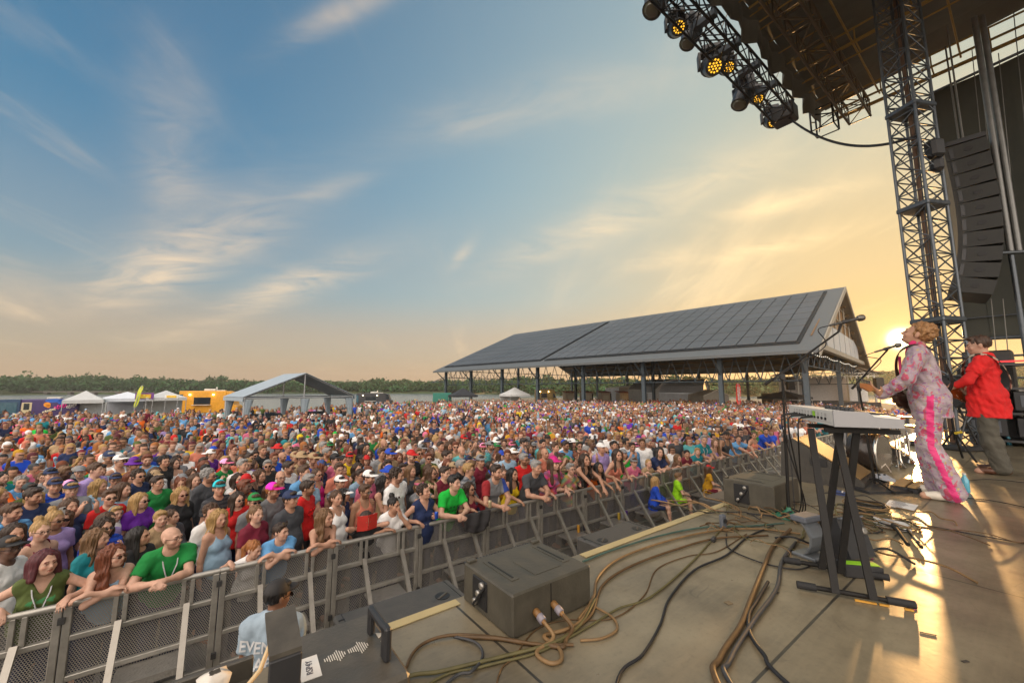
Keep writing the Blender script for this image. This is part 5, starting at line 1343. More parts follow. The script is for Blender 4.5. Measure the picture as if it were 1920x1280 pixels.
# ------------------------------------------------------------------ instruments and gear on the stage
FELT = mat('matte_black_metal', (.014, .013, .012), .55, .1, .2, 20, spec=.25); WHITEP = mat('pale_synth', (.56, .56, .54), .45, var=.06); GREYP = mat('grey_panel', (.30, .30, .31), .5, var=.08)
def keyboard():
    C = Vector((1.82, 2.25, 0)); l = Vector((.37, .93, 0)).normalized(); d = Vector((.93, -.37, 0)); z0 = 3.088
    t = thing('keyboard', 'white synthesizer keyboard seen from its rear corner on a black stand', 'keyboard', (C.x, C.y, z0))
    L, D = .90, .30
    def P(a, b, z): return C + l * a + d * b + Vector((0, 0, z0 + z))
    prof = [(0, 0), (D, 0), (D, .040), (D * .60, .052), (D * .52, .078), (0, .084)]
    m = MB(); m.prism([P(.012, b, z) for b, z in prof], l * (L - .024)); obj('body', m, WHITEP, t, ws=True)
    for a in (0, L - .012):
        m = MB(); m.prism([P(a, b, z) for b, z in [(-.002, -.002), (D + .004, -.002), (D + .004, .045), (D * .60, .057), (D * .52, .082), (-.002, .088)]], l * .012); obj('end_cheek', m, GREYP, t, ws=True)
    m = MB()
    for i in range(36): m.prism([P(.04 + i * .0232, D * .62, .054), P(.04 + i * .0232, D * 1.02, .044), P(.062 + i * .0232, D * 1.02, .044), P(.062 + i * .0232, D * .62, .054)], (0, 0, .012))
    obj('white_keys', m, mat('ivory_key', (.7, .68, .62), .3), t, ws=True)
    m = MB()
    for i in range(36):
        if i % 7 not in (2, 6): m.prism([P(.056 + i * .0232, D * .63, .067), P(.056 + i * .0232, D * .86, .062), P(.068 + i * .0232, D * .86, .062), P(.068 + i * .0232, D * .63, .067)], (0, 0, .012))
    obj('black_keys', m, BLK2, t, ws=True)
    for i in range(7):
        m = MB(); c = P(.08 + i * .06, D * .36, .080); m.lathe([(.016, 0), (.018, .003), (.015, .022), (.004, .024)], c, 12); obj('knob', m, BLK2, t, ws=True)
    p = MB(); p.prism([P(.05, -.003, .018), P(L - .06, -.003, .018), P(L - .06, -.003, .074), P(.05, -.003, .074)], d * .002); rp = obj('rear_panel', p, WHITEP, t, ws=True)
    rg = random.Random(2); g = MB(); Mx = Matrix(((l.x, d.x, 0), (l.y, d.y, 0), (0, 0, 1)))
    for i in range(11):
        c = P(.12 + i * .062, -.006, .034); Mr = Mx @ Matrix.Rotation(math.pi / 2, 3, 'X'); k = MB(); k.lathe([(.004, -.003), (.0085, -.003), (.0085, .004)], c, 10, M=Mr.to_4x4())
        obj('jack', k, mat('socket_black', (.008, .008, .009), .5), rp, ws=True)
        for q in range(2): g.prism([P(.105 + i * .062, -.0062, .052 + q * .010), P(.105 + i * .062 + rg.uniform(.012, .03), -.0062, .052 + q * .010), P(.105 + i * .062 + .02, -.0062, .055 + q * .010), P(.105 + i * .062, -.0062, .055 + q * .010)], d * .001)
    obj('panel_print', g, mat('panel_ink', (.12, .12, .13), .6), rp, ws=True)
    c = MB(); c.prism([P(.30, -.004, .04), P(.34, -.004, .04), P(.34, -.004, .07), P(.30, -.004, .07)], d * -.003); obj('green_sticker', c, mat('lime_tape', (.28, .60, .02), .6), rp, ws=True)
    # plugs and their cables drooping along the microphone stand
    kb = thing('keyboard_cables', 'black plugs and thin cables hanging from the rear of the white keyboard', 'cable', tuple(P(.3, -.02, .03)))
    for i, (a, q) in enumerate(((.34, .0), (.52, .02), (.66, .035))):
        k = MB(); e = P(a, -.01, .034); f = P(a - .03, -.075 - q * .5, .027); k.tube(e, f, .009, .007, 8); obj('plug', k, BLK2, kb, ws=True)
        k = MB(); b = Vector((2.36 + .05 * i, 3.42 + .03 * i, STAGE_Z + .02)); k.pipe(smooth([f, f + Vector((-.03, -.01, -.03)), P(a - .02, -.10, -.14), P(.45, -.03, -.4) * .5 + b * .5, b], 7), .0045, 6); obj('cable', k, mat('cable_black', CAB['black']), kb, ws=True)
    # table stand: two T feet, crossing legs, top bars
    s = thing('keyboard_stand', 'black folding keyboard stand with two long feet and slanted legs', 'stand', (1.87, 2.36, STAGE_Z))
    f0 = (at_z(1495, 1105, STAGE_Z), at_z(1718, 1145, STAGE_Z)); f1 = (at_z(1470, 1057, STAGE_Z), at_z(1668, 1092, STAGE_Z))
    up = Vector((0, 0, 1)); zt = z0 - .03
    for (p, q), aoff in ((f0, .10), (f1, .40)):
        p = Vector(p); q = Vector(q); dd = (q - p).normalized(); Lf = (q - p).length
        m = MB(); m.tube(p + up * .028, q + up * .028, .0125, n=10); ft = obj('foot', m, FELT, s, ws=True)
        for a, b in ((p, p + dd * .085), (q - dd * .11, q)):
            k = MB(); k.tube(a + up * .028, b + up * .028, .019, n=10); obj('rubber_cap', k, mat('rubber', (.015, .015, .016), .8), ft, ws=True)
        t0, t1 = P(aoff, .03, -.03), P(aoff, D - .03, -.03); 
        m = MB(); m.box((t0 + t1) / 2, ((t1 - t0).length + .1, .03, .025), ax=((t1 - t0), (t1 - t0).cross(up))); obj('top_bar', m, FELT, s, ws=True)
    for (u0, v0, u1, v1) in ((1567, 1112, 1520, 803), (1638, 1124, 1568, 806), (1541, 1066, 1576, 805), (1576, 1074, 1606, 808)):
        a = at_z(u0, v0, STAGE_Z + .03); e = at_z(u1, v1, z0 - .035); v = e - a; dd = (Vector(f0[1]) - Vector(f0[0])).normalized(); m = MB(); m.box((a + e) / 2, (v.length, .034, .018), ax=(v, dd)); obj('leg', m, FELT, s, ws=True)
    p, q = f0; m = MB(); p = Vector(p); q = Vector(q)
    for (a, b) in ((.50, .68), (.70, .78), (.90, .97)): pp, qq = p.lerp(q, a), p.lerp(q, b); m.box((pp + qq) / 2 + up * .006 - Vector((.005, .012, 0)), ((qq - pp).length, .012, .008), ax=((qq - pp), up.cross(qq - pp)))
    obj('amber_tape', m, mat('amber_tape', (.55, .28, .04), .6), s, ws=True)['kind'] = 'stuff'
keyboard()
def mic(t, tip, tail, body=.011):
    tip = Vector(tip); tail = Vector(tail); d = (tip - tail).normalized(); m = MB(); L = (tip - tail).length
    m.tube(tail, tip - d * .055, body * .75, body * 1.05, 10); b = obj('microphone', m, mat('mic_body', (.07, .068, .065), .45, .4), t, ws=True)
    g = MB(); p = tip - d * .058; g.pipe([p, p + d * .008, p + d * .03, p + d * .048, tip], [body * 1.15, body * 2.0, body * 2.2, body * 1.9, body * .7], 12); obj('grille', g, mat('mic_grille', (.16, .15, .13), .35, .8, .3, 200), b, ws=True)
def mic_stand(label, foot, pivot, rear, front, mic_tail, mic_tip, base='round', extra=True):
    t = thing('microphone_stand', label, 'microphone stand', tuple(foot), 0, 'microphone stands')
    foot = Vector(foot); pivot = Vector(pivot); up = Vector((0, 0, 1))
    m = MB()
    if base == 'round': m.lathe([(.13, 0), (.13, .012), (.05, .03), (.02, .06), (.016, .08)], foot, 20)
    else:
        for a in (0.3, 2.4, 4.5): m.tube(foot + up * .10, foot + Vector((math.cos(a) * .3, math.sin(a) * .3, .012)), .010, n=6)
    obj('base', m, mat('green_base', (.02, .14, .08), .5) if base == 'round' else FELT, t, ws=True)
    m = MB(); mid = foot.lerp(pivot, .55); m.tube(foot + up * .03, mid, .0125, n=10); m.tube(mid, pivot, .0095, n=10); m.tube(mid - up * .04, mid + up * .03, .017, n=10); obj('pole', m, FELT, t, ws=True)
    m = MB(); m.bbox(pivot, (.045, .03, .06), .008); obj('clutch', m, BLK2, t, ws=True)
    r, f = Vector(rear), Vector(front); m = MB(); m.tube(r, r.lerp(f, .12), .013, n=10); m.tube(r.lerp(f, .1), f, .0085, n=8); obj('boom', m, FELT, t, ws=True)
    c = MB(); tl = Vector(mic_tail); tp = Vector(mic_tip); h = tl.lerp(tp, .45); c.tube(f, h - (tp - tl).normalized() * .03, .010, n=8); c.tube(h - (tp - tl) * .10, h + (tp - tl) * .12, .0155, n=10); obj('clip', c, BLK2, t, ws=True)
    mic(t, tp, tl, .0125)
    c = MB(); q = r.lerp(f, .35); c.pipe(smooth([tl, tl + (tl - tp) * .35 - up * .015, f.lerp(r, .18) - up * .04, q - up * .016, r.lerp(f, .1) - up * .012, pivot - up * .05, foot.lerp(pivot, .5) + Vector((.02, -.02, 0)), foot + Vector((.03, -.03, .04))], 6), .0042, 6); obj('cable', c, mat('cable_black', CAB['black']), t, ws=True)
f1 = at_z(1480, 968, STAGE_Z); Y1 = f1.y
mic_stand('tall microphone stand with green base and long boom over the keyboard', f1, at_y(1467, 706, Y1), at_y(1434, 721, Y1 - .05), at_y(1572, 622, Y1 - .28), at_y(1556, 610, Y1 - .29), at_y(1622, 594, Y1 - .36))
Y2 = 4.55
f2 = at_y(1612, 640, Y2); f2.z = STAGE_Z
mic_stand('microphone stand with its boom rising to the face of the singer', f2, at_y(1611, 728, Y2), at_y(1597, 729, Y2 - .02), at_y(1664, 656, Y2 - .25), at_y(1640, 660, Y2 - .26), at_y(1690, 645, Y2 - .34), 'tripod')
def pedal(u, v, w, d, h, rz, col, nm, label, slope=.4, knobs=3, treadle=None):
    c = at_z(u, v, STAGE_Z); t = thing('effects_pedal', label, 'effects pedal', c, rz, 'effects pedals at the feet of the singer')
    m = MB(); m.prism([(-w / 2, -d / 2, 0), (-w / 2, d / 2, 0), (-w / 2, d / 2, h), (-w / 2, -d / 2, h * slope)], (w, 0, 0)); obj('case', m, mat(nm, col, .4, var=.12), t)
    sl = (h - h * slope) / d
    for i in range(knobs):
        k = MB(); k.lathe([(.011, 0), (.012, .003), (.009, .016), (.002, .017)], (-w * .32 + w * .64 * i / max(knobs - 1, 1), d * .25, h * slope + sl * (d * .75)), 10); obj('knob', k, BLK2, t)
    for x in (-w * .28, w * .28):
        k = MB(); k.lathe([(.010, 0), (.010, .012), (.004, .014)], (x, -d * .28, h * slope + sl * d * .22), 10); obj('footswitch', k, mat('steel_socket', (.35, .33, .3), .35, .8), t)
    if treadle:
        k = MB(); k.prism([(-w * .36, -d * .46, h * slope + .006), (-w * .36, d * .46, h + .01), (w * .36, d * .46, h + .01), (w * .36, -d * .46, h * slope + .006)], (0, 0, .014)); tr = obj('treadle', k, mat('treadle', treadle, .45), t)
    return t
pb = thing('pedalboard', 'black sloped board holding the pedals by the white shoe', 'pedalboard', at_z(1650, 918, STAGE_Z), .1)
m = MB(); m.prism([(-.30, -.16, 0), (-.30, .16, 0), (-.30, .16, .05), (-.30, -.16, .025)], (.60, 0, 0)); obj('board', m, BLK2, pb)
pedal(1655, 902, .21, .12, .075, .1, (.40, .43, .47), 'blue_grey_pedal', 'grey pedal with two footswitches on the black board'); pedal(1612, 908, .13, .10, .07, .05, (.03, .11, .06), 'green_pedal', 'dark green pedal at the near end of the black board', knobs=2)
pedal(1695, 918, .14, .25, .085, -1.1, (.03, .03, .032), 'wah_case', 'black rocker pedal with an amber treadle beside the white shoe', .55, 0, (.36, .22, .09)); pedal(1722, 922, .10, .24, .08, -1.2, (.03, .03, .032), 'wah_case', 'second black rocker pedal closest to the white shoe', .55, 0, (.22, .15, .08))
pedal(1600, 888, .10, .08, .06, .3, (.11, .05, .22), 'purple_pedal', 'small purple pedal behind the green pedal', knobs=2); pedal(1572, 926, .08, .12, .05, .8, (.05, .08, .22), 'blue_pedal', 'small blue pedal half buried in the cable heap', knobs=1)
def paper(u, v, label, rz, w=.22, d=.30):
    c = at_z(u, v, STAGE_Z + .006); m = MB(); m.add([(-w / 2, -d / 2, 0), (w / 2, -d / 2, .002), (w / 2, d / 2, .001), (-w / 2, d / 2, .006)], [(0, 1, 2, 3)]); t = thing('paper_sheet', label, 'paper', c, rz, 'set lists on the floor')
    o = obj('sheet', m, mat('white_paper', (.66, .64, .60), .8), t, norm=False); g = MB(); rg = random.Random(u)
    for i in range(9): g.box((-w * .1 + rg.uniform(-.01, .01), d * .36 - i * .03, .0085), (w * rg.uniform(.35, .6), .008, .001))
    obj('writing', g, mat('pen_ink', (.10, .10, .12), .7), t)
paper(1690, 947, 'white set list sheet beside the black pedalboard', -.9, .2, .28); paper(1672, 983, 'white sheet half lit by the sun streak on the floor', -.75)
def wedge(u, v, rz, label, sc=1.0, top=(.16, .12, .06)):
    c = at_z(u, v, STAGE_Z); t = thing('floor_monitor', label, 'monitor speaker', c, rz, 'monitor wedges'); w, d, h = .66 * sc, .78 * sc, .50 * sc
    pr = [(-d / 2, 0), (d / 2, 0), (d / 2, h * .16), (-d * .30, h), (-d * .46, h * .9)]
    m = MB(); m.prism([(-w / 2, y, z) for y, z in pr], (w, 0, 0)); obj('cabinet', m, mat('worn_black', (.04, .036, .03), .55, 0, .3, 8, bump=.2), t)
    g = MB(); a, b = Vector((0, d / 2, h * .16)), Vector((0, -d * .30, h)); nrm = Vector((0, (b - a).z, -(b - a).y)).normalized()
    g.prism([Vector((x, 0, 0)) + a.lerp(b, f) + nrm * .004 for x, f in ((-w * .46, .06), (w * .46, .06), (w * .46, .94), (-w * .46, .94))], nrm * .012); obj('grille', g, mat('sun_tint_grille', top, .5, .2, .2, 60), t)  # orange sunlight on the slope is put into the grille colour
    g = MB(); g.bbox((-w / 2 - .004, 0, h * .5), (.012, .16, .09), .003); obj('handle', g, mat('socket_black'), t)
    g = MB(); g.bbox((w / 2 + .004, 0, h * .5), (.012, .16, .09), .003); obj('handle', g, mat('socket_black'), t)
wedge(1552, 900, RZ_E + math.pi + .05, 'large black monitor wedge with a sunlit sloping front', 1.0, (.24, .15, .06)); wedge(1672, 862, RZ_E + math.pi + .2, 'second monitor wedge lower behind the pedals, its top sunlit', .6, (.2, .15, .07))
def small_amp():
    t = thing('guitar_amp', 'small tilted combo amplifier behind the legs of the keyboard stand', 'amplifier', at_z(1590, 1046, STAGE_Z), .25); t.scale = (.8, .8, .8); m = MB(); M = Matrix.Rotation(-.3, 4, 'X')
    m.box((0, 0, .17), (.26, .16, .30), M=M); obj('cabinet', m, BLK2, t); g = MB(); g.box((.0, -.085, .13), (.23, .012, .2), M=M); g.box((0, 0, .17), (.01, .01, .01)); gr = obj('grille', g, mat('amp_cloth', (.07, .06, .035), .8, var=.3, scale=120), t)
    k = MB(); k.lathe([(.018, 0), (.03, .002), (.03, .008), (.018, .01)], M @ Vector((.07, -.16, .20)), 16, M=M @ Matrix.Rotation(math.pi / 2, 4, 'X')); obj('emblem', k, mat('steel_socket'), gr)
    k = MB(); k.box((0, -.02, .325), (.24, .09, .012), M=M); obj('control_panel', k, mat('grey_plastic'), t)
    f = thing('floor_fan', 'curved silver floor fan left of the small amplifier', 'fan', at_z(1532, 1046, STAGE_Z), .4); f.scale = (.72, .72, .80); m = MB()
    pr = [(.10, 0), (.04, .04), (.00, .10), (-.01, .17), (.03, .24), (.07, .28)]
    for a, b in zip(pr, pr[1:]): m.prism([(-.10, a[0], a[1]), (.10, a[0], a[1]), (.10, b[0], b[1]), (-.10, b[0], b[1])], (0, -.02, .004))
    obj('shell', m, mat('silver_shell', (.20, .215, .23), .4, .5), f); m = MB(); m.bbox((0, .07, .30), (.24, .14, .05), .01); obj('top_housing', m, mat('grey_plastic'), f); m = MB(); m.bbox((0, .05, .012), (.24, .2, .024), .005); obj('base', m, mat('silver_shell'), f)
    g = thing('lime_taped_box', 'low dark box with lime green tape under the keyboard stand', 'box', at_z(1612, 1078, STAGE_Z), -.2); m = MB(); m.bbox((0, 0, .035), (.20, .10, .07), .006); obj('case', m, BLK2, g); m = MB(); m.box((0, -.01, .072), (.18, .05, .003)); obj('tape', m, mat('lime_tape'), g)
    b = thing('folded_stand', 'black folded instrument stand lying right of the keyboard legs', 'stand', at_z(1690, 1010, STAGE_Z), .95); m = MB(); m.tube((-.22, 0, .03), (.22, 0, .03), .014, n=8); m.tube((-.2, -.07, .02), (.2, -.07, .02), .011, n=8); obj('tube', m, FELT, b); m = MB(); m.tube((.19, 0, .03), (.25, 0, .03), .02, n=8); obj('rubber_cap', m, mat('rubber'), b)
    m = MB(); m.tube((-.1, -.07, .025), (.0, -.07, .025), .013, n=8); obj('clamp', m, mat('steel_socket'), b)
small_amp()
def percussion():
    t = thing('cymbal_stand', 'low rack of brassy cymbals and horns glowing in the sun', 'cymbals', at_z(1690, 880, STAGE_Z), .3); br = mat('brass', (.75, .45, .10), .25, .95, .2, 20)
    for i, (x, y, z, r) in enumerate(((-.35, 0, .62, .26), (.12, .1, .70, .30), (.42, -.1, .55, .22), (-.1, .25, .45, .2))):
        m = MB(); m.lathe([(.012, .03), (.04, .025), (.06, .01), (r, 0), (r, .003), (.06, .014), (.012, .034)], (x, y, z), 20, M=Matrix.Rotation(.12 * (i - 1), 4, 'X')); c = obj('cymbal', m, br, t)
        k = MB(); k.tube((x, y, 0), (x, y, z), .010, n=6); 
        for a in (0, 2.1, 4.2): k.tube((x, y, .15), (x + .14 * math.cos(a), y + .14 * math.sin(a), .01), .007, n=5)
        obj('pole', k, mat('chrome', (.6, .56, .5), .2, .9), t)
    for i, (x, y) in enumerate(((.55, -.25), (.62, -.05))):
        h = thing('trumpet', ('brass trumpet standing bell down beside the cymbals', 'second brass trumpet a step farther from the pedals')[i], 'trumpet', at_z(1690 + i * 18, 876 - i * 8, STAGE_Z), i * 1.0, 'trumpets on their stands')
        m = MB(); m.lathe([(.062, .0), (.05, .015), (.025, .05), (.012, .12), (.009, .35)], (0, 0, .01), 16); obj('bell', m, mat('silver_horn', (.7, .66, .58), .2, .95), h)
        m = MB(); m.pipe(smooth([(0, 0, .35), (.0, 0, .43), (.04, 0, .47), (.08, 0, .43), (.08, 0, .22), (.06, 0, .16), (.03, 0, .2), (.03, 0, .46)], 5), .008, 8); obj('tubing', m, mat('silver_horn'), h)
        for q in range(3):
            m = MB(); m.tube((.055, -.0 + .022 * (q - 1), .26), (.055, .022 * (q - 1), .36), .009, n=8); obj('valve', m, mat('silver_horn'), h)
    d = thing('drum', 'dark bass drum lying behind the pedals', 'drum', at_z(1630, 880, STAGE_Z), .5); m = MB(); M = Matrix.Translation((0, 0, .24)) @ Matrix.Rotation(math.pi / 2, 4, 'X'); m.lathe([(.21, -.16), (.24, -.15), (.24, .15), (.21, .16)], (0, 0, 0), 24, M=M); obj('shell', m, mat('drum_shell', (.03, .022, .018), .25), d)
    m = MB(); m.lathe([(.005, .162), (.205, .162), (.205, .166), (.005, .166)], (0, 0, 0), 24, M=M); obj('head', m, mat('drum_head', (.05, .045, .04), .4), d); m = MB(); m.lathe([(.235, .14), (.255, .145), (.255, .175), (.22, .176)], (0, 0, 0), 24, M=M); obj('hoop', m, mat('chrome'), d)
    s = thing('drum_stool', 'round black drum stool with padded seat above the bass drum', 'stool', at_z(1648, 872, STAGE_Z), 0); m = MB(); m.lathe([(.13, .50), (.16, .51), (.16, .56), (.13, .58)], (0, 0, 0), 18); obj('seat', m, BLK2, s); m = MB(); m.tube((0, 0, .2), (0, 0, .5), .02, n=8)
    for a in (0, 2.1, 4.2): m.tube((0, 0, .28), (.2 * math.cos(a), .2 * math.sin(a), .01), .012, n=6)
    obj('base', m, mat('chrome'), s)
percussion()
def backline():
    c = thing('road_case', 'black road case with pale edges, a blue towel and bottle inside', 'road case', at_z(1888, 822, STAGE_Z), R(-48)); al = mat('case_edge', (.5, .48, .45), .4, .6)
    L, D, H = .62, .6, .95; m = MB(); m.box((0, D / 2 - .02, H / 2 + .12), (L, .04, H)); m.box((-L / 2 + .02, 0, H / 2 + .12), (.04, D, H)); m.box((L / 2 - .02, 0, H / 2 + .12), (.04, D, H)); m.box((0, 0, .14), (L, D, .04)); m.box((0, 0, H * .55 + .12), (L, D, .03)); m.box((0, 0, H + .10), (L, D, .04)); obj('carcass', m, BLK2, c)
    m = MB()
    for x in (-L / 2, L / 2):
        for y in (-D / 2,): m.box((x, y, H / 2 + .12), (.045, .045, H + .02))
    for z in (.13, H + .11): m.box((0, -D / 2, z), (L, .045, .045))
    m.box((0, -D / 2, .13), (.02, .02, .02)); obj('edge_trim', m, al, c)
    for x in (-L * .4, L * .4):
        for y in (-D * .38, D * .38): m = MB(); m.lathe([(.01, -.02), (.05, -.02), (.05, .02), (.01, .02)], (x, y, .05), 12, M=Matrix.Identity(4)); obj('caster', m, TYRE, c)
    Mc = Matrix.Translation(c.location) @ Matrix.Rotation(c.rotation_euler.z, 4, 'Z')
    tw = thing('towel', 'light blue towel draped over the shelf of the black road case', 'towel', Mc @ Vector((.10, -.26, .68)), c.rotation_euler.z); m = MB(); vs = []
    for j in range(9):
        for i in range(9): x = (i - 4) * .036; z = .02 if j < 3 else .02 - (j - 2) * .045; y = -.08 + j * .04 if False else (.1 - j * .06 if j < 3 else -.07 - .01 * math.sin(i * 1.3 + j)); vs.append((x + .02 * math.sin(j), y, z))
    m.add(vs, [(j * 9 + i, j * 9 + i + 1, j * 9 + i + 10, j * 9 + i + 9) for j in range(8) for i in range(8)], True); o = obj('cloth', m, mat('blue_towel', (.22, .42, .66), .9, bump=.3), tw); sm = o.modifiers.new('thick', 'SOLIDIFY'); sm.thickness = .012
    b = thing('bottle', 'small green bottle in the bottom of the black road case', 'bottle', Mc @ Vector((.08, -.12, .16)), 0); m = MB(); m.lathe([(.04, 0), (.055, .01), (.055, .16), (.03, .2), (.018, .22)], (0, 0, 0), 14); obj('body', m, mat('green_plastic', (.02, .42, .18), .35), b); m = MB(); m.lathe([(.02, .22), (.02, .25), (.005, .255)], (0, 0, 0), 12); obj('cap', m, BLK2, b)
    s = thing('tall_speaker', 'tall black speaker standing behind the red shirted guitarist', 'speaker', W(13.5, -.60, STAGE_Z), RZ_E); m = MB(); m.bbox((0, 0, .95), (.75, .7, 1.9), .03); obj('cabinet', m, mat('worn_black'), s); m = MB(); m.box((-.39, 0, .95), (.02, .6, 1.7)); obj('grille', m, BLK2, s)
    r = thing('equipment_rack', 'dark equipment rack with red and green lights at the stage side', 'rack', W(12.6, -.02, STAGE_Z), R(-50)); m = MB()
    for x in (-.9, .9):
        for y in (-.35, .35): m.box((x, y, .8), (.06, .06, 1.6))
    for z in (.1, .62, 1.1, 1.56): m.box((0, 0, z), (1.86, .76, .04))
    obj('frame', m, DKM, r)
    rg = random.Random(9)
    for i in range(7):
        m = MB(); m.bbox((-.7 + (i % 3) * .68, 0, (.36, .86, 1.33)[i // 3]), (.56, .6, .36), .01); u = obj('unit', m, BLK2, r)
        m = MB(); m.box((-.7 + (i % 3) * .68, -.31, (.36, .86, 1.33)[i // 3]), (.4, .02, .22)); obj('faceplate', m, mat('grey_plastic'), u)
    m = MB(); m.box((-.35, -.40, 1.62), (.55, .03, .03)); obj('red_light_bar', m, mat('red_glow', (.8, .02, .02), .4, emit=(1, .03, .04), es=.5), r)
    m = MB(); m.box((.35, -.40, 1.62), (.28, .05, .05)); obj('green_light_bar', m, mat('green_glow', (.02, .6, .1), .4, emit=(.05, 1, .25), es=.8), r)
    mo = thing('mixer_case', 'open black mixer case tilted on a stand between the musicians', 'mixer', W(10.9, -.85, STAGE_Z), RZ_E - .5); m = MB(); M = Matrix.Translation((0, 0, 1.05)) @ Matrix.Rotation(.9, 4, 'X'); m.box((0, 0, 0), (.7, .6, .18), M=M); obj('case', m, BLK2, mo, loc=(0, 0, 0)); m = MB()
    for i in range(4): m.box((-.24 + i * .16, 0, .1), (.10, .5, .02), M=M)
    obj('panel', m, mat('panel_grey', (.2, .2, .2), .4), mo, loc=(0, 0, 0)); m = MB(); m.tube((-.25, 0, 0), (.2, 0, .95), .02, n=6); m.tube((.25, 0, 0), (-.2, 0, .95), .02, n=6); obj('stand', m, DKM, mo)
    g = thing('guitar_stand', 'black guitar stand with yellow grips behind the singer legs', 'stand', at_z(1795, 862, STAGE_Z), .5); m = MB()
    for a in (0, 2.1, 4.2): m.tube((0, 0, .45), (.26 * math.cos(a), .26 * math.sin(a), .01), .014, n=6)
    m.tube((0, 0, .3), (0, 0, .8), .013, n=6); obj('frame', m, FELT, g); m = MB(); m.tube((-.12, -.05, .42), (.12, -.05, .42), .02, n=8); obj('grip', m, mat('yellow_grip', (.6, .42, .02), .6), g)
    for (u, v, lab) in ((1812, 935, 'clear blue water bottle lying behind the white shoe'), (1892, 845, 'clear water bottle standing below the road case')):
        b = thing('water_bottle', lab, 'bottle', at_z(u, v - 12, STAGE_Z), .6, 'water bottles on the stage'); m = MB(); m.lathe([(.025, 0), (.032, .008), (.032, .13), (.014, .17), (.014, .185)], (0, 0, 0), 12); obj('body', m, mat('blue_clear', (.12, .45, .6), .15, spec=.8), b); m = MB(); m.lathe([(.016, .185), (.016, .2), (.004, .202)], (0, 0, 0), 10); obj('cap', m, mat('white_paper'), b)
backline()
# ------------------------------------------------------------------ the two musicians
def floral_mat():
    m = bpy.data.materials.new('floral_suit'); m.use_nodes = True; t = m.node_tree; b = t.nodes['Principled BSDF']
    tc = t.nodes.new('ShaderNodeTexCoord'); v = tc.outputs['Object']
    base = RAMP(t, NOISE(t, v, 6, 4), [(.35, (.30, .225, .265)), (.65, (.41, .335, .35))])
    a = RAMP(t, NOISE(t, MAPV(t, v, scale=(1, 1, .7)), 17, 3, .5, .8), [(.55, 0), (.62, 1)]); c = MIXC(t, a, base, (.42, .05, .10))
    a2 = RAMP(t, NOISE(t, MAPV(t, v, loc=(5, 2, 1)), 26, 3, .5, 1.0), [(.58, 0), (.64, 1)]); c = MIXC(t, a2, c, (.25, .10, .25))
    a3 = RAMP(t, NOISE(t, MAPV(t, v, loc=(1, 7, 3)), 34, 2, .5), [(.64, 0), (.68, 1)]); c = MIXC(t, a3, c, (.45, .34, .12))
    at = t.nodes.new('ShaderNodeAttribute'); at.attribute_name = 'tint'; sp = t.nodes.new('ShaderNodeSeparateColor'); t.links.new(at.outputs['Color'], sp.inputs[0])
    st = MATH(t, 'LESS_THAN', sp.outputs[1], .5); c = MIXC(t, st, c, (.62, .02, .16)); t.links.new(c, b.inputs['Base Color'])
    b.inputs['Roughness'].default_value = .45; b.inputs['Sheen Weight'].default_value = .3
    bp = t.nodes.new('ShaderNodeBump'); bp.inputs['Strength'].default_value = .7; bp.inputs['Distance'].default_value = .014; t.links.new(NOISE(t, MAPV(t, v, scale=(1, 1, 2.2)), 14, 4, .55, .6), bp.inputs['Height']); t.links.new(bp.outputs[0], b.inputs['Normal'])
    return m
FLORAL = floral_mat()
def stripe(V, p):
    t = np.ones((len(V), 3))
    for i in (0, 1):
        pts = [np.array(p.hj[i]), np.array(p.kn[i]), np.array(p.an[i])]; z = V[:, 2]
        cy = np.where(z > pts[1][2], pts[1][1] + (pts[0][1] - pts[1][1]) * (z - pts[1][2]) / (pts[0][2] - pts[1][2] + 1e-6), pts[2][1] + (pts[1][1] - pts[2][1]) * (z - pts[2][2]) / (pts[1][2] - pts[2][2] + 1e-6))
        cx = np.where(z > pts[1][2], pts[1][0] + (pts[0][0] - pts[1][0]) * (z - pts[1][2]) / (pts[0][2] - pts[1][2] + 1e-6), pts[2][0] + (pts[1][0] - pts[2][0]) * (z - pts[2][2]) / (pts[1][2] - pts[2][2] + 1e-6))
        sg = -1 if i == 0 else 1
        m = (np.abs(V[:, 1] - cy - .01) < .027) & ((V[:, 0] - cx) * sg > .0); t[m] = (1, 0, 0)
    return t
def shoes(root, p, col, nm):
    for i in (0, 1):
        S = SDF(axis(p.an[i].x - .25, p.an[i].x + .25, .007), axis(min(p.an[i].y, p.toe[i].y) - .2, max(p.an[i].y, p.toe[i].y) + .2, .007), axis(-.05, .2, .007)); d = p.toe[i] - p.an[i]; d.z = 0; d.normalize(); k = p.k
        a = p.an[i]; a0 = Vector((a.x, a.y, .055)); S.cone(a0 - d * .035, a0 + d * .17 * k - Vector((0, 0, .018)), .046, .036, .03); S.cone(a0 + Vector((0, 0, .04)), a0, .05, .05, .03); S.ell(a0 + d * .10 * k - Vector((0, 0, .012)), (.046, .046, .034), None, .03)
        S.half((0, 0, .004), (0, 0, -1)); S.half((0, 0, .11), (0, 0, 1)); V, F = S.surf(); o = link('shoe', np_mesh('shoe', V, F, mat(nm, col, .4)), root)
        q = MB(); q.lathe([(.042, 0), (.05, .002), (.05, .016), (.042, .018)], (0, 0, 0), 16); 
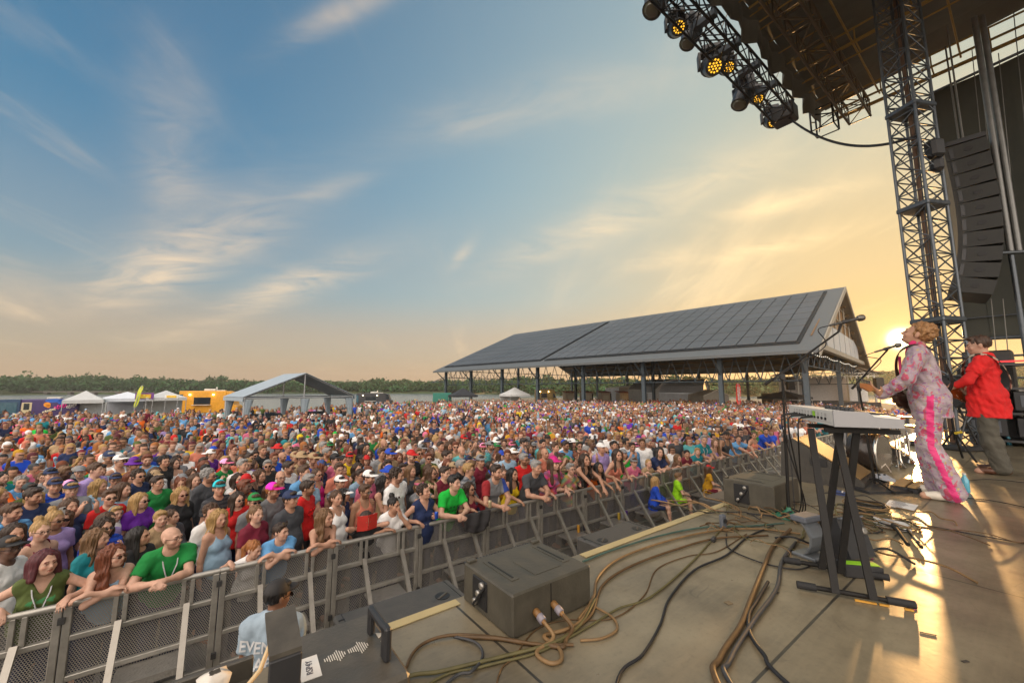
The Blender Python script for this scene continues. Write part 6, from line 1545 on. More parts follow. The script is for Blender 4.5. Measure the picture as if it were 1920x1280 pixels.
def strap(root, p, col, nm, checks=False, lift=.0):
    T = p.T; pts = [p.sp(-.13, -.16, 1.12), p.sp(-.02, -.155, 1.28), p.sp(.10, -.10, 1.42), p.sp(.125, .0, 1.465), p.sp(.08, .10, 1.40), p.sp(-.03, .155, 1.24), p.sp(-.13, .15, 1.08), p.sp(-.2, .06, 1.0)]
    c = smooth(pts, 6); m = MB(); ctr = p.sp(0, 0, 1.2); vs = []
    for i, q in enumerate(c):
        d = (c[min(i + 1, len(c) - 1)] - c[max(i - 1, 0)]).normalized(); n = (q - ctr); n = (n - d * n.dot(d)).normalized(); w = d.cross(n) * .026
        vs += [q - w + n * (.012 + lift), q + w + n * (.012 + lift), q + w + n * (.02 + lift), q - w + n * (.02 + lift)]
    for i in range(len(c) - 1):
        for k in range(4): m.mi = (1 if checks and (i // 2) % 2 else 0); m.add([vs[i * 4 + k], vs[i * 4 + (k + 1) % 4], vs[i * 4 + 4 + (k + 1) % 4], vs[i * 4 + 4 + k]], [(0, 1, 2, 3)])
    obj('guitar_strap', m, [mat(nm, col, .6), mat('strap_check', (.45, .40, .30), .6)], root)
def guitar(label, loc, rz, body_c, head_p, col, nm, peg=6):
    """a solid guitar in the local frame of its player"""
    t = thing('guitar', label, 'guitar', loc, rz); B = Vector(body_c); H = Vector(head_p); d = (H - B).normalized(); fwd = Vector((0, -1, 0)); fwd = (fwd - d * fwd.dot(d)).normalized(); up = d.cross(fwd); up = up if up.z > 0 else -up
    out = []
    for i in range(28):
        a = 2 * math.pi * i / 28; x = .21 * math.cos(a); r = .155 * (1 - .22 * math.exp(-((x - .02) / .05) ** 2)) * (1.0 if x < 0 else .88); out.append(B + d * x + up * (r * math.sin(a)) - fwd * .02)
    m = MB(); m.prism(out, fwd * .042); obj('body', m, mat(nm, col, .22, coat=.5), t)
    m = MB(); m.prism([B + d * .15 + up * .022 + fwd * .022, B + d * .15 - up * .022 + fwd * .022, H - up * .019 + fwd * .022, H + up * .019 + fwd * .022], fwd * .02); nk = obj('neck', m, mat('maple_neck', (.26, .13, .045), .35), t)
    m = MB(); m.prism([H + up * .022 + fwd * .016, H - up * .022 + fwd * .016, H + d * .05 - up * .045 + fwd * .016, H + d * .17 - up * .030 + fwd * .016, H + d * .18 + up * .02 + fwd * .016, H + d * .05 + up * .036 + fwd * .016], fwd * .016); hd = obj('headstock', m, mat('head_wood', (.36, .14, .04), .35), t)
    for i in range(peg):
        s = 1; c = H + d * (.03 + .025 * i) + up * (.034 if i % 2 == 0 or peg == 6 else -.034); m = MB(); m.tube(c + fwd * .024, c + fwd * .024 + up * .028, .004, n=6); m.bbox(c + fwd * .024 + up * .034, (.014, .014, .018), .003); obj('tuning_peg', m, mat('dark_steel'), hd)
    m = MB()
    for i in range(4): m.tube(B - d * .1 + up * (.012 - .008 * i) + fwd * .03, H + d * .02 + up * (.012 - .008 * i) + fwd * .044, .0012, n=4)
    obj('strings', m, mat('chrome', (.6, .56, .5), .2, .9), nk)['kind'] = 'stuff'
    m = MB(); m.box(B + fwd * .026, (.03, .06, .012), ax=(d, up)); m.box(B + d * .07 + fwd * .026, (.03, .06, .012), ax=(d, up)); obj('pickup', m, BLK2, t)['kind'] = 'stuff'
    return t
def facing(loc, target):
    return math.atan2(target[1] - loc[1], target[0] - loc[0]) + math.pi / 2
def singer():
    loc = Vector((4.36, 4.10, STAGE_Z)); rz = R(216.9) + R(4)
    H = Vector((.36, -.40, 1.10)); B = Vector((-.12, -.20, .98))
    p = Pose(h=1.80, girth=.95, lean=R(5), pitch=R(27), yaw=R(-6), shoulders=1.05, hip=(0, -.03, .965),
             hands={'R': ((.25, -.36, 1.035), (.35, -.55, .55), (.9, .45, -.6), (-.6, .5, .6)), 'L': ((-.14, -.27, 1.02), (.75, -.35, -.35), (-1, .6, -.4), (.1, .9, -.2))},
             legs=([(-.10, -.10, .53), (.105, -.06, .53)], [(-.12, -.05, .085), (.12, .06, .085)], [(-.16, -.23, .03), (.14, -.14, .03)]))
    b = link('person', body_mesh(p, .0075, (1.0, .5), open_=1.0, brow=(.45, .30, .2), zf=.8), color=(.46, .25, .16)); b.location = loc; b.rotation_euler = (0, 0, rz)
    tag(b, 'singer in a pink floral suit with head tipped back at the microphone', 'person')
    j = shirt_mesh(p, .009, 'long', .017, .77, .008, 2.0, zf=.6, flare=-.018); j.materials.clear(); j.materials.append(FLORAL); link('jacket', j, b)
    tr = trousers_mesh(p, .010, .016, baggy=.034, zf=-1, tintf=stripe, amp=.006); tr.materials.clear(); tr.materials.append(FLORAL); link('trousers', tr, b)
    S = SDF(axis(-.2, .2, .007), axis(-.25, .25, .007), axis(p.neck.z - .1, p.neck.z + .12, .007)); S.cone(p.sp(0, .0, 1.42), p.sp(0, -.012, 1.515), .095, .068, .02); S.cone(p.sp(0, -.01, 1.40), p.sp(0, -.03, 1.56), .062, .056, .01, sub=True); S.ell(p.sp(0, -.10, 1.50), (.03, .06, .06), None, .01, sub=True)
    V, F = S.surf(); link('shirt_collar', np_mesh('shirt_collar', V, F, CLOTH, np.ones((len(V), 3))), b, color=(.62, .03, .14))
    m = MB(); pf = [p.sp(-.035, -.125, 1.40), p.sp(.035, -.125, 1.40), p.sp(.03, -.155, 1.10), p.sp(-.03, -.155, 1.10)]; m.prism(pf, (0, -.02, 0)); obj('shirt_front', m, mat('magenta_shirt', (.62, .03, .14), .7), b)
    shoes(b, p, (.62, .56, .47), 'white_shoe'); strap(b, p, (.03, .022, .018), 'dark_strap', False, .012); dress_head(b, p, 'curly', (.30, .15, .055))
    guitar('dark electric guitar slung low on the singer in the floral suit', loc, rz, B, H, (.05, .02, .012), 'dark_guitar', 6)
def guitarist():
    loc = Vector((6.36, 5.30, STAGE_Z)); rz = R(216.9) - R(4)
    p = Pose(h=1.80, girth=.98, lean=R(-1), pitch=R(-4), yaw=R(8), hip=(0, 0, .96),
             hands={'R': ((.20, -.34, 1.08), (.4, -.5, .5), (1, .5, -.7), (-.6, .5, .6)), 'L': ((-.08, -.27, 1.04), (.8, -.3, -.3), (-1, .5, -.5), (.1, .9, -.2))},
             legs=([(-.11, -.06, .53), (.12, -.01, .53)], [(-.13, .02, .085), (.15, .06, .085)], [(-.17, -.16, .03), (.20, -.14, .03)]))
    b = link('person', body_mesh(p, .0085, (1.0, .6), brow=(.22, .14, .1), zf=.8), color=(.46, .26, .18)); b.location = loc; b.rotation_euler = (0, 0, rz)
    tag(b, 'guitarist in an untucked bright red shirt and grey trousers', 'person')
    S = shirt_mesh(p, .010, 'tee', .024, .70, .009, 5.0, zf=.6, flare=.022); link('shirt', S, b, color=(.62, .012, .012))
    q = SDF(*grid_for(p, .010, .8)); 
    for i in (0, 1): q.cone(p.shl[i], p.el[i], .062, .058, .03); q.cone(p.el[i], p.el[i].lerp(p.wr[i], .45), .056, .046, .03, flat=None)
    V, F = q.surf(); V += wob(V, .004, 40)[:, None] * .6; link('rolled_sleeves', np_mesh('rolled_sleeves', V, F, CLOTH, np.ones((len(V), 3))), b, color=(.62, .012, .012))['kind'] = 'stuff'
    link('trousers', trousers_mesh(p, .011, .016, baggy=.030, amp=.006, top=.745), b, color=(.085, .078, .06)); shoes(b, p, (.09, .035, .018), 'brown_shoe'); strap(b, p, (.05, .03, .02), 'brown_strap', True, .022); dress_head(b, p, 'short', (.06, .03, .016))
    guitar('sunburst electric guitar held by the man in red', loc, rz, Vector((-.06, -.24, 1.06)), Vector((.42, -.42, 1.12)), (.20, .05, .01), 'sunburst_guitar', 6)
singer(); guitarist()
# ------------------------------------------------------------------ the crowd
PAL = {'navy': (.014, .025, .075), 'black': (.016, .016, .018), 'charcoal': (.055, .058, .065), 'grey': (.20, .205, .215), 'white': (.78, .77, .76), 'red': (.46, .016, .02), 'maroon': (.14, .015, .03), 'royal blue': (.02, .075, .42),
       'sky blue': (.16, .34, .58), 'teal': (.02, .19, .22), 'aqua': (.15, .45, .46), 'green': (.02, .20, .05), 'bright green': (.02, .40, .06), 'olive': (.075, .10, .03), 'pink': (.58, .17, .26), 'magenta': (.50, .03, .20), 'yellow': (.66, .47, .05),
       'mustard': (.45, .25, .03), 'orange': (.66, .15, .02), 'purple': (.12, .03, .27), 'lavender': (.36, .28, .52), 'salmon': (.55, .21, .15), 'tan': (.36, .26, .16), 'light blue': (.33, .46, .58), 'lime': (.30, .62, .03), 'brown': (.10, .05, .03)}
PAL = {k: tuple(max(.006, sum(v) / 3 + (c - sum(v) / 3) * 1.18) for c in v) for k, v in PAL.items()}
HC = {'black': (.012, .009, .008), 'dark brown': (.035, .018, .010), 'brown': (.075, .036, .017), 'auburn': (.16, .045, .018), 'dark red': (.085, .012, .018), 'blond': (.38, .23, .085), 'light brown': (.17, .09, .04), 'grey': (.26, .25, .24), 'ginger': (.33, .12, .03)}
SK = [(.50, .275, .185), (.56, .33, .235), (.44, .235, .15), (.35, .185, .11), (.47, .255, .17), (.13, .065, .042)]
SINGER = Vector((4.36, 4.10, 0))
G_RAIL, G_CROWD = 'people leaning on the barrier', 'people standing in the crowd'
def raglan(V, p):
    t = np.ones((len(V), 3)); sw = p.sw * p.k; t[V[:, 0] < -sw * .78] = (1.3, .06, .08); t[V[:, 0] > sw * .78] = (.12, .28, 1.4); return t
def tiedye(V, p):
    a = np.sin(V[:, 0] * 22 + 3 * np.sin(V[:, 2] * 17)); b = np.sin(V[:, 2] * 24 + 2 * np.sin(V[:, 0] * 15)); return np.stack([.75 + .4 * a, .7 + .35 * b, .75 - .4 * a * b], 1)
def striped(V, p):
    t = np.ones((len(V), 3)); t[np.sin(V[:, 2] * 110) > .2] = (.35, .38, .45); return t
def print_front(V, p, col=(.7, 2.2, 3.5)):
    t = np.ones((len(V), 3)); c = np.array(p.sp(0, -.1, 1.24)); m = (V[:, 1] < c[1] + .06) & (np.abs(V[:, 0]) < .10) & (np.abs(V[:, 2] - c[2]) < .07) & (np.sin(V[:, 0] * 90 + np.sin(V[:, 2] * 70) * 2) + np.sin(V[:, 2] * 80) > .3); t[m] = col; return t
RAIL_Y = -.42
def lanyard(root, p, col=(.6, .6, .62)):
    m = MB()
    for s in (-1, 1): m.pipe([p.sp(s * .05, .06, 1.475), p.sp(s * .075, -.03, 1.44), p.sp(s * .06, -.125, 1.36), p.sp(s * .02, -.165, 1.22), p.sp(0, -.165, 1.12)], .007, 4)
    m.box(p.sp(0, -.168, 1.07), (.06, .008, .085)); obj('lanyard', m, mat('lanyard_cloth', col, .7), root)
def rail_person(u, v, label, sex, pose, shirt, scol, hair, hcol, skin=0, hat=None, hatcol='navy', glasses=None, on_top=False, beard=0.0, girth=1.0, lan=False, pat=None, n_head=-6.22, yawadd=0.0, pitch=.06, trous='navy', short=False, roll=0.0, open_=0.0):
    s, z = on_ray(u, v, n_head); extra = .12; want = math.atan2(SINGER.x * .8 + SINGER.y * .6 - s, -.67 - n_head); yaw = max(-1.2, min(1.2, want)) + yawadd
    back = -(n_head - RAIL_N) ; lean = {'upright': .06, 'book': .10, 'cup': .12, 'chin': .22, 'fold': .42, 'clasp': .42, 'rest': .30, 'over': .40, 'side': .22}[pose]
    k = z / (.93 + .70 * math.cos(lean)); k = max(.72, min(1.12, k)); root_n = n_head - .66 * k * math.sin(lean); ry = -(RAIL_N - root_n); body_yaw = yaw * .28
    c, sn_ = math.cos(-body_yaw), math.sin(-body_yaw)
    def RL(x, y, zz): return Vector((x * c - y * sn_, x * sn_ + y * c, zz))         # rail frame -> body frame
    def D(x, y, zz): return RL(x, y, zz)
    rz_ = RAIL_H + .022; H = {}
    if pose == 'fold': H = {'L': (RL(.10, ry - .02, rz_ + .02), D(1, -.25, -.05), D(-1, .0, -.5), D(0, 0, -1)), 'R': (RL(-.09, ry - .06, rz_ + .025), D(-1, -.3, -.12), D(1, .0, -.5), D(0, 0, -1))}
    elif pose == 'clasp': H = {'L': (RL(-.045, ry - .15, rz_ + .02), D(.55, -.8, -.1), D(-1, .2, -.6), D(.6, .3, -.7)), 'R': (RL(.045, ry - .15, rz_ + .025), D(-.55, -.8, -.1), D(1, .2, -.6), D(-.6, .3, -.7))}
    elif pose == 'rest': H = {'L': (RL(-.20, ry + .02, rz_ + .01), D(.35, -1, -.35), D(-1, .4, -.5), D(0, -.3, -1)), 'R': (RL(.24, ry + .01, rz_ + .01), D(-.2, -1, -.3), D(1, .4, -.5), D(0, -.3, -1))}
    elif pose == 'over': H = {'L': (RL(-.10, ry - .27, rz_ - .03), D(.2, -.8, -.6), D(-.6, .1, .6), D(0, -.5, -1)), 'R': (RL(.14, ry - .27, rz_ - .04), D(-.2, -.8, -.6), D(.6, .1, .6), D(0, -.5, -1))}
    elif pose == 'book': H = {'L': (RL(-.09, ry + .06, rz_ + .08), D(.4, -.5, .8), D(-1, .3, -.6), D(.7, .3, 0)), 'R': (RL(.10, ry + .06, rz_ + .08), D(-.4, -.5, .8), D(1, .3, -.6), D(-.7, .3, 0))}
    elif pose == 'cup': H = {'L': (RL(-.15, ry + .02, rz_ + .02), D(.6, -.9, -.2), D(-1, .4, -.5), D(0, -.3, -1)), 'R': (RL(.14, ry - .04, rz_ + .06), D(-.4, -.9, .3), D(1, .3, -.6), D(-1, 0, 0))}
    elif pose == 'chin': H = {'L': (RL(-.10, ry - .0, rz_ + .01), D(.9, -.5, -.1), D(-1, .3, -.5), D(0, 0, -1)), 'R': (RL(.10, ry - .02, rz_ + .17), D(-.3, .1, 1), D(.4, -1, -.6), D(-.5, .8, 0))}
    elif pose == 'side': H = {'L': (RL(-.18, ry + .0, rz_ + .01), D(.4, -1, -.35), D(-1, .4, -.5), D(0, -.3, -1))}
    p = Pose(h=1.72 * k, girth=girth, sex=sex, lean=lean, yaw=yaw - body_yaw, pitch=pitch, roll=roll, hands=H)
    step = .0095 if s < 6 else .0125
    b = link('person', body_mesh(p, step, (.75, .8), beard=beard, zf=.9 * k, brow=tuple(min(.5, q * 2.2 + .05) for q in HC[hcol or 'brown']), open_=open_), color=SK[skin]); b.location = W(s, root_n); b.rotation_euler = (0, 0, RZ_E + body_yaw)
    tag(b, label, 'person', G_RAIL); sm = shirt_mesh(p, step, shirt, .014, .84, .004, s, .9 * k, pat)
    if sm: link('shirt', sm, b, color=PAL[scol])
    link('trousers', trousers_mesh(p, .024, zf=-1), b, color=PAL[trous]); dress_head(b, p, hair, HC[hcol] if hcol else (0, 0, 0), hat, PAL[hatcol], glasses, on_top)
    if lan: lanyard(b, p)
    return b, p
def hand_thing(b, p, i, name, label, cat, build, off=(0, -.04, .03)):
    M = Matrix.Translation(b.location) @ Matrix.Rotation(b.rotation_euler.z, 4, 'Z'); q = M @ (p.wr[i] + p.hd[i][0] * .07 + Vector(off)); t = thing(name, label, cat, q, b.rotation_euler.z); build(t); return t
def can(t, col, nm, h=.115):
    m = MB(); m.lathe([(.022, -h / 2), (.031, -h / 2 + .008), (.031, h / 2 - .012), (.025, h / 2)], (0, 0, 0), 14); obj('body', m, mat(nm, col, .3, .5, .12), t); m = MB(); m.lathe([(.005, h / 2 - .003), (.0245, h / 2 - .003), (.0245, h / 2 + .001)], (0, 0, 0), 14); obj('lid', m, mat('steel_socket'), t)
def phone(t, col, nm):
    m = MB(); m.bbox((0, 0, .03), (.075, .010, .155), .004); obj('case', m, mat(nm, col, .4), t); m = MB(); m.bbox((.02, -.006, .085), (.026, .004, .03), .001); obj('lens_block', m, BLK2, t)
rail_person(75, 1055, 'woman with dark red hair in an olive green shirt and white lanyard', 'f', 'rest', 'vneck', 'olive', 'bob', 'dark red', 1, girth=1.22, lan=True, pat=print_front, yawadd=-.25, open_=.5)
rail_person(200, 1045, 'woman with auburn hair and tinted glasses in a grey blue tank top', 'f', 'fold', 'tank', 'light blue', 'wavy', 'auburn', 1, glasses='dark', pitch=.1)
rail_person(310, 1010, 'bald bearded man with glasses in a green shirt and white lanyard', 'm', 'clasp', 'tee', 'green', None, 'brown', 1, glasses='clear', beard=.55, girth=1.2, lan=True)
rail_person(468, 1030, 'red haired girl in a white shirt peering over the rail', 'f', 'rest', 'tee', 'white', 'tail', 'ginger', 1, pitch=-.25, short=True)
rail_person(520, 998, 'boy in a sky blue shirt with folded arms and blue glasses on his head', 'm', 'fold', 'tee', 'sky blue', 'short', 'dark brown', 1, glasses='dark', on_top=True)
rail_person(605, 972, 'woman with very long light brown hair in a brown tank top', 'f', 'fold', 'tank', 'brown', 'wavy', 'light brown', 0)
b, p = rail_person(685, 970, 'dark haired woman in black reading a red book at the rail', 'f', 'book', 'tee', 'black', 'long', 'dark brown', 0, pitch=-.45, yawadd=-.5)
def book(t):
    for s in (-1, 1): m = MB(); m.box((s * .075, 0, .05), (.15, .012, .21), M=Matrix.Rotation(s * .35, 4, 'Z')); obj('cover', m, mat('red_cover', (.52, .03, .02), .5), t)
    m = MB(); m.box((0, .03, .05), (.24, .008, .20)); obj('pages', m, mat('white_paper', (.66, .64, .60), .8), t)
M_ = Matrix.Translation(b.location) @ Matrix.Rotation(b.rotation_euler.z, 4, 'Z'); t = thing('book', 'open red book held above the rail by a dark haired woman', 'book', M_ @ ((p.wr[0] + p.wr[1]) / 2 + Vector((0, -.07, .04))), b.rotation_euler.z); book(t)
rail_person(735, 945, 'woman with a dark bun in a white shirt resting chin on hand', 'f', 'chin', 'tee', 'white', 'bun', 'black', 2, glasses='dark', on_top=True, pitch=-.1)
b, p = rail_person(795, 920, 'woman with dark curly hair in a navy shirt holding a blue can', 'f', 'cup', 'vneck', 'navy', 'curly', 'dark brown', 0, girth=1.2, pitch=.15)
hand_thing(b, p, 1, 'drink_can', 'blue drink can held by the woman in navy', 'can', lambda t: can(t, (.03, .10, .55), 'blue_can'))
rail_person(850, 905, 'dark haired man in a bright green shirt resting his hands on the rail', 'm', 'clasp', 'tee', 'bright green', 'short', 'black', 1, pat=lambda V, p: print_front(V, p, (.5, .3, .5)))
b, p = rail_person(880, 915, 'woman with long wavy hair and dark glasses right of the green shirt', 'f', 'cup', 'tank', 'maroon', 'wavy', 'dark brown', 2, glasses='dark', n_head=-6.5)
hand_thing(b, p, 1, 'drink_cup', 'pale cup held by the woman in dark glasses', 'cup', lambda t: can(t, (.6, .5, .3), 'pale_cup', .13))
rail_person(930, 885, 'bearded man in a grey shirt with one red and one blue sleeve', 'm', 'clasp', 'tee', 'grey', 'short', 'dark brown', 0, beard=.7, pat=raglan)
rail_person(962, 888, 'dark haired woman in a yellow tank top behind the two tone sleeves', 'f', 'side', 'tank', 'yellow', 'long', 'black', 2, n_head=-6.55)
rail_person(1005, 875, 'grey haired man in a dark grey shirt leaning far over the rail', 'm', 'clasp', 'polo', 'charcoal', 'short', 'grey', 0, girth=1.15, pitch=-.1)
rail_person(1040, 868, 'woman in a pink and blue cap and tie dyed shirt', 'f', 'rest', 'tee', 'pink', 'long', 'brown', 1, hat='cap', hatcol='magenta', pat=tiedye)
b, p = rail_person(1070, 878, 'grey haired woman in a pale tie dyed shirt filming with a phone', 'f', 'cup', 'tee', 'tan', 'short', 'grey', 1, glasses='clear', pat=tiedye)
hand_thing(b, p, 1, 'phone', 'black phone held up by the woman in pale tie dye', 'phone', lambda t: phone(t, (.02, .02, .022), 'black_phone'))
rail_person(1100, 862, 'long haired woman in a black tank top stretching both arms over the rail', 'f', 'over', 'tank', 'black', 'wavy', 'dark brown', 2, pitch=.2)
rail_person(1126, 876, 'woman in an orange top with arms stretched over the rail', 'f', 'over', 'tank', 'orange', 'long', 'black', 3, pitch=.25)
rail_person(1160, 852, 'long haired woman in a salmon tank top beside the orange top', 'f', 'rest', 'tank', 'salmon', 'long', 'dark brown', 0)
rail_person(1190, 866, 'child in a grey cap and pale pink shirt at the rail', 'm', 'rest', 'tee', 'pink', 'short', 'brown', 1, hat='cap', hatcol='grey')
rail_person(1218, 868, 'blond girl with braided hair looking over the rail', 'f', 'rest', 'tee', 'tan', 'tail', 'blond', 1)
rail_person(1240, 847, 'woman with a black bob in a navy polo leaning on one elbow', 'f', 'fold', 'polo', 'navy', 'bob', 'black', 1, girth=1.15)
rail_person(1272, 858, 'brown haired girl with her back half turned at the rail', 'f', 'side', 'tee', 'brown', 'long', 'light brown', 0, yawadd=.5)
rail_person(1290, 850, 'dark haired boy in a maroon shirt at the rail', 'm', 'rest', 'tee', 'maroon', 'short', 'black', 2)
rail_person(1310, 846, 'fair haired child in a teal shirt at the rail', 'm', 'rest', 'tee', 'teal', 'short', 'blond', 1)
rail_person(1324, 824, 'grey haired man in a teal shirt with white lanyard', 'm', 'fold', 'polo', 'teal', 'short', 'grey', 0, lan=True)
rail_person(1345, 830, 'long haired woman in a lavender top leaning beside the teal shirt', 'f', 'fold', 'tank', 'lavender', 'long', 'light brown', 1)
rail_person(1365, 813, 'man in a black cap and charcoal tank top at the far rail', 'm', 'rest', 'tank', 'charcoal', 'short', 'dark brown', 3, hat='cap', hatcol='black', beard=.6)
rail_person(1388, 822, 'large man in a sky blue shirt at the far rail', 'm', 'over', 'tee', 'sky blue', 'short', 'brown', 0, girth=1.3)
rail_person(1416, 816, 'woman in a pale pink tank top at the far rail', 'f', 'rest', 'tank', 'salmon', 'tail', 'brown', 2)
rail_person(1440, 808, 'man in a royal blue shirt leaning at the far end of the rail', 'm', 'fold', 'tee', 'royal blue', 'short', 'dark brown', 2, beard=.5)
j = thing('jacket', 'dark jacket hung over the rail beside the grey shirt with two tone sleeves', 'jacket', W(3.75, RAIL_N + .05, 0), RZ_E); m = MB(); vs = []
for jn in range(9):
    for i in range(11): x = (i - 5) * .05; vs.append((x * (1.1 - .02 * jn), -.06 - .03 * math.sin(i * 1.4 + jn * .5) - .012 * jn * (1 if jn < 6 else .6), RAIL_H + .03 - jn * .042 * (1 - .05 * abs(i - 5) * (jn / 8))))
m.add(vs, [(a * 11 + i, a * 11 + i + 1, a * 11 + i + 12, a * 11 + i + 11) for a in range(8) for i in range(10)], True); o = obj('cloth', m, mat('dark_jacket', (.03, .028, .03), .85, bump=.3), j); o.modifiers.new('t', 'SOLIDIFY').thickness = .03

# people inside the pit
def pit_people():
    def sit(s, n, h, sex, scol, style, hair, hcol, label, hat=None, hatcol='red', extra=.7, tr='navy'):
        k = h / 1.72; hz = .44
        p = Pose(h=h, sex=sex, lean=.12, yaw=.25, hip=(0, 0, hz + .04), girth=.95, hands={'L': ((-.08, -.26 * k - .05, hz + .16), (.5, -.8, -.2), (-1, .5, -.3)), 'R': ((.08, -.26 * k - .05, hz + .16), (-.5, -.8, -.2), (1, .5, -.3))},
                 legs=([(-.09, -.38 * k, hz + .03), (.09, -.38 * k, hz + .03)], [(-.09, -.42 * k, .09), (.10, -.44 * k, .09)], [(-.10, -.58 * k, .03), (.12, -.60 * k, .03)]))
        b = link('person', body_mesh(p, .012, zf=0), color=SK[1]); b.location = W(s, n); b.rotation_euler = (0, 0, RZ_E + extra); tag(b, label, 'person', 'children sitting in the pit')
        link('shirt', shirt_mesh(p, .012, style, .018, .80, .005, s, 0, (lambda V, p: print_front(V, p, (6, 4, 1.6))) if style == 'long' else None), b, color=PAL[scol]); link('shorts', trousers_mesh(p, .016, upto=.8, zf=-1), b, color=PAL[tr]); dress_head(b, p, hair, HC[hcol], hat, PAL[hatcol])
    sit(8.75, RAIL_N + .24, 1.42, 'f', 'royal blue', 'long', 'long', 'blond', 'blond girl in a royal blue hoodie sitting on the barrier step')
    sit(9.75, RAIL_N + .24, 1.34, 'm', 'lime', 'tee', 'short', 'light brown', 'boy in a lime green shirt and shorts sitting on the barrier step', tr='lime')
    sit(11.35, RAIL_N + .24, 1.34, 'f', 'mustard', 'tee', 'long', 'brown', 'child in a mustard shirt and red cap sitting on the barrier step', 'cap', 'red', tr='maroon')
    p = Pose(h=1.64, sex='m', girth=1.08, yaw=R(-36), pitch=R(-4), lean=.05); b = link('person', body_mesh(p, .009, zf=.9), color=SK[5]); b.location = W(.52, -4.02); b.rotation_euler = (0, 0, RZ_E + math.pi - .5)
    b.color = (.24, .115, .065, 1); tag(b, 'event staff worker in a pale blue shirt and dark cap seen from behind', 'person'); sm = shirt_mesh(p, .010, 'tee', .024, .82, .006, 1.0, .8); sh = link('shirt', sm, b, color=(.30, .38, .45)); link('trousers', trousers_mesh(p, .02, zf=-1), b, color=PAL['navy'])
    dress_head(b, p, 'short', HC['black'], 'cap', (.022, .02, .02), 'dark')
    S = SDF(axis(-.2, .2, .008), axis(-.2, .25, .008), axis(1.3, 1.6, .008)); S.cone(p.sp(0, .02, 1.43), p.sp(0, .012, 1.50), .088, .074, .02); S.cone(p.sp(0, .02, 1.40), p.sp(0, 0, 1.6), .062, .058, .01, sub=True); V, F = S.surf(); link('collar', np_mesh('collar', V, F, CLOTH, np.ones((len(V), 3))), b, color=(.34, .42, .49))
    co = np.empty(len(sm.vertices) * 3, np.float32); sm.vertices.foreach_get('co', co); co = co.reshape(-1, 3); back = co[co[:, 1] > .0]
    for body, z, sz in (('EVENT', 1.235, .115), ('STAFF', 1.12, .115)):
        tm = text_mesh(body, sz, .0, 4, bold=.0025); n = len(tm.vertices); v = np.empty(n * 3, np.float32); tm.vertices.foreach_get('co', v); v = v.reshape(-1, 3)
        x = -v[:, 0] + .045; zz = v[:, 1] + z; y = np.empty(n)
        for i in range(n):
            d = (back[:, 0] - x[i]) ** 2 + (back[:, 2] - zz[i]) ** 2; q = np.argsort(d)[:6]; y[i] = back[q, 1].max() + .004
        tm.vertices.foreach_set('co', np.stack([x, y, zz], 1).astype(np.float32).ravel()); tm.materials.append(mat('white_print', (.62, .63, .64), .7)); tm.update(); link('lettering', tm, sh)
    p = Pose(h=1.74, sex='m', yaw=.4); b = link('person', body_mesh(p, .012), color=SK[0]); b.location = W(11.6, -3.9); b.rotation_euler = (0, 0, RZ_E + math.pi - .2); tag(b, 'stagehand in a blue grey shirt and white cap in the far pit', 'person'); link('shirt', shirt_mesh(p, .012, 'tee', .02), b, color=(.17, .21, .27)); link('trousers', trousers_mesh(p, .02, zf=-1), b, color=PAL['black']); dress_head(b, p, 'short', HC['brown'], 'cap', PAL['white'])
    for (s, col, nm, lab) in ((6.15, (.6, .3, .04), 'amber_can', 'amber drink bottle on a barrier step beside a dark can'), (6.32, (.05, .05, .07), 'dark_can', 'dark can on a barrier step beside the amber bottle'), (7.45, (.5, .35, .05), 'gold_can', 'gold can on the farther barrier step'), (7.58, (.4, .42, .46), 'silver_can', 'silver can between two others on the farther barrier step'), (7.72, (.10, .03, .3), 'purple_can', 'purple can on the farther barrier step'), (12.9, (.05, .3, .35), 'teal_can', 'teal can on a barrier step past the sitting children')):
        i = int((s - BP0) / PANEL_W); c = thing('drink_can', lab, 'can', W(s, RAIL_N + .2, .38 + .075), 0, 'drinks on the barrier steps'); can(c, col, nm, .15)
pit_people()

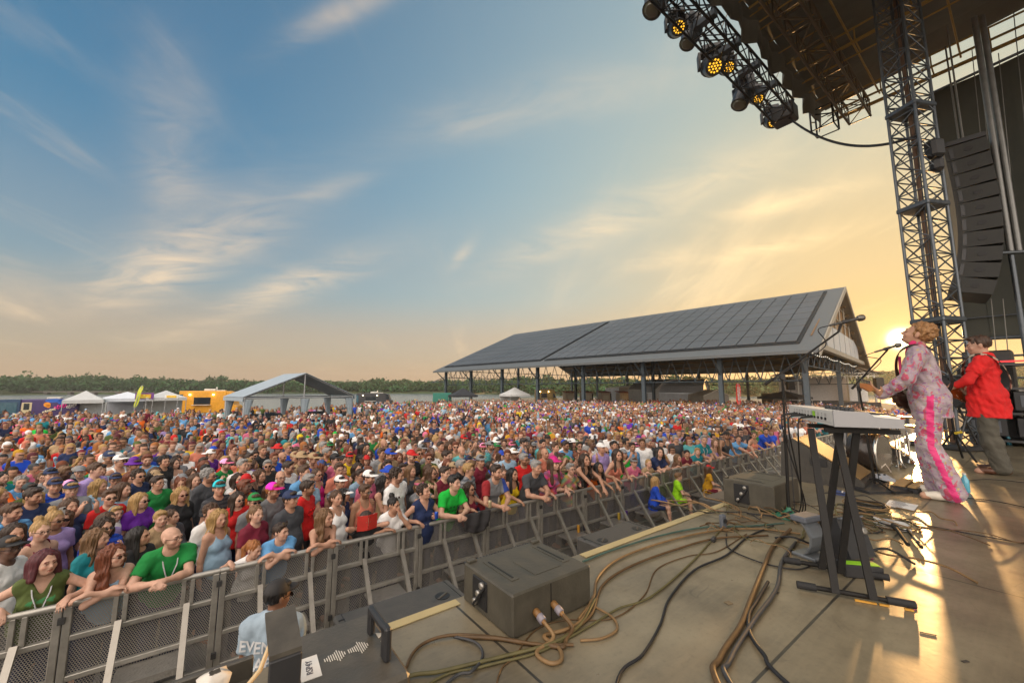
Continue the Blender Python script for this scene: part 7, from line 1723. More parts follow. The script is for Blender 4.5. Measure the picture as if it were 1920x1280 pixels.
# shared bodies for the rows behind
VAR = []
def variants():
    specs = [dict(sex='m'), dict(sex='f', h=1.64), dict(sex='m', girth=1.2, h=1.76), dict(sex='f', girth=1.15, h=1.62),
             dict(sex='m', hands={'L': ((.10, -.24, 1.16), (1, -.2, .1), (-1, .2, -.6)), 'R': ((-.10, -.27, 1.12), (-1, -.2, .1), (1, .2, -.6))}), dict(sex='f', h=1.64, hands={'L': ((.09, -.22, 1.10), (1, -.2, .1), (-1, .2, -.6)), 'R': ((-.09, -.25, 1.06), (-1, -.2, .1), (1, .2, -.6))}),
             dict(sex='m', hands={'R': ((.12, -.34, 1.36), (-.1, -.3, 1), (.7, .3, -1))}), dict(sex='f', h=1.63, hands={'R': ((.10, -.32, 1.28), (-.1, -.3, 1), (.7, .3, -1))}), dict(sex='f', h=1.66, hands={'L': ((-.10, -.36, 1.55), (.1, -.3, 1), (-.7, .3, -1)), 'R': ((.10, -.36, 1.55), (-.1, -.3, 1), (.7, .3, -1))}), dict(sex='m', h=1.78, beard=.7)]
    for i, sp in enumerate(specs):
        bd = sp.pop('beard', 0); sp = dict(sp); sp['yaw'] = (-.35, .3, .15, -.2, .1, .35, -.1, .2, 0, .3)[i]; sp['pitch'] = (.05, 0, .08, .05, 0, .1, .05, 0, .1, -.05)[i]; sp['h'] = sp.get('h', 1.74); p = Pose(**sp)
        VAR.append(dict(p=p, sex=p.sex, body=body_mesh(p, .0135, beard=bd, zf=.95), tee=shirt_mesh(p, .0145, 'tee', .016, .84, .004, i, .9), tank=shirt_mesh(p, .0145, 'tank', .014, .84, .003, i, .9), long=shirt_mesh(p, .0145, 'long', .016, .84, .004, i, .9), striped=shirt_mesh(p, .0145, 'tee', .016, .84, .004, i, .9, striped), print=shirt_mesh(p, .0145, 'tee', .016, .84, .004, i, .9, lambda V, q: print_front(V, q, ((3, 3, 3), (.3, .3, .3), (2.5, .6, .5))[i % 3])), tr=trousers_mesh(p, .03, zf=-1)))
variants()
USED = set()
def crowd_person(pos, label, v, style, scol, hair, hcol, hat=None, hatcol='navy', glasses=None, skin=0, scale=1.0, rz=None, trous='navy', lan=False):
    V = VAR[v]; b = link('person', V['body'], color=SK[skin]); b.location = (pos[0], pos[1], 0); b.scale = (scale,) * 3
    b.rotation_euler = (0, 0, facing(pos, SINGER) if rz is None else rz); tag(b, label, 'person', G_CROWD)
    c = np.array(PAL[scol]) * random.uniform(.85, 1.15); link('shirt', V[style], b, color=tuple(c)); link('trousers', V['tr'], b, color=PAL[trous]); dress_head(b, V['p'], hair, HC[hcol] if hcol else None, hat, PAL[hatcol], glasses)
    USED.add(label); return b
PLACED = []
random.seed(11)
NAMED = [  # pixel of the head, height of its middle, then looks
 (75, 995, 1.58, 'blond woman with a bun and glasses in a maroon tank top', 3, 'tank', 'maroon', 'bun', 'blond', None, 'navy', 'clear', 1), (182, 1010, 1.52, 'long haired woman in a teal shirt behind the auburn haired woman', 1, 'tee', 'teal', 'wavy', 'light brown', None, 'navy', None, 0),
 (262, 1005, 1.50, 'dark haired woman in black just left of the bald man', 5, 'tee', 'black', 'long', 'black', None, 'navy', None, 2), (130, 950, 1.55, 'brown haired woman in a navy shirt holding up a phone', 8, 'tee', 'navy', 'long', 'brown', None, 'navy', None, 0),
 (60, 930, 1.66, 'tall dark haired man in a navy long sleeved shirt looking down', 9, 'long', 'navy', 'short', 'dark brown', None, 'navy', None, 2), (205, 932, 1.62, 'brown haired man in dark glasses and a red shirt', 0, 'tee', 'red', 'short', 'brown', None, 'navy', 'dark', 1),
 (262, 938, 1.56, 'blond woman in a purple shirt holding a drink', 7, 'tee', 'purple', 'long', 'blond', None, 'navy', 'dark', 1), (300, 972, 1.45, 'pale blond youth in a tan shirt left of the barrier gap', 0, 'tee', 'tan', 'short', 'blond', None, 'navy', None, 1),
 (322, 968, 1.40, 'brown haired girl in a charcoal long sleeved top', 5, 'long', 'charcoal', 'tail', 'brown', None, 'navy', None, 1), (410, 985, 1.52, 'blond woman with wavy hair in a light blue tank top', 3, 'tank', 'light blue', 'wavy', 'blond', None, 'navy', None, 0),
 (395, 960, 1.55, 'man with curly brown hair in a white shirt behind the light blue top', 0, 'tee', 'white', 'curly', 'brown', None, 'navy', None, 0), (480, 965, 1.55, 'woman with tied brown hair in a maroon shirt', 3, 'tee', 'maroon', 'tail', 'light brown', None, 'navy', None, 1),
 (476, 940, 1.55, 'man in a green cap and pale grey shirt', 0, 'tee', 'grey', 'short', 'brown', 'cap', 'green', 'dark', 0), (510, 920, 1.62, 'bearded man in a pink trucker cap and grey shirt', 9, 'tee', 'grey', 'short', 'ginger', 'trucker', 'magenta', 'dark', 0),
 (550, 945, 1.62, 'man in a navy cap and charcoal shirt by the rail', 2, 'tee', 'charcoal', 'short', 'dark brown', 'cap', 'navy', None, 2), (640, 942, 1.56, 'woman in a white tank top with tied brown hair', 3, 'tank', 'white', 'tail', 'brown', None, 'navy', None, 0),
 (455, 872, 1.72, 'big smiling grey haired man in a white shirt', 2, 'tee', 'white', 'short', 'grey', None, 'navy', None, 0), (578, 902, 1.66, 'grey haired man in a light blue shirt checking a phone', 4, 'tee', 'light blue', 'short', 'grey', None, 'navy', 'clear', 2),
 (635, 880, 1.68, 'tall man with glasses in a salmon shirt', 0, 'tee', 'salmon', 'short', 'brown', None, 'navy', 'clear', 0), (690, 895, 1.64, 'man in a white cap and pink polo', 9, 'tee', 'pink', 'short', 'dark brown', 'cap', 'white', None, 0),
 (410, 915, 1.62, 'man in a two tone cap and striped shirt', 0, 'striped', 'charcoal', 'short', 'brown', 'trucker', 'teal', None, 0), (365, 900, 1.58, 'brown haired woman in a grey shirt', 3, 'tee', 'grey', 'long', 'brown', None, 'navy', None, 1),
 (295, 905, 1.64, 'man with glasses in a green shirt with a lanyard', 2, 'tee', 'green', 'short', 'dark brown', None, 'navy', 'clear', 0), (250, 872, 1.66, 'person in a purple bucket hat and mustard shirt', 9, 'tee', 'mustard', 'short', 'brown', 'bucket', 'purple', None, 2),
 (720, 905, 1.55, 'woman with long dark curls in a tan top', 5, 'tank', 'tan', 'wavy', 'black', None, 'navy', None, 0), (745, 890, 1.64, 'man in a white cap and white shirt', 0, 'tee', 'white', 'short', 'dark brown', 'backcap', 'white', None, 2),
 (770, 855, 1.68, 'man in a royal blue shirt behind the navy shirted woman', 2, 'tee', 'royal blue', 'short', 'black', None, 'navy', None, 2), (655, 858, 1.64, 'person in a yellow shirt and red cap', 0, 'tee', 'yellow', 'short', 'black', 'cap', 'red', None, 3),
 (200, 975, 1.45, 'woman with brown hair in a lavender top at far left', 1, 'tee', 'lavender', 'long', 'brown', None, 'navy', None, 0), (20, 960, 1.62, 'man in a sky blue patterned shirt at far left', 9, 'striped', 'sky blue', 'short', 'brown', None, 'navy', None, 0),
 (25, 1000, 1.55, 'woman in a charcoal shirt at far left', 3, 'tee', 'charcoal', 'long', 'dark brown', None, 'navy', None, 0), (230, 918, 1.60, 'woman with short brown hair in a light blue shirt', 1, 'tee', 'light blue', 'bob', 'brown', None, 'navy', None, 1),
 (985, 860, 1.66, 'man in a navy cap with long hair behind the grey shirt', 9, 'tee', 'navy', 'long', 'dark brown', 'cap', 'navy', None, 0), (895, 850, 1.60, 'woman with dark glasses in a lavender shirt', 3, 'tee', 'lavender', 'long', 'brown', None, 'navy', 'dark', 0),
 (865, 845, 1.66, 'bald man in an aqua shirt', 2, 'tee', 'aqua', None, None, None, 'navy', None, 0), (905, 840, 1.66, 'man in a white and pink cap and aqua shirt', 0, 'tee', 'aqua', 'short', 'brown', 'trucker', 'pink', 'dark', 0),
 (1060, 835, 1.70, 'tall man with short hair in a sky blue shirt', 9, 'tee', 'sky blue', 'short', 'dark brown', None, 'navy', 'clear', 3), (1420, 800, 1.68, 'man with a ginger beard in an olive shirt far along the rail', 9, 'tee', 'olive', 'short', 'ginger', None, 'navy', None, 0)]
for (u, v, z, lab, vi, st, sc, ha, hc, hat, htc, gl, sk) in NAMED:
    q = at_z(u, v, z); s_, n_ = sn(q)
    if n_ > RAIL_N - .62: n_ = RAIL_N - .62 - .25 * random.random(); q = W(s_, n_)
    p = VAR[vi]['p']; crowd_person(q, lab, vi, st, sc, ha, hc, hat, htc, gl, sk, scale=z / (p.headb.z + .10 * p.k)); PLACED.append((q.x, q.y))
M_ = None
def held_child():
    q = at_z(215, 965, 1.42); p = Pose(h=.98, sex='m', hip=(0, 0, .50), hands={'L': ((-.12, -.14, .62), (0, -1, 0)), 'R': ((.12, -.14, .62), (0, -1, 0))}); b = link('person', body_mesh(p, .011, zf=.3), color=SK[1]); b.location = (q.x, q.y, .52); b.rotation_euler = (0, 0, facing(q, SINGER)); tag(b, 'toddler in a white shirt and blue ear defenders held above the crowd', 'person', G_CROWD)
    link('shirt', shirt_mesh(p, .011, 'tee', .014, .8, .003, 0, .3), b, color=PAL['white']); link('trousers', trousers_mesh(p, .02, zf=-1), b, color=PAL['grey']); dress_head(b, p, 'short', HC['blond'])
    m = MB()
    for s in (-1, 1): m.lathe([(.015, -.02), (.034, -.018), (.034, .018), (.015, .02)], (s * .092, .012, .09), 12, M=Matrix.Rotation(math.pi / 2, 4, 'Y'))
    m.pipe([(.096 * math.sin(a), .012, .10 + .125 * math.cos(a)) for a in [(-1.5 + i * .25) for i in range(13)]], .010, 6); o = obj('ear_defenders', m, mat('blue_plastic', (.08, .22, .32), .4), b); o.matrix_local = p.head_mat(); PLACED.append((q.x, q.y))
held_child()
q = at_z(115, 966, 1.60); t = thing('phone', 'white phone held up in front of the brown haired woman in navy', 'phone', q, facing(q, SINGER)); phone(t, (.62, .60, .58), 'white_phone')
# ---- fill: jittered rows away from the rail; the nearest become people of their own, the rest one crowd
def crowd_edge(az): return lerp_tab(az, [(-56, 29), (-45, 30), (-36, 33), (-28, 38), (-15, 53), (0, 58), (20, 58), (33, 50), (40, 40), (46, 32), (56, 28)])
def free(x, y):
    c = gnd(460, 26.2); dx, dy = x - c.x, y - c.y; a = dx * .93 + dy * .37; b = -dx * .52 + dy * .85
    return not (-.9 < a < 8.4 and -1.3 < b < 6.4)
rg = random.Random(42); SPOTS = []; row = 0; n_ = RAIL_N - .95
while n_ > -75:
    far = abs(n_) ; sp = .49 + .0125 * max(0, far - 9); row += 1; s_ = -60.0 + (row % 2) * sp * .5
    while s_ < 62:
        x, y = W(s_ + rg.uniform(-.2, .2) * sp, n_ + rg.uniform(-.22, .22) * sp).to_2d(); s_ += sp * rg.uniform(.92, 1.1)
        if y < 1.5: continue
        az = math.degrees(math.atan2(x, y)); d = math.hypot(x, y)
        if abs(az) > 55.5 or y > crowd_edge(az) * (1 + .06 * math.sin(az * 1.7)) or not free(x, y): continue
        if any((x - a) ** 2 + (y - b) ** 2 < .15 for a, b in PLACED): continue
        if d > 17 and math.sin(x * .9 + 2 * math.sin(y * .5)) * math.sin(y * 1.1 + 1.5 * math.sin(x * .6)) < -.62 + .2 * rg.random(): continue
        SPOTS.append((d, x, y))
    n_ -= sp * .92
SPOTS.sort(); NEAR = 300 - len([o for o in bpy.data.objects if o.name.split('.')[0] == 'person' and o.parent is None])
TONES = [k for k in PAL if k not in ('lime', 'brown')]; WEI = [11, 12, 9, 9, 19, 4, 4, 4, 5, 4, 1.5, 3, .5, 4, 2.5, 1, 1.5, 2, 1.3, 1.5, 2, 2.5, 4, 5]
NOUN = {'tee': 'shirt', 'tank': 'tank top', 'long': 'long sleeved top', 'striped': 'striped shirt', 'print': 'printed shirt'}
def pick_person(x, y):
    for tr in range(200):
        v = rg.choice((0, 1, 2, 3, 4, 5, 0, 1, 2, 3, 6, 7, 8, 9, 9)); f = VAR[v]['sex'] == 'f'; sc = rg.choices(TONES, WEI)[0]; st = rg.choices(('tee', 'tank', 'long', 'striped', 'print'), (8, 5, 2, 1.5, 3) if f else (8, 1, 2, 2, 6))[0]
        hair = rg.choice(('long', 'wavy', 'tail', 'bun', 'bob', 'long', 'wavy')) if f else rg.choices(('short', 'curly', None), (8, 1.5, 1))[0]; hc = rg.choice(('black', 'dark brown', 'brown', 'light brown', 'blond', 'grey', 'dark brown', 'brown', 'auburn'))
        hat = rg.choices((None, 'cap', 'trucker', 'backcap', 'sun', 'bucket', 'visor'), (7, 2.2, .5, .3, .4, .25, .2) if not f else (9, 1.2, .2, .1, .6, .3, .3))[0]; htc = rg.choice(('navy', 'black', 'white', 'grey', 'red', 'royal blue', 'green', 'tan', 'pink')); gl = rg.choices((None, 'dark', 'clear'), (6, 3, 1.5))[0]
        if hair in ('bun', 'curly') and hat: hair = 'tail' if f else 'short'
        who = 'woman' if f else 'man'; hd = {'long': 'long %s hair', 'wavy': 'wavy %s hair', 'tail': 'tied %s hair', 'bun': 'a %s bun', 'bob': 'a %s bob', 'short': 'short %s hair', 'curly': 'curly %s hair', None: 'a bald head'}[hair]; hd = hd % hc if '%s' in hd else hd
        lab = ('bearded ' if v == 9 else '') + ('stout ' if v in (2, 3) else '') + who + ' in ' + sc + ' ' + NOUN[st] + ', ' + hd
        if hat: lab += ', ' + htc + ' ' + {'cap': 'cap', 'trucker': 'trucker cap', 'backcap': 'backward cap', 'sun': 'sun hat', 'bucket': 'bucket hat', 'visor': 'visor'}[hat]
        if gl: lab += {'dark': ', dark glasses', 'clear': ', clear glasses'}[gl]
        if v in (6, 7): lab += ', one hand raised'
        elif v == 8: lab += ', both hands raised'
        elif v in (4, 5): lab += ', arms crossed'
        if lab not in USED and len(lab.split()) <= 16: break
    crowd_person((x, y), lab, v, st, sc, hair, hc, hat, htc, gl, rg.choices(range(6), (6, 5, 5, 3, 5, .6))[0], rg.uniform(.93, 1.06), facing((x, y), SINGER) + rg.gauss(0, .28), rg.choice(('navy', 'black', 'charcoal', 'tan', 'grey')))
for d, x, y in SPOTS[:NEAR]: pick_person(x, y)
def crowd_mass():
    rn = np.random.default_rng(7); lods = []
    for lod in (0, 1):
        vs_ = []
        for kind in range(6):
            sx = 'f' if kind in (1, 3, 5) else 'm'; hd = None
            if kind in (2, 3): hd = {'L': ((.10, -.24, 1.14), (1, -.2, .1), (-1, .2, -.6)), 'R': ((-.10, -.27, 1.10), (-1, -.2, .1), (1, .2, -.6))}
            if kind == 4: hd = {'R': ((.12, -.30, 1.42), (0, -.3, 1), (.7, .3, -1))}
            if kind == 5: hd = {'L': ((-.14, -.30, 1.62), (0, -.3, 1), (-.7, .3, -1)), 'R': ((.14, -.30, 1.62), (0, -.3, 1), (.7, .3, -1))}
            p = Pose(sex=sx, h=1.72 if sx == 'm' else 1.64, girth=1.1, hands=hd, yaw=(.2, -.2, 0, .3, -.3, .1)[kind]); a, b_, c_ = ((.034, .022, .05), (.055, .036, .085))[lod]
            zs = np.concatenate([np.arange(-.06, .9, .16), np.arange(.9, p.neck.z, c_), np.arange(p.neck.z, p.neck.z + .42, b_)]); xs = axis(-.42, .42, a, (-.13, .13, a * .75)); S = SDF(xs, axis(-.55, .25, a), zs); add_torso(S, p, .012); add_arms(S, p, .006); add_legs(S, p, .02); add_head(S, p)
            M = p.head_mat(); k = p.k
            for i in (0, 1): S.ell(p.wr[i] + p.hd[i][0] * .06, (.045,) * 3, None, .02)
            if sx == 'f':
                for s in (-1, 1): S.cone(M @ Vector((s * .06, .02, .14)), M @ Vector((s * .085, .0, -.12)), .04, .045, .03)
                S.cone(M @ Vector((0, .08, .13)), M @ Vector((0, .08, -.12)), .06, .06, .03)
            S.ell(M @ Vector((0, .02, .145)), (.081, .095, .084), None, .02)
            V, F = S.surf(); A = np.array(M.inverted()); L = V @ A[:3, :3].T + A[:3, 3]; reg = np.zeros(len(V), int)      # 0 shirt 1 skin 2 hair 3 trousers
            reg[V[:, 2] < .86 * k] = 3
            for i in (0, 1):
                s_, e, w = [np.array(q) for q in (p.shl[i], p.el[i], p.wr[i])]
                def near(a_, b_2, r): t = np.clip(((V - a_) @ (b_2 - a_)) / ((b_2 - a_) @ (b_2 - a_)), 0, 1); return np.linalg.norm(V - a_ - t[:, None] * (b_2 - a_), axis=1) < r
                reg[near(s_ + (e - s_) * .65, e, .068) | near(e, w, .075) | near(w, w + (w - e) * .4, .09)] = 1
            head = (L[:, 2] > -.03); reg[head] = 2; face = head & (L[:, 1] < -.035 + .0) & (L[:, 2] < .15) & (np.abs(L[:, 0]) < .075); reg[face] = 1
            if sx == 'm': reg[head & (L[:, 2] < .07) & (L[:, 1] < .08)] = 1
            if sx == 'f': reg[(L[:, 2] < .0) & (L[:, 2] > -.2) & (L[:, 1] > .03) & (np.abs(L[:, 0]) < .13)] = 2; 
            reg[(L[:, 2] <= -.02) & (L[:, 2] > -.075) & (np.abs(L[:, 0]) < .06) & (L[:, 1] < .04)] = 1
            eye = face & (np.abs(L[:, 2] - .095) < (.016, .024)[lod]) & (L[:, 1] < -.06); mouth = face & (np.abs(L[:, 2] - .02) < .02) & (L[:, 1] < -.06); vs_.append((V, F, reg, eye, mouth))
        lods.append(vs_)
    VV, FF, CC = [], [], []; off = 0; names = TONES; wt_ = np.array(WEI, float); wt_ /= wt_.sum(); pal = np.array([PAL[k] for k in names]); hair = np.array(list(HC.values())); skin = np.array(SK); tro = np.array([PAL[k] for k in ('navy', 'black', 'charcoal', 'tan', 'grey')])
    for d, x, y in SPOTS[NEAR:]:
        V, F, reg, eye, mouth = lods[0 if d < 27 else 1][rn.integers(6)]; sc = rn.uniform(.86, 1.09) * (1.0 if rn.random() > .04 else .72); a = facing((x, y), SINGER) + rn.normal() * .3; ca, sa = math.cos(a) * sc, math.sin(a) * sc
        P = np.stack([V[:, 0] * ca - V[:, 1] * sa + x, V[:, 0] * sa + V[:, 1] * ca + y, V[:, 2] * sc], 1)
        cs = np.stack([pal[rn.choice(len(pal), p=wt_)] * rn.uniform(.8, 1.25), skin[rn.choice(6, p=[.24, .22, .2, .12, .18, .04])] * rn.uniform(.9, 1.1), hair[rn.integers(len(hair))] if rn.random() > .3 else pal[rn.choice(len(pal), p=wt_)], tro[rn.integers(5)]])
        C = cs[reg]; C[eye] *= .25 if rn.random() < .4 else .6; C[mouth] *= .75; VV.append(P); FF.append(F + off); CC.append(np.c_[C, np.ones(len(V))]); off += len(V)
    me = quads_mesh('crowd', np.concatenate(VV), np.concatenate(FF), np.concatenate(CC), mat('crowd_cloth', rough=.8, var=.12, scale=8, attr='col'), True); tag(link('crowd', me), 'dense crowd filling the ground back to the pavilion', 'crowd', kind='stuff'); print('crowd', len(SPOTS), off)
crowd_mass()
# ------------------------------------------------------------------ roof, towers and rigging of the stage
STEEL_B = mat('tower_steel', (.12, .135, .15), .4, .7, .2, 12); DARK_T = mat('truss_black', (.022, .024, .028), .45, .5); YEL = mat('yellow_rail', (.36, .22, .06), .5, .2, .2)
def box_truss(t, a, b, w, bay, m, r=.028, up=(0, 0, 1), rot=0.0, names=('chord', 'bracing'), h=None):
    a, b = Vector(a), Vector(b); d = (b - a).normalized(); u = Vector(up); u = (u - d * u.dot(d)).normalized(); v = d.cross(u); h = h or w
    if rot: u, v = u * math.cos(rot) + v * math.sin(rot), v * math.cos(rot) - u * math.sin(rot)
    cs = [(-1, -1), (1, -1), (1, 1), (-1, 1)]; L = (b - a).length; n = max(1, round(L / bay))
    for (i, j) in cs:
        g = MB(); o = u * (i * w / 2) + v * (j * h / 2); g.tube(a + o, b + o, r, n=8); obj(names[0], g, m, t, ws=True)
    g = MB()
    for q in range(4):
        (i0, j0), (i1, j1) = cs[q], cs[(q + 1) % 4]; o0 = u * (i0 * w / 2) + v * (j0 * h / 2); o1 = u * (i1 * w / 2) + v * (j1 * h / 2)
        for k in range(n):
            p0, p1 = a + d * (L * k / n), a + d * (L * (k + 1) / n)
            g.tube(p0 + o0, p0 + o1, r * .55, n=5, cap=False)
            if k % 2: g.tube(p0 + o0, p1 + o1, r * .5, n=5, cap=False)
            else: g.tube(p0 + o1, p1 + o0, r * .5, n=5, cap=False)
            if q in (0, 2): g.tube(p0 + (o0 if k % 2 == 0 else o1), p1 + (o1 if k % 2 == 0 else o0), r * .4, n=4, cap=False)
        g.tube(b + o0, b + o1, r * .6, n=5, cap=False)
    obj(names[1], g, m, t, ws=True)
TC = at_y(1722, 330, 7.5); TC.z = 0
def tower():
    t = thing('truss_tower', 'tall blue grey lattice tower at the far front corner of the stage', 'tower', tuple(TC))
    box_truss(t, TC + Vector((0, 0, STAGE_Z)), TC + Vector((0, 0, 13.2)), .48, .335, STEEL_B, .026, up=(1, .18, 0))
    for z in (4.6, 6.9, 9.0):
        g = MB(); g.bbox(TC + Vector((0, 0, z)), (.56, .56, .10), .02, .18); obj('sleeve_plate', g, STEEL_B, t, ws=True)
    g = MB(); g.tube(TC + Vector((.05, .05, STAGE_Z)), TC + Vector((.05, .05, 12.5)), .04, n=10); obj('inner_mast', g, mat('rusty_mast', (.14, .08, .05), .6, .3), t, ws=True)
    g = MB()
    for k in range(3): g.pipe([TC + Vector((-.1 + .08 * k + .03 * math.sin(z * .9 + k), -.12 + .05 * k, z)) for z in np.arange(2.3, 12.6, .5)], .010, 5)
    obj('hanging_cable', g, mat('black_cable'), t, ws=True)['kind'] = 'stuff'
    g = MB(); g.bbox(TC + Vector((0, 0, STAGE_Z + .05)), (.9, .9, .1), .02, .18); obj('base', g, DKM, t, ws=True)
    # second leg of the same scaffold right behind: a plain mast with clamps
    for (u, y, z0, z1, lab) in ((1793, 10.9, 2.2, 11.5, 'bare grey mast just right of the lattice tower'), ):
        c = at_y(u, 500, y); c.z = 0; q = thing('mast', lab, 'mast', tuple(c)); g = MB(); g.tube(c + Vector((0, 0, z0)), c + Vector((0, 0, z1)), .06, n=10); g.tube(c + Vector((.16, 0, z0)), c + Vector((.16, 0, z1)), .05, n=10)
        for z in np.arange(3, 11, 1.3): g.box(c + Vector((.08, 0, z)), (.26, .05, .06))
        obj('tube', g, STEEL_B, q, ws=True)
tower()
RZ0 = 11.7
def roof():
    t = thing('stage_roof', 'dark stage roof of tarpaulin over trusses with yellow rails', 'roof', tuple(W(8, 2, RZ0)))
    tarp = mat('roof_tarp', (.13, .125, .108), .75, var=.35, scale=.6); S0, S1, n0, n1 = .5, 15.2, -3.3, 9.5
    g = MB(); k = 60; vs = []
    for i in range(k + 1):
        s = S0 + (S1 - S0) * i / k; w = .10 * abs(math.sin(i * .55)) + .05 * math.sin(i * 1.9)
        vs.append((W(s, n0 - w, RZ0 + .55), W(s, n0 + .02, RZ0 + .60), W(s, n0 - w * 1.2 - .03, RZ0 + .05 - w)))
    for a, b in zip(vs, vs[1:]): g.quad(a[0], b[0], b[1], a[1]); g.quad(a[2], b[2], b[0], a[0])
    fr = obj('front_flap', g, tarp, t, ws=True); fr.modifiers.new('t', 'SOLIDIFY').thickness = .02
    g = MB(); nb = 9
    for i in range(nb):
        s0, s1 = S0 + (S1 - S0) * i / nb, S0 + (S1 - S0) * (i + 1) / nb; mids = (s0 + s1) / 2
        for (p, q, zp, zq) in ((s0, mids, .55, .68), (mids, s1, .68, .55)): g.prism([W(p, n0, RZ0 + zp), W(q, n0, RZ0 + zq), W(q, n1, RZ0 + zq + 1.0), W(p, n1, RZ0 + zp + 1.0)], (0, 0, .05))
    obj('canopy', g, tarp, t, ws=True)
    for n in (-2.5, 1.2, 4.8):
        box_truss(t, W(S0, n, RZ0), W(S1, n, RZ0), .5, .75, mat('brown_truss', (.11, .08, .05), .5, .4), .03, names=('beam_chord', 'beam_bracing'))
    for s in (3.0, 6.0, 9.0, 12.0, 14.7):
        g = MB()
        for dz in (0, .34): g.tube(W(s, n0 + .2, RZ0 + .1 + dz), W(s, n1, RZ0 + .25 + dz), .028, n=6); g.tube(W(s + .55, n0 + .2, RZ0 + .1 + dz), W(s + .55, n1, RZ0 + .25 + dz), .022, n=6)
        for k in range(12): nn = n0 + .4 + k * 1.0; g.tube(W(s, nn, RZ0 + .12), W(s, nn, RZ0 + .46), .018, n=5); g.tube(W(s, nn, RZ0 + .12), W(s + .55, nn, RZ0 + .12), .018, n=5)
        obj('catwalk_rail', g, YEL, t, ws=True)
    g = MB()
    for i in range(26):
        s = S0 + .4 + i * .57; g.tube(W(s, n0 + .05, RZ0 + .3), W(s, -2.3, RZ0 + .3), .016, n=5)
    for n in (-2.0, -.4): g.tube(W(S0, n, RZ0 + .32), W(S1, n, RZ0 + .32), .022, n=6)
    obj('purlin', g, YEL, t, ws=True)['kind'] = 'stuff'
    g = MB(); g.tube(W(15.15, n0 + .3, RZ0 + .1), W(15.15, n1, RZ0 + .2), .04, n=6); obj('end_rail', g, YEL, t, ws=True)
    g = MB()
    for (i, j) in ((-.28, -.28), (.28, -.28), (.28, .28), (-.28, .28)): g.tube(W(14.75 + i, n0 + .05 + j, RZ0 - .35), W(14.75 + i, n0 + .05 + j, RZ0 + .5), .028, n=6)
    for z in (-.35, -.05, .3):
        for (a, b) in (((-.28, -.28), (.28, -.28)), ((.28, -.28), (.28, .28)), ((.28, .28), (-.28, .28)), ((-.28, .28), (-.28, -.28))): g.tube(W(14.75 + a[0], n0 + .05 + a[1], RZ0 + z), W(14.75 + b[0], n0 + .05 + b[1], RZ0 + z + (.25 if z == -.05 else 0)), .02, n=5)
    obj('corner_block', g, DARK_T, t, ws=True)
    # wind scrim down the far side, its lower edge curved
    sc = thing('side_scrim', 'tall dark mesh scrim closing the far side of the stage', 'scrim', tuple(W(15.5, 3, 8))); g = MB(); k = 24; top = []; bot = []
    for i in range(k + 1):
        n = -1.05 + i * .46; b = .08 * math.sin(i * 1.1); top.append(W(15.55 + b * .4, n, RZ0 - .15 + .085 * max(0, n))); bot.append(W(15.55 + b, n, 4.55 - .35 * math.sin(min(1, i / 9) * math.pi * .5) * 0 - .25 * math.sin(i / k * 9) * .3))
    for i in range(k): g.quad(bot[i], bot[i + 1], top[i + 1], top[i])
    o = obj('cloth', g, mat('dark_scrim', (.060, .062, .050), .85, var=.45, scale=.5, stretch=(1, 1, .5)), sc, ws=True); o.modifiers.new('t', 'SOLIDIFY').thickness = .015
    g = MB(); g.tube(W(15.55, -1.05, RZ0 - .15), W(15.55, 10, RZ0 + .7), .04, n=6); obj('top_rail', g, STEEL_B, sc, ws=True); g = MB(); g.tube(W(15.5, -1.05, 4.55), W(15.5, 10, 4.55), .045, n=6); g.tube(W(15.5, -1.05, 5.1), W(15.5, 10, 5.1), .02, n=6); obj('bottom_rail', g, STEEL_B, sc, ws=True)['kind'] = 'stuff'
    sf = thing('scaffold', 'grey tube scaffold under the dark scrim behind the guitarist', 'scaffold', tuple(W(15.6, 1, 2.2)))
    for n in (-.9, 1.2, 3.3, 5.4): g = MB(); g.tube(W(15.6, n, 0), W(15.6, n, 4.5), .035, n=8); obj('upright', g, STEEL_B, sf, ws=True)
    for z in (3.0, 3.55, 4.1): g = MB(); g.tube(W(15.65, -1.2, z), W(15.65, 7, z + .05), .028, n=8); obj('ledger', g, STEEL_B, sf, ws=True)
    for n in (-.9, 1.2, 3.3): g = MB(); g.tube(W(15.62, n, 2.3), W(15.62, n + 2.1, 4.4), .024, n=8); obj('brace', g, STEEL_B, sf, ws=True)
    # a pair of bright posts inside the scrim and thin lifting chains
    for (u, yy, lab) in ((1868, 8.2, 'pale double post rising in front of the dark scrim'),):
        c = at_y(u, 300, yy); c.z = 0; p = thing('roof_post', lab, 'post', tuple(c)); g = MB()
        for dx in (0, .13): g.tube(c + Vector((dx, -dx * .3, 6.2)), c + Vector((dx, -dx * .3, RZ0 + .2)), .055, n=10)
        obj('tube', g, mat('pale_post', (.22, .22, .21), .4, .6), p, ws=True); g = MB(); g.tube(c + Vector((-.3, 0, 6.2)), c + Vector((.6, -.2, 6.2)), .04, n=6); g.tube(c + Vector((0, 0, 2.2)), c + Vector((0, 0, 6.2)), .045, n=8); obj('cross_tube', g, STEEL_B, p, ws=True)
    ch = thing('lifting_chains', 'thin lifting chains and wires hanging before the dark scrim', 'chains', tuple(W(12.5, .5, 8)))
    for i, (u, y, v0, v1) in enumerate(((1822, 9.2, 90, 250), (1840, 9.0, 150, 330), (1858, 8.9, 220, 420), (1872, 8.6, 100, 330), (1880, 8.6, 560, 700), (1858, 9.0, 560, 690), (1900, 8.4, 20, 260))):
        g = MB(); g.tube(at_y(u, v0, y), at_y(u + (v1 - v0) * .10, v1, y), .009, n=5); obj('chain', g, mat('chain_steel', (.20, .19, .17), .45, .7), ch, ws=True)
roof()
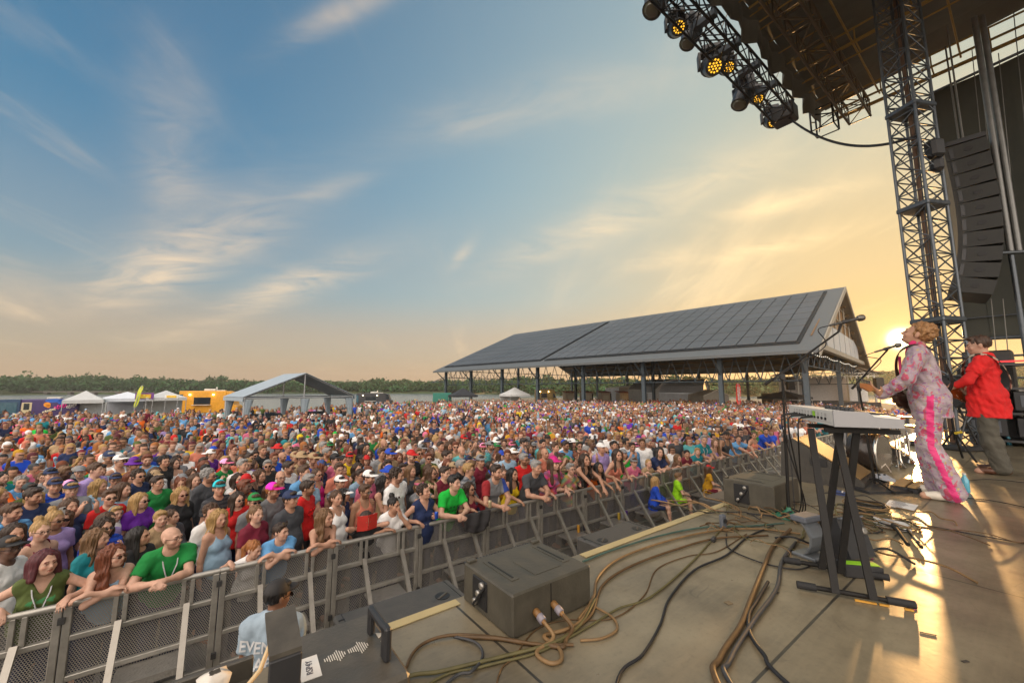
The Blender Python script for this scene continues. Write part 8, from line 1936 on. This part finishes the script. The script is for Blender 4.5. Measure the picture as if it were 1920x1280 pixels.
def line_array():
    top = at_y(1806, 290, 8.5); t = thing('line_array', 'long hanging curve of dark loudspeaker boxes beside the lattice tower', 'line array', tuple(top))
    R0 = Matrix.Rotation(R(216.9) + .12, 3, 'Z'); pos = Vector(top); pitch = 0.0; pv = Matrix.Translation(pos).to_3x3(); h = .335; bx = mat('array_box', (.030, .030, .027), .6, 0, .25, 10)
    for i in range(10):
        pitch = R(-3 + (.42 * i) ** 2.3); Rm = R0 @ Matrix.Rotation(-pitch, 3, 'X'); c = pos + Rm @ Vector((0, 0, -h / 2)); M = Matrix.Translation(c) @ Rm.to_4x4(); g = MB()
        pr = [(-.33, -h * .49), (.30, -h * .44), (.30, h * .44), (-.33, h * .49)]
        g.prism([M @ Vector((-.68, y, z)) for y, z in pr], Rm @ Vector((1.36, 0, 0))); b = obj('box', g, bx, t, ws=True)
        for sx in (-1, 1):
            g = MB(); g.prism([M @ Vector((sx * .683, .02 + .07 * math.cos(a), .05 * math.sin(a))) for a in [k * .5236 for k in range(12)]], Rm @ Vector((sx * .008, 0, 0))); obj('handle', g, mat('socket_black'), b, ws=True)
            g = MB(); g.prism([M @ Vector((sx * .683, -.26, -.12)), M @ Vector((sx * .683, -.20, -.12)), M @ Vector((sx * .683, -.20, .12)), M @ Vector((sx * .683, -.26, .12))], Rm @ Vector((sx * .012, 0, 0))); obj('rigging_plate', g, DKM, b, ws=True)
        g = MB(); g.prism([M @ Vector((-.5, .303, -h * .28)), M @ Vector((.5, .303, -h * .28)), M @ Vector((.5, .303, h * .28)), M @ Vector((-.5, .303, h * .28))], Rm @ Vector((0, .006, 0))); obj('back_panel', g, BLK2, b, ws=True)
        pos = pos + Rm @ Vector((0, 0, -h - .004))
    g = MB(); g.box(top + Vector((0, 0, .1)), (1.2, .6, .1), rz=R(216.9) + .12); obj('bumper', g, DKM, t, ws=True)
    for s in (-1, 1): q = R0 @ Vector((s * .4, 0, 0)); g = MB(); g.tube(top + q + Vector((0, 0, .1)), top + q + Vector((0, 0, RZ0 - top.z)), .018, n=6); obj('chain', g, mat('chain_steel', (.20, .19, .17), .45, .7), t, ws=True)
    q = at_y(1752, 280, 7.3); s = thing('spot_lamp', 'dark lamp clamped to the right side of the lattice tower', 'lamp', tuple(q)); g = MB(); g.bbox(q, (.26, .23, .38), .05); obj('body', g, BLK2, s, ws=True); g = MB(); g.bbox(q + Vector((0, 0, -.34)), (.2, .2, .28), .06); obj('head', g, BLK2, s, ws=True); g = MB(); g.tube(q + Vector((-.4, .1, .15)), q + Vector((.2, .1, .15)), .02, n=6); obj('clamp_bar', g, DKM, s, ws=True)
line_array()
LED = mat('amber_led', (1, .6, .05), .3, emit=(1, .5, .03), es=.65)
def moving_head(p, rz, tilt, label, sc=1.0, lens=True):
    """hangs from its clamp at p; base, yoke and head"""
    t = thing('moving_light', label, 'stage light', tuple(p), rz, 'moving lights on the front truss'); t.scale = (sc,) * 3
    g = MB(); g.tube((0, 0, .0), (0, 0, -.14), .03, n=8); g.bbox((0, 0, -.20), (.42, .30, .16), .03); g.box((0, -.16, -.2), (.2, .02, .08)); obj('base', g, BLK2, t)
    g = MB()
    for s in (-1, 1): g.prism([(s * .235, -.09, -.26), (s * .235, .09, -.26), (s * .235, .07, -.62), (s * .235, -.07, -.62)], (s * .05, 0, 0))
    g.bbox((0, 0, -.30), (.5, .2, .06), .02); obj('yoke', g, BLK2, t)
    M = Matrix.Translation((0, 0, -.58)) @ Matrix.Rotation(tilt, 4, 'X'); g = MB(); g.lathe([(.10, .26), (.17, .22), (.205, .10), (.215, -.05), (.20, -.20), (.175, -.30)], (0, 0, 0), 18, M=M)
    for k in range(7): g.lathe([(.214, .13 - k * .03), (.226, .135 - k * .03), (.226, .142 - k * .03), (.214, .147 - k * .03)], (0, 0, 0), 18, M=M)
    hd = obj('head', g, mat('blue_black_housing', (.02, .028, .036), .4, .1, .2), t)
    g = MB(); g.lathe([(.17, -.302), (.19, -.30), (.19, -.32), (.172, -.322)], (0, 0, 0), 18, M=M); obj('lens_ring', g, DKM, hd)
    if lens:
        g = MB()
        for r, n in ((0, 1), (.06, 6), (.118, 12)):
            for i in range(n): a = 6.283 * i / n; g.lathe([(.004, -.320), (.021, -.323), (.018, -.338), (.004, -.342)], M @ Vector((r * math.cos(a), r * math.sin(a), 0)) - M.to_translation() + Vector((0, 0, 0)), 8, M=M)
        obj('led_cluster', g, LED, hd)['kind'] = 'stuff'
    else:
        g = MB(); g.lathe([(.005, -.32), (.165, -.323), (.10, -.345), (.005, -.35)], (0, 0, 0), 18, M=M); obj('lens', g, mat('dim_lens', (.10, .09, .05), .1, spec=.9), hd)
    return t
def light_truss():
    n = -3.9; s1, z1 = on_ray(1470, 205, n); zz = 11.75; a, b = W(1.0, n, zz), W(s1, n, zz)
    t = thing('lighting_truss', 'black box truss of stage lights hanging in front of the roof', 'truss', tuple(W(7, n, zz))); box_truss(t, a, b, .52, .62, DARK_T, .032)
    g = MB()
    for s in (6.6, 9.3, 12.4): g.tube(W(s, n, zz + .2), W(s + .05, n + .5, RZ0 + 1.2), .012, n=5)
    obj('hoist_chain', g, mat('chain_steel'), t, ws=True)['kind'] = 'stuff'
    rg = random.Random(6); g = MB()
    for k in range(34):
        s = rg.uniform(3, s1 - .3); d = rg.uniform(.2, .6); p = W(s, n + rg.uniform(-.3, .3), zz + rg.uniform(-.3, .3)); g.pipe(smooth([p, p + E1 * d * .4 + Vector((0, 0, -rg.uniform(.1, .35))), p + E1 * d + Vector((0, 0, rg.uniform(-.1, .1)))], 5), .011, 5)
    obj('loose_cable', g, mat('black_cable'), t, ws=True)['kind'] = 'stuff'
    for s in (8.4, 9.6, 10.7, 11.8):
        g = MB(); g.box(W(s, n + .1, zz - .05), (.16, .5, .14), rz=RZ_E); obj('dimmer_box', g, mat('steel_blue_box', (.06, .08, .10), .5, .3), t, ws=True)
    hs = [(1232, -8, False, 1.15), (1268, 48, True, .9), (1296, 60, False, 1.0), (1334, 118, True, 1.15), (1362, 122, True, .9), (1394, 172, False, 1.2), (1418, 180, True, .85), (1446, 222, True, 1.0)]
    labs = ['stage light cut by the top edge of the photograph, first on the truss', 'stage light with a round amber face second along the truss', 'square backed dark stage light after the round amber face', 'large stage light with amber lamps in the middle of the truss', 'smaller amber lit stage light touching the large middle one', 'bulky dark stage light past the amber pair', 'small amber lit stage light next to the bulky dark one', 'last stage light at the end of the truss near the cable']
    for (u, v, lens, sc), lab in zip(hs, labs):
        s, z = on_ray(u, v, n - .42); moving_head(W(s, n - .42, z + .50 * sc), (facing(W(s, n - .42), (0, 0)) + (.25 if lens else -.9)), -.85 if lens else -.45, lab, sc, lens)
        br = MB(); br.tube(W(s, n - .42, z + .50 * sc), W(s, n - .2, zz - .2), .022, n=6); obj('hanging_bracket', br, DARK_T, t, ws=True)
    g = MB(); s, z = on_ray(1425, 190, n - .42); g.tube(W(3, n - .42, z + .62), W(s + .6, n - .42, z + .55), .025, n=6); obj('lamp_bar', g, DARK_T, t, ws=True)
    g = MB(); g.bbox(W(s1 - .05, n, zz - .1), (.5, .62, .5), .04, RZ_E); obj('end_box', g, BLK2, t, ws=True)
    p0 = W(s1, n, zz - .05); p1 = Vector((TC.x - .1, TC.y - .2, at_y(1665, 253, TC.y - .2).z)); L = []
    for i in range(25): f = i / 24; q = p0.lerp(p1, f); q.z -= 1.05 * 4 * f * (1 - f) * .55; L.append(q)
    g = MB(); g.pipe(L, .03, 8); tag(obj('truss_cable', g, mat('black_cable')), 'thick black cable sagging from the light truss to the lattice tower', 'cable')
light_truss()
# ------------------------------------------------------------------ evening air
def haze():
    m = MB(); m.box((0, 620, 24), (1700, 1290, 57)); o = obj('haze', m, None); o.data.materials.clear()
    k = bpy.data.materials.new('evening_haze'); k.use_nodes = True; t = k.node_tree; t.nodes.clear(); v = t.nodes.new('ShaderNodeVolumePrincipled'); v.inputs['Density'].default_value = .00036; v.inputs['Color'].default_value = (.92, .90, .87, 1); v.inputs['Anisotropy'].default_value = .55
    u = t.nodes.new('ShaderNodeOutputMaterial'); t.links.new(v.outputs[0], u.inputs['Volume']); o.data.materials.append(k); tag(o, 'thin warm evening haze over the river and field', 'haze', kind='stuff')
haze()
